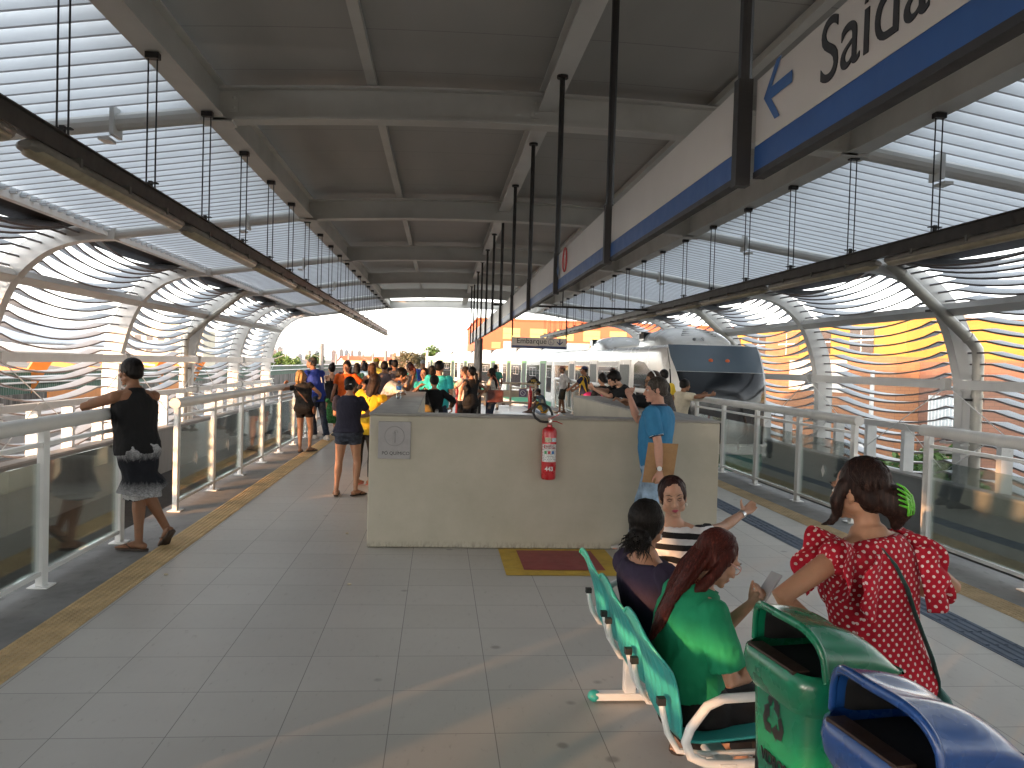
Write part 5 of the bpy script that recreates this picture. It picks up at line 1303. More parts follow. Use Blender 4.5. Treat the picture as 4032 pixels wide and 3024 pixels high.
        for k, (lf, sp) in enumerate(((.95, .031), (1.0, .0105), (.95, -.0105), (.76, -.031))):
            b0 = kn - f * .012 + tv * sp * hs + (f * (-.006 if k == 3 else 0)); ang = .18 + c_ * (.55 + .08 * k); pts = [b0]; p_ = b0
            for sg, add in ((.044, 0), (.027, c_ * .95), (.021, c_ * .75)):
                ang += add; p_ = p_ + (rotc(ang) + tv * sp * .9).normalized() * sg * lf * hs; pts.append(p_)
            mb.tube(pts, [.0098 * hs, .0092 * hs, .0082 * hs, .0068 * hs], 8, dome=True)
        tb = h + f * .022 * hs + tv * .022 * hs; t1 = tb + (tv * .75 + f * (.75) + n * .35).normalized() * .038 * hs; t2 = t1 + (tv * (thumb * .7) + f * .9 + n * (.25 + c_ * .3)).normalized() * .034 * hs; t3 = t2 + (tv * (thumb * .35) + f + n * (.2 + c_ * .5)).normalized() * .026 * hs
        mb.tube([tb, t1, t2, t3], [.0155 * hs, .0125 * hs, .0108 * hs, .0085 * hs], 8, dome=True)
        J['hand%d' % i] = (h, f, n, tv)
    # head
    nb = cen(.53) + frame(.53).col[1] * -.012; Fh = frame(.53) @ Matrix.Rotation(-(lean[1] * .35), 3, 'X').inverted() if False else None
    Hm = Matrix.Rotation(twist + head[0], 3, 'Z') @ Matrix.Rotation(head[2], 3, 'Y') @ Matrix.Rotation(-head[1], 3, 'X')
    nd2 = (frame(.53).col[2] * .6 + Hm.col[2] * .4).normalized(); hk = 1.0 if sex == 'm' else .95
    hc = nb + nd2 * (.150) + Hm.col[1] * .018; hx = lambda x, y, z: hc + Hm @ Vector((x * hk, y * hk, z * hk))
    mb.tube([nb - nd2 * .04, nb + nd2 * .04, hx(0, -.012, -.05)], [(.060 if sex == 'm' else .050) * (.7 + .3 * bk), .054 if sex == 'm' else .045, .052 if sex == 'm' else .046], 14, dome=True)
    E_ = lambda c, r, m_=mb: m_.ellipsoid(hx(*c), [k * hk for k in r], Hm)
    E_((0, -.014, .024), (.075, .096, .090)); E_((0, .028, -.026), (.061, .062, .076)); E_((0, .040, -.080), (.040 if sex == 'm' else .034, .044, .032))
    for q in (-1, 1):
        E_((q * .043, .054, -.022), (.024, .030, .026)); E_((q * .045, .010, -.062), (.026, .045, .028)); E_((q * .077, -.008, -.010), (.009, .021, .032)); E_((q * .080, -.012, .006), (.008, .018, .016)); E_((q * .012, .098, -.034), (.011, .012, .009))
        mb.tube([hx(q * .052, .064, .022), hx(q * .03, .084, .027), hx(q * .010, .088, .020)], [.009, .011, .009], 8, dome=True)
    mb.tube([hx(0, .084, .018), hx(0, .097, -.008), hx(0, .110, -.032)], [.009 * hk, .0105 * hk, .0125 * hk], 10, dome=True)
    E_((0, .086, -.058), (.024, .014, .009)); E_((0, .084, -.071), (.020, .014, .009)); E_((0, .078, -.096), (.020, .018, .016))
    J.update(hx=hx, Hm=Hm, hk=hk, hc=hc)
    me = blob(mb, vox, 2 if near else 3, .45)
    body = link(me, 'body', SKIN[skin], root)
    # ------------- clothes
    def arm_pts(i, fr):
        a, e, h = hd[i]
        return [a, a.lerp(e, min(1, fr))] + ([e, e.lerp(h, fr - 1)] if fr > 1 else [])
    if top:
        kind, mat = top['kind'], top['mat']; off = top.get('off', .014); hem = top.get('hem', -.07); nk = top.get('neck', .525); fl = top.get('flare', .012)
        cb = MB(); svs = [hem + (min(.40, nk) - hem) * k / 9 for k in range(10)]
        rg = [ringat(v, off + fl * max(0, 1 - (v - hem) / .2)) for v in svs]
        if kind == 'tank':
            rg += [ringat(v, off, wabs=w * bk, dabs=None) for v, w in ((.43, .128), (.47, .098), (.50, .084), (.525, .070))]
        elif kind == 'strap': rg = rg[:-1] + [ringat(.385, off)]
        else: rg += [ringat(v, off) for v in (.44, .47, .495, nk)]
        cb.rings(rg)
        if sex == 'f':
            for q in (-1, 1): cb.ellipsoid(cen(.315) + Fc.col[0] * (q * .066) + Fc.col[1] * (.088 * bk), [.066 * bk, .062 * bk, .062 * bk])
        sl = top.get('sleeve', .62)
        if kind in ('tee', 'long', 'cap'):
            for i in (0, 1):
                ap = arm_pts(i, sl); n_ = len(ap); r0 = (.051 if sex == 'm' else .043) * ab + off
                r1 = (top.get('cuff', .052 if sex == 'm' else .045)) * ab + off * .8
                rr = [r0, r1] if n_ == 2 else [r0, r1, r1 * .9, .034 * ab + off * .6]
                cb.ellipsoid(hd[i][0] + Fc.col[2] * .002, [r0 + .003] * 3); cb.tube(ap, rr, 14, dome=False)
                cb.tube([cen(.42) + Fc.col[0] * (-.09 if i == 0 else .09), hd[i][0]], [.075 * ab + off * .4, r0 * .98], 12, dome=True)
        if kind == 'strap':
            for q in (-1, 1):
                pts = [cen(v) + frame(v).col[0] * q * .062 + frame(v).col[1] * (dd) for v, dd in ((.37, .105 * bk), (.45, .088), (.487, .03), (.487, -.04), (.44, -.10), (.36, -.108 * bk))]
                cb.tube(pts, .011, 8, dome=True)
        me = blob(cb, max(.0075, vox * 1.05), 3, .5); ruffle(me, top.get('wr', .008), 9, (1, 1, .6), seed=len(label)); ruffle(me, top.get('wr', .008) * .5, 26, (1, 1, .5), seed=9 + len(label), ridge=True); 
        J['top'] = link(me, top.get('name', 'shirt'), mat, root)
        if top.get('collar'):
            kb = MB(); kb.rings([ringat(.505, .016), ringat(.53, .012), ringat(.545, .016)], cap=False); me = kb.mesh('collar'); o = link(me, 'collar', top['collar'], J['top']); o.modifiers.new('s', 'SOLIDIFY').thickness = .006
    if bottom:
        kind, mat = bottom['kind'], bottom['mat']; off = bottom.get('off', .010); wst = bottom.get('waist', .10)
        cb = MB(); cb.rings([ringat(v, off) for v in (-.125, -.09, -.05, -.01, .03, .07, wst)])
        fr = {'trousers': 1.93, 'leggings': 1.92, 'shorts': .62, 'bermuda': 1.0}.get(kind, 0); fr = bottom.get('len', fr); fl = bottom.get('flare', .0)
        for i in (0, 1):
            h, k, a = hip[i], knees[i], feet[i]
            cb.ellipsoid(h + Fp.col[1] * -.055 + Fp.col[0] * (.012 if i == 0 else -.012) + Fp.col[2] * -.01, [.088 * ab + off, .080 * ab + off, .087 * ab + off])
            if kind == 'skirt': continue
            pts = [h, h.lerp(k, min(.4, fr * .5))]; rr = [rt[0] * ab + off, rt[1] * ab + off + fl * .4]
            if bottom.get('loose'): pts = [h, h.lerp(k, .5), h.lerp(k, .98)]; rr = [rt[0] * ab + off, .130, bottom['loose']]
            elif fr <= 1: pts += [h.lerp(k, fr)]; rr += [lerp(rt[1], rt[2], fr) * ab * 1.02 + off + fl]
            else:
                pts += [h.lerp(k, .8), k, k.lerp(a, .3), k.lerp(a, fr - 1)]; lo = (.034 + off) if kind == 'leggings' else .052 + off
                rr += [rt[2] * 1.15 * ab + off, rt[2] * ab + off * 1.1, rt[3] * ab + off * (1 if kind == 'leggings' else 1.3), lo + fl]
            cb.tube(pts, rr, 14)
        if kind == 'skirt':
            ln = bottom.get('len', .5); R0 = ringat(-.10, off); 
            cb.rings([ringat(-.02, off)] + [[p + Vector((0, 0, -ln * u)) + (p - cen(-.1)) * (.25 * u + fl) for p in R0] for u in (0, .5, 1)])
        me = blob(cb, max(.0075, vox * 1.05), 3, .5); ruffle(me, bottom.get('wr', .004 if kind != 'leggings' else .0015), 14, (1, 1, .8), seed=3 + len(label))
        J['bottom'] = link(me, bottom.get('name', {'skirt': 'skirt', 'shorts': 'shorts', 'bermuda': 'shorts', 'leggings': 'leggings'}.get(kind, 'trousers')), mat, root)
    # ------------- hair
    if hair:
        st, hm = hair['style'], hair['mat']; hb = MB(); He = lambda c, r: hb.ellipsoid(hx(*c), [k * hk for k in r], Hm)
        if st in ('short', 'crop'):
            g = .004 if st == 'crop' else hair.get('g', .010)
            He((0, -.022, .034), (.076 + g, .092 + g, .086 + g)); He((0, -.055, -.015), (.064 + g, .050 + g, .055)); 
            for q in (-1, 1): He((q * .055, -.02, .01), (.022 + g, .045, .045))
            if hair.get('fringe'): He((0, .045, .082), (.060, .050, .032))
        else:
            He((0, -.033, .036), (.086, .099, .095)); He((0, -.055, -.02), (.074, .054, .070))
            for q in (-1, 1): He((q * .064, -.022, .020), (.022, .056, .058))
        def strand(pts, rad, ell=(1, 1)): hb.tube([hx(*p) for p in pts], [r * hk for r in rad], 12, ell=ell, up=Hm.col[1], dome=True)
        if st == 'long':
            ln = hair.get('len', .34); wd = hair.get('w', 1.0)
            strand([(0, -.06, .04), (0, -.085, -.06), (0, -.098, -.16), (0, -.10, -.06 - ln * .75), (0, -.095, -.06 - ln)], [.075 * wd, .078 * wd, .072 * wd, .058 * wd, .02], (1.05, .46))
            for q in (-1, 1): strand([(q * .066, -.01, .04), (q * .082, -.025, -.06), (q * .075, -.05, -.16), (q * .06, -.07, -.06 - ln * .7)], [.028, .030 * wd, .030 * wd, .012])
        if st == 'bob':
            strand([(0, -.06, .04), (0, -.08, -.05), (0, -.085, -.13), (0, -.08, -.19)], [.078, .086, .082, .05], (1.1, .62))
            for q in (-1, 1): strand([(q * .068, .0, .05), (q * .088, -.005, -.04), (q * .084, -.015, -.11), (q * .075, -.02, -.17)], [.028, .032, .030, .012])
        if st == 'ponytail':
            z0 = hair.get('z', .03); ln = hair.get('len', .28)
            He((0, -.115, z0), (.026, .028, .026)); strand([(0, -.11, z0), (0, -.150, z0 - .03), (0, -.150, z0 - ln * .5), (0, -.13, z0 - ln)], [.022, .036, .034, .008])
        if st == 'tied':
            He((0, -.100, -.04), (.05, .036, .045))
        if st == 'bun': He((0, -.098, hair.get('z', .06)), (.046, .042, .042))
        if st == 'lowbun':
            He((.0, -.105, -.055), (.058, .045, .045)); He((-.03, -.112, -.075), (.036, .034, .034)); He((.035, -.11, -.07), (.034, .034, .036))
        if st == 'clipup':
            strand([(0, -.08, -.01), (.025, -.125, -.035), (.045, -.135, -.085), (.035, -.115, -.135)], [.052, .056, .052, .022]); He((.02, -.115, -.05), (.058, .050, .058))
            strand([(-.075, .02, .03), (-.088, .045, -.03), (-.078, .055, -.085), (-.095, .075, -.115), (-.125, .095, -.118)], [.020, .024, .018, .012, .004])
        me = blob(hb, .0065 if near == 2 else .0085 if near == 1 else .012, 2, .5)
        ruffle(me, .0035 if st not in ('crop',) else .001, 95, (1, 1, .12), seed=5, ridge=True)
        ho = link(me, 'hair', hm, root); J['hair'] = ho
        if near == 2 and st not in ('crop', 'short'):
            # loose locks following the skull and the tail
            rn = random.Random(len(label)); lb = MB()
            for k in range(150):
                a = rn.uniform(-2.9, 2.9); z0 = rn.uniform(.06, .13); pts = []
                for u in range(6):
                    f_ = u / 5; el = lerp(1.35, -.25 + rn.uniform(-.08, .08), f_); aa = a + .12 * math.sin(f_ * 5 + k) + (math.pi * (1 if a > 0 else -1) - a) * .45 * f_
                    rx, ry, rz_ = .0885, .102, .0995; pts.append(hx(rx * math.sin(aa) * math.cos(el), -.028 + ry * math.cos(aa) * math.cos(el), .034 + rz_ * math.sin(el)))
                fr_ = math.cos(a + (math.pi * (1 if a > 0 else -1) - a) * .3)
                if abs(a) < .9: continue
                lb.tube(pts, [.0015, .0028, .003, .003, .0025, .001], 5)
            if lb.v: link(lb.mesh('hair_locks'), 'hair_locks', hm, ho)
    # ------------- face details
    if face:
        eb = MB()
        for q in (-1, 1):
            if not eyes_closed: eb.cm = 0; eb.ellipsoid(hx(q * .031, .079, .003), [.0135 * hk, .0105 * hk, .0085 * hk], Hm); eb.cm = 1; eb.ellipsoid(hx(q * .031, .0855, .003), [.006 * hk, .005 * hk, .0062 * hk], Hm)
            eb.cm = 2; eb.tube([hx(q * .015, .0905, .006), hx(q * .031, .0925, .0115), hx(q * .047, .082, .006)], [.0012, .0022, .0012], 6)
            if eyes_closed: eb.tube([hx(q * .016, .089, .0), hx(q * .031, .091, -.005), hx(q * .046, .082, .0)], [.0010, .0020, .0012], 6)
        link(eb.mesh('eyes'), 'eyes', [EYEW, IRIS, BROWH], root)
        for q in (-1, 1):
            bb = MB(); bb.tube([hx(q * .013, .0975, .026), hx(q * .032, .0955, .0345), hx(q * .052, .076, .029)], [.002, .003, .0012], 6, ell=(1, .8)); link(bb.mesh('eyebrow'), 'eyebrow', BROWH, root)
        lb = MB(); lb.tube([hx(-.023, .0885, -.0645), hx(-.009, .0985, -.0605), hx(0, .0995, -.0615), hx(.009, .0985, -.0605), hx(.023, .0885, -.0645)], [.001, .004, .004, .004, .001], 8); lb.tube([hx(-.021, .0885, -.066), hx(0, .0985, -.0705), hx(.021, .0885, -.066)], [.001, .0052, .001], 8)
        link(lb.mesh('lips'), 'lips', lips or LIPC, root)
    # ------------- shoes
    if shoes:
        kind, mat = shoes
        for i in (0, 1):
            a, fd, fu, sv = J['foot%d' % i]; fb = MB()
            base = a - fu * (.075 if True else 0)
            if kind == 'flip':
                out = []; 
                for (u, w) in ((-.085, .018), (-.07, .032), (-.02, .034), (.05, .036), (.12, .050), (.17, .047), (.205, .030), (.215, .012)): out.append((u, w))
                ptsl = [base + fd * u + sv * w for u, w in out] + [base + fd * u - sv * w for u, w in reversed(out)]
                fb.rings([[p - fu * .007 for p in ptsl], [p + fu * .009 for p in ptsl]])
                g = base + fd * .155 + fu * .022
                for q in (-1, 1): fb.tube([g, base + fd * .10 + sv * q * .038 + fu * .050, base + fd * .04 + sv * q * .046 + fu * .012], .005, 6, ell=(1.6, .6))
                fb.tube([g, base + fd * .155], .004, 6); link(fb.mesh('flip_flop'), 'flip_flop', mat, root)
            else:
                fb.tube([a - fd * .05 - fu * .036, a + fd * .02 - fu * .02, a + fd * .13 - fu * .046, a + fd * .205 - fu * .052], [.042, .050, .042, .022], 14, ell=[(1, 1), (1, 1), (1.3, .8), (1.6, .8)], up=fu, dome=True); fb.tube([a - fu * .02, a + fu * .035], [.045, .042], 12)
                me = blob(fb, .008, 2); link(me, 'shoe', mat, root)
    for ch in root.children_recursive:      # bring everything to the person's height
        if ch.type == 'MESH' and not ch.get('scaled'):
            ch.data.transform(Matrix.Scale(s, 4)); ch['scaled'] = 1
    for ch in root.children_recursive:
        if 'scaled' in ch: del ch['scaled']
    J['add'] = lambda mb_, nm, mat, sm=True, par=None: _add_part(mb_, nm, mat, root if par is None else par, s, sm)
    rm = Matrix.Translation((loc[0], loc[1], 0)) @ Matrix.Rotation(rz, 4, 'Z')
    J['w'] = lambda p: rm @ (Vector(p) * s)                # unscaled local point -> world
    J['wd'] = lambda d: (rm.to_3x3() @ Vector(d)).normalized()
    return J
def _add_part(mb, nm, mat, par, s, sm):
    mb.xform(Matrix.Scale(s, 4)); o = mb.build(nm, mat, par, smooth=sm, ang=50); return o
def tee(c, nm, **k): d = dict(kind='tee', mat=cloth(nm, c)); d.update(k); return d
# --- man in the black tank top leaning on the left rail
def tiedye(nt, co, c):
    x, y, z = sep(nt, co); n = noise(nt, mapping(nt, co, (9, 9, 1.6)), 4, 5, .65)
    up = mathn(nt, 'SUBTRACT', mathn(nt, 'ADD', z, mathn(nt, 'MULTIPLY', n, .16)), .865); dn = mathn(nt, 'SUBTRACT', .545, mathn(nt, 'SUBTRACT', z, mathn(nt, 'MULTIPLY', n, .12)))
    k = mathn(nt, 'MAXIMUM', mathn(nt, 'MULTIPLY', up, 14), mathn(nt, 'MULTIPLY', dn, 12)); edge = mathn(nt, 'LESS_THAN', mathn(nt, 'ADD', z, mathn(nt, 'MULTIPLY', n, .05)), .475)
    kk = nt.nodes.new('ShaderNodeClamp'); lk(nt, mathn(nt, 'MULTIPLY', mathn(nt, 'MULTIPLY', k, mathn(nt, 'SUBTRACT', 1, edge)), mathn(nt, 'MULTIPLY_ADD', noise(nt, mapping(nt, co, (20, 20, 60)), 3, 4), 1.6, -.25)), kk.inputs[0])
    return mixc(nt, kk.outputs[0], c, (.42, .42, .43))
J = person('man in black tank top and tie-dyed shorts leaning on the left guardrail', (-2.57, 7.16), R(52), 1.64, 'm', 1.10, lean=(.10, .22), head=(R(14), .12, .05), pz=.92,
           feet=[(-2.34, 7.32, .11), (-2.53, 7.12, .075)], footyaw=(R(-8), R(26)), toe=(.75, 0), hands=[(-2.80, 7.15, 1.335), (-2.90, 7.50, 1.27)], elbow=[(-1.2, -.2, -.6), (.8, -.1, -1)], palm=[(.6, .5, -.4), (-.2, -.6, -.8)], curl=(1.0, .8), skin='c',
           top=dict(kind='tank', mat=BLKC, hem=-.055, off=.016, name='tank_top', flare=.012), bottom=dict(kind='bermuda', mat=cloth('tie dyed shorts', (.012, .013, .018), pattern=tiedye), loose=.20, off=.016, waist=.03, wr=.009), hair=dict(style='short', mat=HB, g=.012), shoes=('flip', FLIP), near=2, belly=.03)
# --- navy T-shirt woman
def jshorts(nt, co, c): return mixc(nt, ramp(nt, noise(nt, co, 40, 4), [(.5, (0, 0, 0)), (.7, (.35, .35, .35))]), c, (.09, .10, .13))
J = person('woman in navy T-shirt and short denim shorts standing with her back turned', (-1.10, 10.1), R(-3), 1.47, 'f', 1.16, lean=(.02, .06), head=(0, .28, 0), pz=.925, feet=[(-1.23, 10.08, .07), (-1.0, 10.12, .07)], footyaw=(R(8), R(-38)), hands=[(-1.12, 10.36, .98), (-1.0, 10.36, .98)], elbow=[(-1.4, -.5, -.4), (1.4, -.5, -.4)], palm=[(0, 0, 1), (0, 0, 1)], curl=(.8, .8), skin='b',
           top=dict(kind='tee', mat=NAVYC, off=.016, hem=.0, sleeve=.58), bottom=dict(kind='shorts', mat=cloth('dark denim shorts', (.028, .034, .05), .3, 22, pattern=jshorts), len=.36, off=.014, flare=.012), hair=dict(style='lowbun', mat=HB), shoes=('flip', FLIP), near=1, face=False)
mb = MB(); hx = J['hx']; mb.tube([hx(.005, -.135, -.02), hx(.04, -.128, -.012)], .006, 8); J['add'](mb, 'hair_clip', STEEL_W)
# --- blonde woman in black
J = person('blonde woman in black blouse and shorts standing by the left rail', (-2.40, 14.75), R(-8), 1.47, 'f', 1.2, lean=(0, .03), side=-.20, head=(R(-68), .02, 0), feet=[(-2.46, 14.72, .07), (-2.30, 14.80, .07)], footyaw=(R(10), R(-30)), hands=[(-2.80, 14.95, 1.22), (-2.16, 14.98, 1.00)], elbow=[(-1, -.6, -.4), (1, -.4, -.5)], skin='b',
           top=dict(kind='cap', mat=cloth('black lace blouse', (.013, .011, .010)), sleeve=.28, off=.012, hem=-.02), bottom=dict(kind='shorts', mat=cloth('black shorts', (.012, .009, .008)), len=.42, off=.012), hair=dict(style='bob', mat=HY), shoes=('flip', FLIP), near=1)
mb = MB(); c, f = J['cen'], J['frame']
mb.tube([c(v) + f(v).col[0] * x + f(v).col[1] * y for v, x, y in ((.49, -.10, -.03), (.44, -.11, -.11), (.34, -.05, -.125), (.22, .03, -.12), (.10, .11, -.115), (.0, .185, -.08))], .010, 8, ell=(1.3, .5)); b_ = MB()
b_.v, b_.f, b_.mi = mb.v[:], mb.f[:], mb.mi[:]; s = J['s']; b_.ellipsoid(c(-.05) + f(0).col[0] * .215 + f(0).col[1] * -.04, (.028, .075, .085))
b_.xform(Matrix.Scale(s, 4)); o = b_.build('shoulder_bag', M('tan leather', (.20, .075, .03), .5), None, smooth=True); o.matrix_world = Matrix.Translation((-2.40, 14.75, 0)) @ Matrix.Rotation(R(-8), 4, 'Z'); tag(o, 'small tan crossbody bag hanging on the blonde woman', 'bag')
# --- man in blue shirt numbered 11
J = person('man in royal blue shirt with white number leaning on the left rail', (-2.46, 16.6), R(48), 1.72, 'm', 1.04, lean=(.14, .36), head=(R(25), .05, 0), feet=[(-2.50, 16.75, .075), (-2.22, 16.55, .075)], footyaw=(R(25), R(-25)), hands=[(-2.82, 16.7, 1.24), (-2.80, 17.1, 1.24)], elbow=[(-1, .1, -.8), (.8, -.2, -1)], skin='c',
           top=dict(kind='tee', mat=cloth('royal blue shirt', (.022, .045, .26)), off=.020, hem=-.12, sleeve=.75), bottom=dict(kind='trousers', mat=JEAN_D), hair=dict(style='crop', mat=HG), shoes=('shoe', SHOEW), near=1)
F = J['frame'](.36); pc = J['cen'](.36) + F.col[1] * -.142
mm = Matrix.Translation(pc * J['s']) @ (Matrix((-F.col[0], F.col[2], -F.col[1])).transposed()).to_4x4() if False else frame_mtx(pc * J['s'] + F.col[0] * -.0, F.col[0], F.col[2])
o = text_mesh('11', .17, STEEL_W, J['top'], mm @ Matrix.Translation((.0, -.13, .004)), 'shirt_number', .004, bold=.004)
# --- yellow blouse woman
J = person('woman in yellow blouse and black leggings leaning on the left side wall', (-.97, 10.95), R(-22), 1.50, 'f', 1.06, lean=(.04, .12), side=.24, head=(R(-10), .18, .12), feet=[(-1.06, 10.9, .07), (-.90, 11.02, .07)], footyaw=(R(5), R(-5)), hands=[(-1.16, 11.22, .96), (-.45, 11.35, 1.26)], elbow=[(-1, -.5, -.5), (.4, -1, -.4)], palm=[(1, 0, 0), (0, 0, -1)], curl=(.7, .3), skin='b',
           top=dict(kind='cap', mat=cloth('yellow blouse', (.62, .41, .025)), sleeve=.30, off=.018, hem=-.13, neck=.48, flare=.045, cuff=.050), bottom=dict(kind='leggings', mat=BLKC, off=.004), hair=dict(style='long', mat=HD, len=.36), shoes=('flip', SANDP), near=1, face=False)
# --- man leaning over the left side wall
J = person('man in cream shirt bent over the left side wall resting his face', (-.84, 13.0), R(-78), 1.66, 'm', 1.0, lean=(.25, .62), head=(R(-8), .35, 0), pz=.90, px=(0, -.05), feet=[(-.93, 13.12, .075), (-.93, 12.88, .075)], hands=[(-.42, 13.1, 1.44), (-.32, 12.72, 1.29)], elbow=[(-.3, .6, -1), (.3, .5, -1)], palm=[(-1, 0, .3), (0, 0, -1)], curl=(.9, .4), skin='c',
           top=dict(kind='tee', mat=cloth('cream shirt', (.50, .45, .38)), off=.018), bottom=dict(kind='trousers', mat=JEAN_D), hair=dict(style='short', mat=HB), shoes=('shoe', SHOED), near=1)
# --- polo man
def polo(nt, co, c): return c
PB = cloth('teal blue polo', (.035, .175, .33), .10)
NAVR = M('navy rib', (.014, .02, .05), .8)
J = person('man in teal blue polo shirt resting an elbow on the low wall', (1.93, 6.92), R(62), 1.60, 'm', 1.16, lean=(-.02, .06), side=.03, twist=R(-8), head=(R(28), .10, 0), feet=[(1.92, 6.82, .075), (1.80, 7.12, .075)], footyaw=(R(5), R(15)), hands=[(1.90, 6.66, .78), (1.73, 7.14, 1.43)], elbow=[(-.3, -1, -.1), (.3, 2.2, -1.0)], palm=[(0, 1, 0), (.3, -.6, 0)], curl=(.75, 1.05), skin='p',
           top=dict(kind='tee', mat=PB, off=.020, hem=-.13, sleeve=.72, collar=NAVR, name='polo_shirt', flare=.0), bottom=dict(kind='trousers', mat=JEAN_L, off=.018), hair=dict(style='short', mat=HG, g=.007), shoes=('shoe', SHOEW), near=2, belly=.02)
for i in (0, 1):
    a, e, h = J['hd'][i]; d = (e - a).normalized(); p = a + (e - a) * .71; mb = MB(); mb.tube([p, p + d * .013], [.068, .067], 16); o = J['add'](mb, 'sleeve_trim', NAVR, par=J['top'])
    mb = MB(); mb.tube([p + d * .003, p + d * .006], [.0692, .0692], 16); J['add'](mb, 'trim_stripe', STEEL_W, par=J['top'])
h, f, n, tv = J['hand0']; a, e, hh = J['hd'][0]; fd = (hh - e).normalized()
mb = MB(); mb.tube([h - fd * .035, h - fd * .012], [.031, .031], 16, ell=(1.1, .95)); wt = J['add'](mb, 'watch_strap', M('brown strap', (.06, .03, .02), .6)); mb = MB(); nn = Vector((-1, -.25, 0)); nn = (nn - fd * nn.dot(fd)).normalized(); mb.tube([h - fd * .024 + nn * .028, h - fd * .024 + nn * .040], .022, 20); J['add'](mb, 'watch_face', STEEL_W, par=wt)
# envelope held by his left hand
ctr = J['w'](h + f * .02); hd_ = Vector((-.93, .30, 0)); up_ = Vector((.12, .0, .99)).normalized(); nn = hd_.cross(up_).normalized()
mb = MB(); 
def env(u, v): 
    q = .5 - abs(u - .5); return tuple(ctr + hd_ * (.130 * (1 - 2 * u) + .01) + up_ * (-.085 + .345 * v) + nn * (.022 + .0 - .004 * math.sin(v * 3.1) * math.sin(u * 3.1) + .004 * math.sin(9 * v + 5 * u)))
mb.grid(env, 14, 18); mb.grid(lambda u, v: tuple(Vector(env(u, v)) + nn * (.006 + .026 * math.sin(v * 3.1) * math.sin(u * 3.1))), 14, 18)
o = mb.build('paper_bag', M('kraft paper', (.33, .19, .085), .75, var=.12, scale=14, bmp=.4, bscale=22), None, smooth=True, ang=180, fix=False); tag(o, 'brown kraft paper bag held flat by the man in the teal blue polo', 'bag')
# glasses hanging at the collar
# --- headphones man
def spk(nt, co, c): return mixc(nt, ramp(nt, noise(nt, co, 60, 3), [(.5, (0, 0, 0)), (.62, (.6, .6, .6))]), c, (.14, .12, .11))
J = person('shaven headed man with glasses and big headphones behind the right side wall', (2.84, 9.7), R(96), 1.68, 'm', 1.03, lean=(.12, .46), head=(R(4), .30, 0), feet=[(3.02, 9.58, .075), (3.02, 9.82, .075)], hands=[(2.30, 9.45, 1.30), (2.28, 9.85, 1.29)], elbow=[(-.6, .3, -1), (.6, .3, -1)], palm=[(0, 0, -1), (0, 0, -1)], curl=(.5, .5), skin='b',
           top=dict(kind='tee', mat=cloth('grey speckled shirt', (.05, .045, .045), pattern=spk), off=.016), bottom=dict(kind='trousers', mat=JEAN_D), hair=dict(style='crop', mat=HS), shoes=('shoe', SHOED), near=1)
hx = J['hx']
def headphones(J, mat, pad):
    hx = J['hx']; mb = MB(); mb.tube([hx(.095 * math.sin(a), -.01, .02 + .108 * math.cos(a)) for a in [R(-88 + 16 * k) for k in range(12)]], .007, 8, ell=(1.6, .8)); o = J['add'](mb, 'headphones', mat)
    mb = MB(); 
    for q in (-1, 1): mb.tube([hx(q * .078, -.008, -.008), hx(q * .108, -.008, -.008)], [.036, .033], 16)
    J['add'](mb, 'ear_pad', pad, par=o)
headphones(J, CHROME, RUBBER)
def glasses(J, mat, r=.019, thick=.0022, lens=None):
    hx = J['hx']; mb = MB()
    for q in (-1, 1):
        mb.tube([hx(q * .032 + r * 1.25 * math.cos(a), .098 - .006 * abs(math.cos(a)), .000 + r * math.sin(a)) for a in [2 * math.pi * k / 16 for k in range(16)]], thick, 6, closed=True)
        mb.tube([hx(q * .056, .092, .006), hx(q * .078, .03, .008), hx(q * .080, -.01, .002)], thick, 6)
    mb.tube([hx(-.009, .100, .004), hx(.009, .100, .004)], thick, 6); return J['add'](mb, 'glasses', mat)
glasses(J, RUBBER, thick=.003)
mb = MB(); mb.ellipsoid((0, 0, .085), (.19, .16, .085), n=18); mb.ellipsoid((.08, .05, .11), (.10, .10, .07)); mb.tube([(-.12, -.1, .12), (-.16, -.02, .18), (-.1, .08, .12)], .012, 8)
me = blob(mb, .012, 3); ruffle(me, .012, 9, seed=2); o = link(me, 'backpack', BLKC, None); o.location = (2.44, 9.30, 1.228); tag(o, 'slumped black backpack lying on the right side wall cap', 'bag')
# --- bearded man with phone
J = person('bearded man in black T-shirt with white scrawl looking at his phone', (3.0, 12.3), R(88), 1.68, 'm', 1.0, lean=(.16, .60), head=(R(6), .50, 0), feet=[(3.05, 12.18, .075), (3.05, 12.42, .075)], hands=[(2.38, 12.12, 1.36), (2.38, 12.26, 1.36)], elbow=[(-.8, .4, -1), (.8, .4, -1)], palm=[(0, .5, .7), (0, -.5, .7)], curl=(.9, .9), skin='a',
           top=dict(kind='tee', mat=BLKC, off=.022, sleeve=.8), bottom=dict(kind='trousers', mat=JEAN_D), hair=dict(style='short', mat=HB, g=.016, fringe=1), shoes=('shoe', SHOED), near=1)
glasses(J, RUBBER)
mb = MB(); hx = J['hx']; mb.ellipsoid(hx(0, .040, -.088), [.044, .048, .028], J['Hm']); 
for q in (-1, 1): mb.ellipsoid(hx(q * .055, .012, -.05), [.014, .03, .034], J['Hm'])
me = blob(mb, .008, 2); me.transform(Matrix.Scale(J['s'], 4)); link(me, 'beard', HB, J['root'])
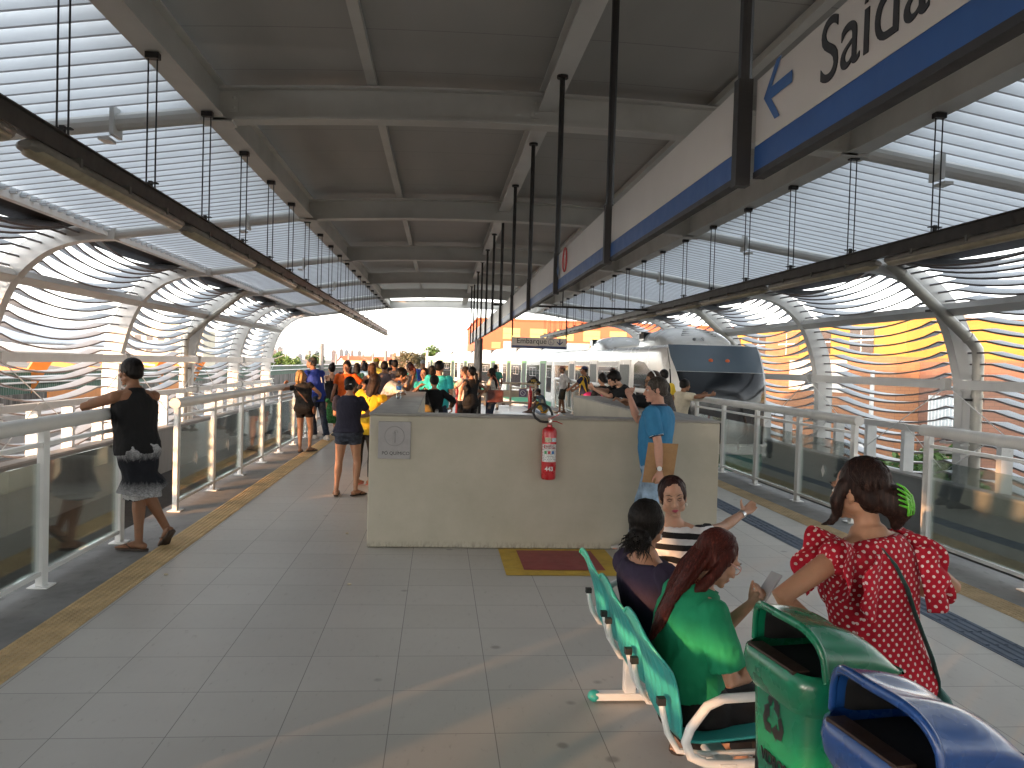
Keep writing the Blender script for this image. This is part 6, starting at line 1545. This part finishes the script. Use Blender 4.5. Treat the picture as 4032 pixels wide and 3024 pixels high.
# scrawl on the near side of the shirt
F = J['frame'](.30); mb = MB(); pc = J['cen'](.32) + F.col[0] * -.185 + F.col[1] * .02
for pts in ([(-.09, .05), (-.06, -.05), (-.03, .05)], [(-.075, .0), (-.045, .0)], [(-.02, .04), (.0, -.01), (.02, .04), (.0, -.07)], [(.03, .06), (.03, -.05)], [(.03, .01), (.065, .015)], [(.065, .06), (.07, -.05)], [(-.08, -.07), (.09, .075)]):
    mb.tube([pc + F.col[1] * x + F.col[2] * z for x, z in pts], .006, 6)
J['add'](mb, 'shirt_scrawl', STEEL_W, par=J['top'])
mb = MB(); mb.cbox((0, 0, 0), (.075, .010, .15)); o = mb.build('mobile_phone', RUBBER, None, bevel=.004); o.location = (2.335, 12.19, 1.41); o.rotation_euler = (R(-50), 0, R(88)); tag(o, 'dark mobile phone in the hands of the bearded man', 'phone')
# --- woman with pink strap, behind
J = person('woman in black top with a pink bag strap behind the right side wall', (3.15, 15.2), R(20), 1.56, 'f', 1.05, lean=(.03, .10), head=(R(10), .2, 0), skin='b', top=dict(kind='tee', mat=BLKC, off=.014), bottom=dict(kind='trousers', mat=JEAN_D), hair=dict(style='lowbun', mat=HB), shoes=('shoe', SHOED), near=0, face=False, hands=[(2.85, 15.3, 1.0), (3.2, 15.5, 1.0)])
mb = MB(); c, f = J['cen'], J['frame']; mb.tube([J['w'](c(v) + f(v).col[0] * x + f(v).col[1] * y) for v, x, y in ((.49, -.08, -.02), (.44, -.085, -.115), (.3, -.09, -.13), (.12, -.12, -.12))], .014, 8, ell=(1.5, .5)); mb.ellipsoid((2.9, 15.28, 1.12), (.12, .08, .10))
o = mb.build('shoulder_bag', M('magenta bag', (.45, .03, .18), .5), None, smooth=True); tag(o, 'bright magenta bag with strap carried by the woman in black', 'bag')
# --- cream shirt boy on the right rail
J = person('young person in loose cream shirt leaning on the right guardrail end', (4.40, 14.3), R(-78), 1.50, 'm', .98, lean=(.06, .22), head=(R(0), .05, 0), feet=[(4.36, 14.42, .075), (4.36, 14.18, .075)], hands=[(4.86, 14.5, 1.24), (4.86, 13.98, 1.26)], elbow=[(-.8, .2, -.6), (1, .0, -.2)], skin='c', top=dict(kind='tee', mat=cloth('cream loose shirt', (.58, .52, .40)), off=.030, hem=-.14, flare=.03), bottom=dict(kind='bermuda', mat=JEAN_D), hair=dict(style='short', mat=HB, g=.018), shoes=('flip', FLIP), near=1, face=False)
J = person('man in black and yellow top standing at the gap in the right rail', (4.52, 15.85), R(15), 1.66, 'm', 1.0, skin='c', head=(R(20), .1, 0), top=dict(kind='tee', mat=cloth('black yellow top', (.02, .02, .02), pattern=lambda nt, co, c: mixc(nt, mathn(nt, 'GREATER_THAN', sep(nt, co)[0], .10), c, (.62, .42, .03))), off=.016), bottom=dict(kind='trousers', mat=JEAN_D), hair=dict(style='short', mat=HB), shoes=('shoe', SHOED), near=0, face=False)
# --- hat man, footballer, sitting man
def brimhat(J, mat, r=.15, crown=.105):
    hx, Hm, hk = J['hx'], J['Hm'], J['hk']; mb = MB(); rg = []
    for rr, z in ((r, .050), (r * .99, .058), (.092, .066), (.088, .10), (.080, .125), (.05, .135), (.01, .136)): rg.append([hx(rr * .92 * math.cos(a), -.012 + rr * 1.05 * math.sin(a), z + (.012 * math.cos(2 * a) if rr > .1 else 0)) for a in [2 * math.pi * k / 24 for k in range(24)]])
    mb.rings(rg); return J['add'](mb, 'hat', mat)
def cap(J, mat, back=False):
    hx = J['hx']; mb = MB(); rg = []; d = -1 if back else 1
    for el in (0, 12, 25, 40, 55, 70, 85): rg.append([hx(.087 * math.cos(R(el)) * math.cos(a), -.012 + .104 * math.cos(R(el)) * math.sin(a), .042 + .092 * math.sin(R(el))) for a in [2 * math.pi * k / 20 for k in range(20)]])
    mb.rings(rg)
    mb.grid(lambda u, v: tuple(hx(.078 * (2 * u - 1) * (1 - .25 * v * v), d * (.060 + .032 * (1 - (2 * u - 1) ** 2) + .07 * v), .045 - .018 * v - .014 * (2 * u - 1) ** 2)), 10, 4); return J['add'](mb, 'cap', mat)
J = person('man in pinkish brimmed hat and white shirt standing by the far right rail', (4.42, 28.3), R(80), 1.66, 'm', 1.0, lean=(0, .10), head=(R(5), .1, 0), feet=[(4.3, 28.2, .075), (4.5, 28.45, .075)], hands=[(4.62, 28.2, .95), (4.62, 28.45, .95)], skin='c', top=dict(kind='long', mat=cloth('white loose shirt', (.55, .53, .52)), sleeve=1.1, off=.022, hem=-.14), bottom=dict(kind='bermuda', mat=cloth('olive dark shorts', (.03, .03, .025)), len=.95, off=.018, flare=.02), hair=dict(style='crop', mat=HS), shoes=('flip', FLIP), near=0)
brimhat(J, M('pinkish hat felt', (.22, .09, .075), .8))
def fb(nt, co, c):
    x, y, z = sep(nt, co); w = mathn(nt, 'ADD', mathn(nt, 'MULTIPLY', x, 1.0), mathn(nt, 'MULTIPLY', z, .25)); return mixc(nt, mathn(nt, 'LESS_THAN', mathn(nt, 'FRACT', mathn(nt, 'MULTIPLY', w, 9)), .32), c, (.50, .33, .03))
J = person('man in navy cap and dark football shirt with yellow stripes', (4.15, 22.6), R(55), 1.68, 'm', 1.04, lean=(0, .06), head=(R(25), .05, 0), hands=[(3.7, 22.7, 1.02), (3.9, 23.0, 1.0)], skin='c', top=dict(kind='tee', mat=cloth('navy yellow football shirt', (.014, .018, .045), pattern=fb), off=.018, hem=-.12), bottom=dict(kind='trousers', mat=JEAN_D), hair=dict(style='crop', mat=HB), shoes=('shoe', SHOED), near=0)
cap(J, M('navy cap cloth', (.015, .025, .07), .8))
J = person('man in dark cap sitting on the platform floor with knees drawn up', (3.75, 28.3), R(78), 1.66, 'm', 1.0, lean=(.1, .5), head=(R(-5), .3, 0), pz=.13, feet=[(3.28, 28.25, .075), (3.20, 28.42, .075)], hands=[(3.42, 28.3, .50), (3.42, 28.4, .46)], elbow=[(-.6, 0, .2), (.6, 0, .2)], skin='d', top=dict(kind='tee', mat=cloth('blue check shirt', (.07, .12, .17), .4, 30), off=.016), bottom=dict(kind='bermuda', mat=cloth('mustard shorts', (.42, .27, .04)), len=.9, off=.014), hair=dict(style='crop', mat=HB), shoes=('flip', FLIP), near=0)
cap(J, M('black cap cloth', (.015, .015, .02), .8))
t = thing('fire_extinguisher', 'red cylinder standing on the platform behind the sitting man', 'extinguisher', (3.35, 29.2, 0)); mb = MB(); mb.lathe([(.07, 0), (.075, .02), (.075, .72), (.05, .80), (.03, .82), (.03, .86)], 20); mb.build('cylinder', RED, t, smooth=True); mb = MB(); mb.beam((-.05, 0, .88), (.08, 0, .92), .03, .02); mb.tube([(0, 0, .84), (0, 0, .92)], .025, 10); mb.build('valve', RED, t)
# --- people inside the landing area
TEAL = cloth('teal cotton', (.03, .34, .32)); 
J = person('dark haired woman facing the camera in a teal dress beyond the left wall', (-.27, 15.4), R(170), 1.56, 'f', 1.0, head=(R(-20), .08, 0), skin='b', top=dict(kind='cap', mat=TEAL, sleeve=.3, hem=-.10), bottom=dict(kind='skirt', mat=TEAL, len=.42), hair=dict(style='long', mat=HB, len=.25), shoes=('flip', FLIP), near=1)
J = person('man in bright teal T-shirt seen from behind beyond the low wall', (.0, 14.8), R(-8), 1.70, 'm', 1.06, lean=(0, .06), head=(R(-12), .12, 0), skin='b', top=dict(kind='tee', mat=cloth('bright teal T-shirt', (.035, .42, .42)), off=.022, hem=-.12), bottom=dict(kind='trousers', mat=JEAN_D), hair=dict(style='short', mat=HB), shoes=('shoe', SHOED), near=1, face=False)
J = person('person in black long sleeves stretching an arm onto the left side wall', (-.07, 13.6), R(8), 1.45, 'f', 1.18, lean=(.02, .08), head=(R(5), .1, 0), hands=[(-.50, 12.75, 1.27), (.22, 13.75, .95)], elbow=[(-.4, -.5, -1), (1, -.6, -.5)], palm=[(0, 0, -1), None], skin='b', top=dict(kind='long', mat=BLKC, sleeve=1.85, off=.018, hem=-.10), bottom=dict(kind='trousers', mat=cloth('black trousers', (.012, .011, .013))), hair=dict(style='short', mat=HB, g=.022), shoes=('shoe', SHOED), near=1, face=False)
mb = MB(); mb.ellipsoid((-.24, 13.34, .86), (.16, .09, .15), n=16); me = blob(mb, .012, 2); ruffle(me, .01, 12); o = link(me, 'shoulder_bag', M('mustard canvas bag', (.20, .14, .04), .8, var=.35, scale=14), None); mb = MB(); mb.tube([(-.37, 13.36, .92), (-.32, 13.40, 1.14), (-.23, 13.50, 1.28), (-.17, 13.46, 1.12), (-.11, 13.36, .92)], .011, 8); mb.build('bag_strap', RUBBER, o, smooth=True); tag(o, 'mustard canvas bag with dark strap on the person in black long sleeves', 'bag')
J = person('woman with auburn ponytail in pale pink T-shirt and black trousers', (.58, 18.1), R(55), 1.60, 'f', 1.0, head=(R(5), .05, 0), hands=[(.30, 18.25, 1.14), (.40, 18.45, 1.12)], elbow=[(-1, -.3, -.6), (1, -.3, -.6)], skin='a', top=dict(kind='tee', mat=cloth('pale pink T-shirt', (.60, .48, .46)), hem=-.02), bottom=dict(kind='leggings', mat=BLKC), hair=dict(style='ponytail', mat=HBR), shoes=('shoe', SHOED), near=1)
mb = MB(); c, f = J['cen'], J['frame']; q = J['w'](c(.22) + f(.2).col[1] * -.19); mb.ellipsoid(q, (.13, .13, .19), n=14); me = blob(mb, .013, 2); o = link(me, 'backpack', M('black leather', (.014, .014, .016), .35), None); tag(o, 'black leather backpack worn by the woman in the pale pink T-shirt', 'bag')
J = person('woman in sleeveless black dress standing with a hand on her hip', (.68, 16.9), R(40), 1.60, 'f', 1.10, head=(R(15), .02, 0), hands=[(.46, 16.72, 1.0), (.86, 17.1, 1.0)], elbow=[(-1, -.7, 0), (1, -.5, 0)], skin='b', top=dict(kind='cap', mat=BLKC, sleeve=.12, hem=-.1), bottom=dict(kind='trousers', mat=BLKC), hair=dict(style='ponytail', mat=HB, z=-.02), shoes=('shoe', SHOED), near=1)
J = person('long haired woman in white printed blouse carrying a brown bag', (1.22, 18.6), R(70), 1.58, 'f', 1.0, head=(R(8), .15, 0), hands=[(.92, 18.45, 1.08), (1.0, 18.7, 1.05)], skin='b', top=dict(kind='cap', mat=cloth('white printed blouse', (.55, .52, .46), .35, 24), sleeve=.5, hem=-.04), bottom=dict(kind='leggings', mat=JEAN_D), hair=dict(style='long', mat=HB, len=.36), shoes=('shoe', SHOED), near=1)
mb = MB(); mb.box((-.19, -.07, 0), (.19, .07, .28)); me = blob(mb, .014, 3); ruffle(me, .012, 9); o = link(me, 'handbag', M('brown leather', (.10, .03, .022), .45, var=.2), None); o.location = (1.30, 18.42, .82); o.rotation_euler = (0, 0, R(15)); tag(o, 'large brown leather handbag on the long haired woman in white', 'bag'); mb = MB(); mb.tube([(-.12, 0, .26), (-.08, .03, .5), (-.02, .1, .62), (.06, .03, .5), (.12, 0, .26)], .009, 8); mb.build('bag_strap', M('brown leather', (.1, .03, .02), .45), o, smooth=True)
mb = MB(); mb.ellipsoid((0, 0, .15), (.11, .09, .15), n=14); mb.tube([(0, 0, .26), (0, 0, .36)], [.05, .03], 8); me = blob(mb, .014, 2); ruffle(me, .02, 12); o = link(me, 'carrier_bag', M('pink carrier bag', (.55, .33, .28), .5, var=.15), None); o.location = (.45, 18.0, .0); tag(o, 'crumpled pale pink carrier bag on the floor beside the backpack woman', 'bag')
# --- the crowd on the left, back to front
G = 'people waiting along the left side'
def stander(label, x, y, rz, H, sex, skin, topc, topn, bot, hair, **k):
    d = dict(kind=k.pop('tk', 'tee'), mat=topc if not isinstance(topc, tuple) else cloth(topn, topc), off=.016); d.update(k.pop('td', {}))
    kw = dict(lean=(.0, .05), near=0, skin=skin, top=d, bottom=bot, hair=hair, shoes=('shoe', SHOED), face=abs(((rz + 180) % 360) - 180) > 60); kw.update(k)
    return person(label, (x, y), R(rz), H, sex, k.get('bulk', 1.0), **{a: b for a, b in kw.items() if a != 'bulk'})
JN = dict(kind='trousers', mat=JEAN_D); BT = dict(kind='trousers', mat=BLKC)
stander('woman with a high bun in black strap top and green patterned skirt', -2.32, 17.75, 25, 1.58, 'f', 'b', BLKC, '', dict(kind='skirt', mat=cloth('green leaf skirt', (.04, .16, .05), .6, 30), len=.5), dict(style='bun', mat=HB, z=.115), tk='strap', near=1, hands=[(-2.62, 18.05, 1.15), (-2.2, 18.1, 1.1)])
stander('woman with very long dark hair behind the navy T-shirt woman', -2.12, 18.9, 5, 1.66, 'f', 'c', (.03, .015, .015), 'dark maroon top', BT, dict(style='long', mat=HD, len=.5), near=1)
J = stander('man in orange T-shirt and orange shorts facing the camera', -1.93, 17.1, 172, 1.64, 'm', 'b', (.62, .10, .012), 'orange T-shirt', dict(kind='bermuda', mat=cloth('orange shorts', (.60, .08, .01)), len=1.15), dict(style='short', mat=HB), near=1, hands=[(-1.62, 17.0, .98), (-2.2, 16.9, .9)], elbow=[(-1, -.7, 0), None])
mb = MB(); c, f = J['cen'], J['frame']; mb.lathe([(.035, 0), (.035, .004)], 16); mb.xform(Matrix.Translation(c(.36) + f(.36).col[0] * -.07 + f(.36).col[1] * .138) @ Matrix.Rotation(R(-90), 4, 'X')); J['add'](mb, 'shirt_emblem', M('dark emblem', (.02, .03, .06), .6), par=J['top'])
stander('woman with long black hair in dark green top and black jeans', -2.15, 21.4, -10, 1.60, 'f', 'b', (.012, .06, .045), 'dark green top', BT, dict(style='long', mat=HB, len=.4))
stander('person in pale blue shirt and dark jeans with back turned', -2.2, 24.3, 0, 1.62, 'f', 'b', (.22, .40, .62), 'pale blue shirt', JN, dict(style='bob', mat=HB), hands=[(-2.4, 24.6, 1.3), (-2.1, 24.6, 1.2)])
stander('woman raising a phone behind the pale blue shirt', -2.42, 26.2, 150, 1.66, 'f', 'b', (.05, .045, .05), 'charcoal top', JN, dict(style='long', mat=HD, len=.2), hands=[(-2.5, 25.95, 1.42), (-2.3, 25.95, 1.42)])
stander('woman with brown ponytail hair in black tank top', -1.42, 17.3, 20, 1.62, 'f', 'a', BLKC, '', BT, dict(style='long', mat=HBR, len=.42, w=.8), tk='tank', near=1, hands=[(-1.72, 17.5, 1.12), (-1.55, 17.65, 1.12)])
J = stander('man in yellow cap and yellow collared top deep in the crowd', -1.85, 24.2, 160, 1.74, 'm', 'c', (.42, .36, .06), 'yellow top', JN, dict(style='crop', mat=HB)); cap(J, M('yellow cap cloth', (.62, .45, .03), .8))
stander('short haired man in mauve shirt behind the yellow blouse woman', -1.2, 17.9, 5, 1.66, 'm', 'c', (.13, .10, .11), 'mauve shirt', JN, dict(style='short', mat=HB), near=1)
stander('dark haired man in charcoal shirt farther back near the wall end', -1.12, 20.6, 10, 1.70, 'm', 'c', (.05, .05, .06), 'charcoal shirt', JN, dict(style='short', mat=HB))
stander('woman with red ponytail in grey top looking left', -.66, 18.9, 60, 1.62, 'f', 'a', (.24, .22, .22), 'grey top', JN, dict(style='ponytail', mat=HR, len=.3), near=1)
stander('person in teal top behind the red ponytail woman', -.85, 23.6, 10, 1.66, 'f', 'b', TEAL, '', JN, dict(style='long', mat=HD, len=.2))
J = stander('smiling man in white cap and blue polo facing the camera', -.50, 25.2, 178, 1.72, 'm', 'b', (.03, .07, .32), 'cobalt polo', JN, dict(style='crop', mat=HB)); cap(J, M('white grey cap', (.45, .45, .47), .8))
stander('man in black jacket at the back near the olive tree', -1.6, 27.0, 10, 1.72, 'm', 'c', BLKC, '', JN, dict(style='short', mat=HB))
stander('woman with dark hair behind the teal T-shirt man', -.16, 18.2, 15, 1.60, 'f', 'b', BLKC, '', JN, dict(style='long', mat=HB, len=.2))
J = stander('man in sea green polo and pale trousers by the far railing', 2.05, 29.2, 10, 1.66, 'm', 'c', (.05, .28, .22), 'sea green polo', dict(kind='trousers', mat=cloth('pale trousers', (.42, .40, .36))), dict(style='short', mat=HB))
# ---------------------------------------------------------------- the four women in front
# striped woman turned round on the far seat
def stripes(nt, co, c):
    x, y, z = sep(nt, co); k = mathn(nt, 'GREATER_THAN', mathn(nt, 'FRACT', mathn(nt, 'ADD', mathn(nt, 'MULTIPLY', z, 17), .2)), .5); return mixc(nt, k, c, (.012, .012, .014))
ST = cloth('black white striped cotton', (.66, .65, .66), .05, pattern=stripes)
J = person('woman in black and white striped T-shirt stretching out her left arm', (1.22, 4.02), R(158), 1.47, 'f', .98, lean=(-.02, .16), twist=R(-2), head=(R(14), .06, .10), pz=.46 / .865, px=(0, -.04), feet=[(1.36, 3.62, .06), (1.16, 3.58, .06)], hands=[(1.81, 4.36, .945), (1.08, 3.82, .62)], elbow=[(.0, -.3, -1), (.5, -.6, -.4)], palm=[(0, -.6, .7), None], curl=(.12, .5), thumb=1.5, skin='a',
           top=dict(kind='cap', mat=ST, sleeve=.36, off=.012, hem=-.06, neck=.505), bottom=dict(kind='trousers', mat=cloth('black trousers', (.012, .011, .013))), hair=dict(style='tied', mat=hair_mat('deep brown hair', (.03, .012, .010))), shoes=('flip', FLIP), near=2, lips=LIPP, eyes_closed=True)
hx = J['hx']
mb = MB()
for q in (-1, 1): mb.ellipsoid(hx(q * .080, -.002, -.052), (.009, .009, .009))
J['add'](mb, 'pearl_earring', M('pearl', (.7, .68, .62), .2))
h, f, n, tv = J['hand0']; mb = MB(); mb.tube([h - f * .035, h - f * .010], .027, 16, ell=(1.1, .9)); J['add'](mb, 'watch', CHROME)
F = J['frame'](.28); pc = J['cen'](.25) + F.col[1] * .158; mb = MB(); REDPR = M('red print', (.50, .02, .06), .7)
for (x, z, w, h_) in ((-.07, .03, .05, .055), (-.01, .035, .045, .06), (.05, .03, .05, .05), (-.05, -.03, .04, .05), (.03, -.02, .06, .05)):
    mb.ellipsoid(pc + F.col[0] * x + F.col[2] * z + F.col[1] * (-.010 - x * x * 3), [w * .55, .008, h_ * .5], F)
J['add'](mb, 'shirt_print', REDPR, par=J['top'])
# woman in dark violet seen from behind on the middle seat
VIO = cloth('dark violet blouse', (.030, .022, .045), .15)
J = person('black haired woman in dark violet blouse sitting on the middle seat', (.955, 3.36), R(-78), 1.50, 'f', 1.06, lean=(-.44, -.06), twist=R(10), head=(R(30), .02, .04), pz=.455 / .882, px=(0, .07), feet=[(1.32, 3.46, .06), (1.32, 3.26, .06)], hands=[(1.22, 3.46, .62), (1.22, 3.26, .60)], elbow=[(-.6, -1, -.5), (.9, -.8, -.4)], palm=[(0, 0, -1), (0, 0, -1)], skin='b',
           top=dict(kind='cap', mat=VIO, sleeve=.42, off=.020, hem=-.04, neck=.50, cuff=.056), bottom=dict(kind='trousers', mat=cloth('black trousers', (.012, .011, .013))), hair=dict(style='lowbun', mat=HB), shoes=('flip', FLIP), near=2)
rn = random.Random(4); mb = MB(); hx = J['hx']
for k in range(170):
    a = rn.uniform(0, 6.28); b = rn.uniform(0, 6.28); q = rn.uniform(.5, 1); x0 = rn.uniform(-.055, .055); p0 = Vector((x0, -.108 + rn.uniform(-.02, .0), -.062 + rn.uniform(-.03, .03))); d = Vector((rn.gauss(0, .5), -abs(rn.gauss(0, .6)), rn.gauss(-.4, .6))).normalized()
    pts = [hx(*(p0 + d * .045 * t + Vector((.008 * math.sin(5 * t + a), .008 * math.cos(5 * t + b), -.02 * t * t)))) for t in (0, .4, .8, 1.2)]
    mb.tube(pts, [.003, .003, .002, .0006], 5)
J['add'](mb, 'loose_curls', HB, par=J['hair'])
mb = MB(); mb.tube([hx(.078, .0, -.045), hx(.079, .0, -.068)], .003, 6); J['add'](mb, 'earring', CHROME)
# woman in green shirt on the near seat
GRN = cloth('emerald green shirt', (.012, .235, .11), .08)
J = person('auburn haired woman with glasses in emerald green shirt on the near seat', (.935, 2.90), R(-80), 1.46, 'f', 1.16, lean=(-.38, .40), head=(R(0), .55, 0), pz=.455 / .882, px=(0, .07), feet=[(1.34, 3.0, .06), (1.36, 2.80, .06)], hands=[(1.22, 2.98, .80), (1.23, 2.80, .66)], elbow=[(-.6, -.6, -1), (.5, -.8, -1)], palm=[(0, -.5, .8), (0, .5, .8)], curl=(.8, .7), skin='a',
           top=dict(kind='tee', mat=GRN, sleeve=.80, off=.018, hem=.10, neck=.54, name='shirt', collar=cloth('green collar', (.010, .19, .09)), cuff=.056), bottom=dict(kind='trousers', mat=cloth('sheer black trousers', (.013, .011, .011)), off=.012, waist=.15), hair=dict(style='long', mat=HR, len=.40, w=.85), shoes=('flip', FLIP), near=2)
glasses(J, M('rose gold frame', (.55, .28, .22), .3, metal=.6), r=.0225, thick=.0022)
hx = J['hx']; mb = MB()
for q in (-1, 1): mb.ellipsoid(hx(q * .083, .0, -.044), (.006, .006, .006))
J['add'](mb, 'earring', M('pearl', (.7, .68, .62), .2))
rn = random.Random(9); mb = MB()
for k in range(90):
    x = rn.uniform(-.07, .075); pts = [hx(x * .8, -.10 + rn.uniform(-.012, .01), .02), hx(x, -.118 + rn.uniform(-.01, .01), -.10), hx(x * .95 + .01 * math.sin(k), -.118 + rn.uniform(-.01, .008), -.22), hx(x * .7 + .012 * math.sin(k * 2), -.108 + rn.uniform(-.012, .01), -.33 - rn.uniform(0, .05))]
    mb.tube(pts, [.002, .0034, .003, .0008], 5)
J['add'](mb, 'long_strands', HR, par=J['hair'])
mb = MB(); mb.cbox((0, 0, 0), (.07, .009, .145)); o = mb.build('mobile_phone', M('grey phone', (.3, .3, .31), .3), None, bevel=.004); q = J['w'](J['hand0'][0] + J['hand0'][1] * .06); o.location = q + Vector((.03, 0, .03)); o.rotation_euler = (R(-35), 0, R(-80)); tag(o, 'grey mobile phone in the hand of the woman in green', 'phone')
# woman in red polka dots standing behind the green bin
def dots(nt, co, c):
    x, y, z = sep(nt, co); cb = nt.nodes.new('ShaderNodeCombineXYZ'); 
    nx, ny, nz = sep(nt, coord(nt, 'Normal')); ax, ay, az = (mathn(nt, 'ABSOLUTE', k) for k in (nx, ny, nz))
    usey = mathn(nt, 'MULTIPLY', mathn(nt, 'GREATER_THAN', ax, ay), mathn(nt, 'GREATER_THAN', ax, az)); top_ = mathn(nt, 'MULTIPLY', mathn(nt, 'GREATER_THAN', az, ay), mathn(nt, 'GREATER_THAN', az, ax))
    lk(nt, mathn(nt, 'ADD', mathn(nt, 'MULTIPLY', usey, y), mathn(nt, 'MULTIPLY', mathn(nt, 'SUBTRACT', 1, usey), x)), cb.inputs[0]); lk(nt, mathn(nt, 'ADD', mathn(nt, 'MULTIPLY', top_, y), mathn(nt, 'MULTIPLY', mathn(nt, 'SUBTRACT', 1, top_), z)), cb.inputs[1])
    def grid_(off):
        v = nt.nodes.new('ShaderNodeVectorMath'); v.operation = 'FRACTION'; m = nt.nodes.new('ShaderNodeVectorMath'); m.operation = 'MULTIPLY_ADD'; lk(nt, cb.outputs[0], m.inputs[0]); m.inputs[1].default_value = (34, 34, 1); m.inputs[2].default_value = (off, off, 0); lk(nt, m.outputs[0], v.inputs[0])
        d = nt.nodes.new('ShaderNodeVectorMath'); d.operation = 'DISTANCE'; lk(nt, v.outputs[0], d.inputs[0]); d.inputs[1].default_value = (.5, .5, 0); return mathn(nt, 'LESS_THAN', d.outputs['Value'], .155)
    return mixc(nt, mathn(nt, 'MAXIMUM', grid_(0), grid_(.5)), c, (.62, .50, .48))
REDC = cloth('red polka dot chiffon', (.36, .008, .022), .10, pattern=dots)
J = person('woman in red polka dot ruffled top standing behind the green bin', (1.40, 2.40), R(6), 1.47, 'f', 1.12, lean=(.02, .16), side=-.06, twist=R(14), head=(R(14), .14, -.04), pz=.865, feet=[(1.34, 2.45, .07), (1.56, 2.5, .07)], hands=[(1.19, 2.42, .92), (1.62, 2.66, .95)], elbow=[(-1.5, -.5, .1), (1, -.4, -.5)], palm=[(0, 0, -1), None], curl=(.4, .5), skin='b',
           top=dict(kind='cap', mat=REDC, sleeve=.12, off=.016, hem=-.12, neck=.505, flare=.02, name='blouse'), bottom=dict(kind='trousers', mat=JEAN_D), hair=dict(style='clipup', mat=hair_mat('soft dark brown hair', (.020, .010, .008), (.075, .035, .022))), near=2, shoes=('flip', FLIP))
c, f = J['cen'], J['frame']
for i in (0, 1):   # flounces falling from the shoulders
    q = -1 if i == 0 else 1; a, e, h = J['hd'][i]; F = f(.45); d = (e - a).normalized()
    mb = MB()
    def fl(u, v, q=q, a=a, d=d, F=F, i=i):
        ang = R(-155 + 300 * u); ax = (F.col[2] * .85 - d * .55).normalized()
        side = F.col[1] * math.sin(ang) + F.col[2] * math.cos(ang)
        base = a - F.col[0] * q * .035 + side * (.062 if i else .058)
        ln = (.105 if i else .09) * (1.0 + .35 * abs(math.sin(ang * .5)))
        out = (F.col[0] * q * .75 + d * .55).normalized() if i else (F.col[0] * q * .85 + d * .2).normalized()
        return tuple(base + out * ln * v + side * (.070 * v + .022 * v * math.sin(ang * 5.0)) + Vector((0, 0, -1)) * ((.07 if i else .02) * v * v))
    mb.grid(fl, 56, 8); mb.xform(Matrix.Scale(J['s'], 4)); o = mb.build('flounce', REDC, J['top'], smooth=True, ang=180, fix=False, solid=.0025)
# back flounce edges
for q, x0 in ((-1, -.085), (1, .075)):
    mb = MB()
    def fb_(u, v, q=q, x0=x0):
        sv = .47 - .22 * u; F = f(sv); w = .055 + .045 * math.sin(u * 3.1)
        return tuple(c(sv) + F.col[0] * (x0 + q * (.035 * u + w * v)) + F.col[1] * (-.118 * 1.12 - .006 - .028 * math.sin(v * 2.2) - .012 * v * math.sin(u * 15)))
    mb.grid(fb_, 30, 6); mb.xform(Matrix.Scale(J['s'], 4)); mb.build('flounce', REDC, J['top'], smooth=True, ang=180, fix=False, solid=.0025)
# green claw clip
hx = J['hx']; mb = MB(); rn = random.Random(2)
for k in range(5):
    z = -.002 + .014 * k; mb.tube([hx(.052 - .004 * k, -.176, -.085 + z), hx(.030, -.184, -.075 + z), hx(.0, -.180, -.062 + z + .004 * k), hx(-.022, -.166, -.052 + z + .006 * k)], [.005, .0055, .005, .003], 8, dome=True)
for k in range(3): mb.tube([hx(.042 - .02 * k, -.182, -.095), hx(.044 - .02 * k, -.188, -.06), hx(.042 - .02 * k, -.184, -.025)], .0045, 8, dome=True)
mb.ellipsoid(hx(.048, -.176, -.082), (.012, .008, .016)); J['add'](mb, 'hair_clip', M('lime green plastic', (.09, .40, .02), .3, var=.04), par=J['hair'])
mb = MB(); hx = J['hx']; mb.ellipsoid(hx(-.090, .02, .015), (.004, .008, .010)); J['add'](mb, 'hair_pin', M('yellow pin', (.6, .42, .05), .4), par=J['hair'])
# strap of her bag across the back
pts = [c(v) + f(v).col[0] * x + f(v).col[1] * y for v, x, y in ((.505, -.045, .01), (.50, -.055, -.06), (.47, -.045, -.105), (.42, -.020, -.134), (.34, .02, -.142), (.26, .055, -.134), (.18, .095, -.128), (.10, .135, -.125), (.02, .165, -.12), (-.08, .185, -.10))]
mb = MB(); mb.tube([J['w'](p) for p in pts], .011, 8, ell=(1.3, .35), up=J['wd']((0, 1, 0))); o = mb.build('shoulder_bag', M('dark teal strap', (.012, .085, .075), .6), None, smooth=True)
mb = MB(); q = J['w'](c(-.16) + f(0).col[0] * .24); mb.ellipsoid(q, (.05, .11, .10), n=14); mb.build('bag_pouch', M('dark teal strap', (.012, .085, .075), .6), o, smooth=True); tag(o, 'dark teal crossbody strap bag over the red polka dot top', 'bag')
mb = MB(); mb.beam(J['w'](c(.50) + f(.5).col[1] * -.098 + f(.5).col[0] * .045), J['w'](c(.41) + f(.41).col[1] * -.128 + f(.41).col[0] * .045), .014, .004)
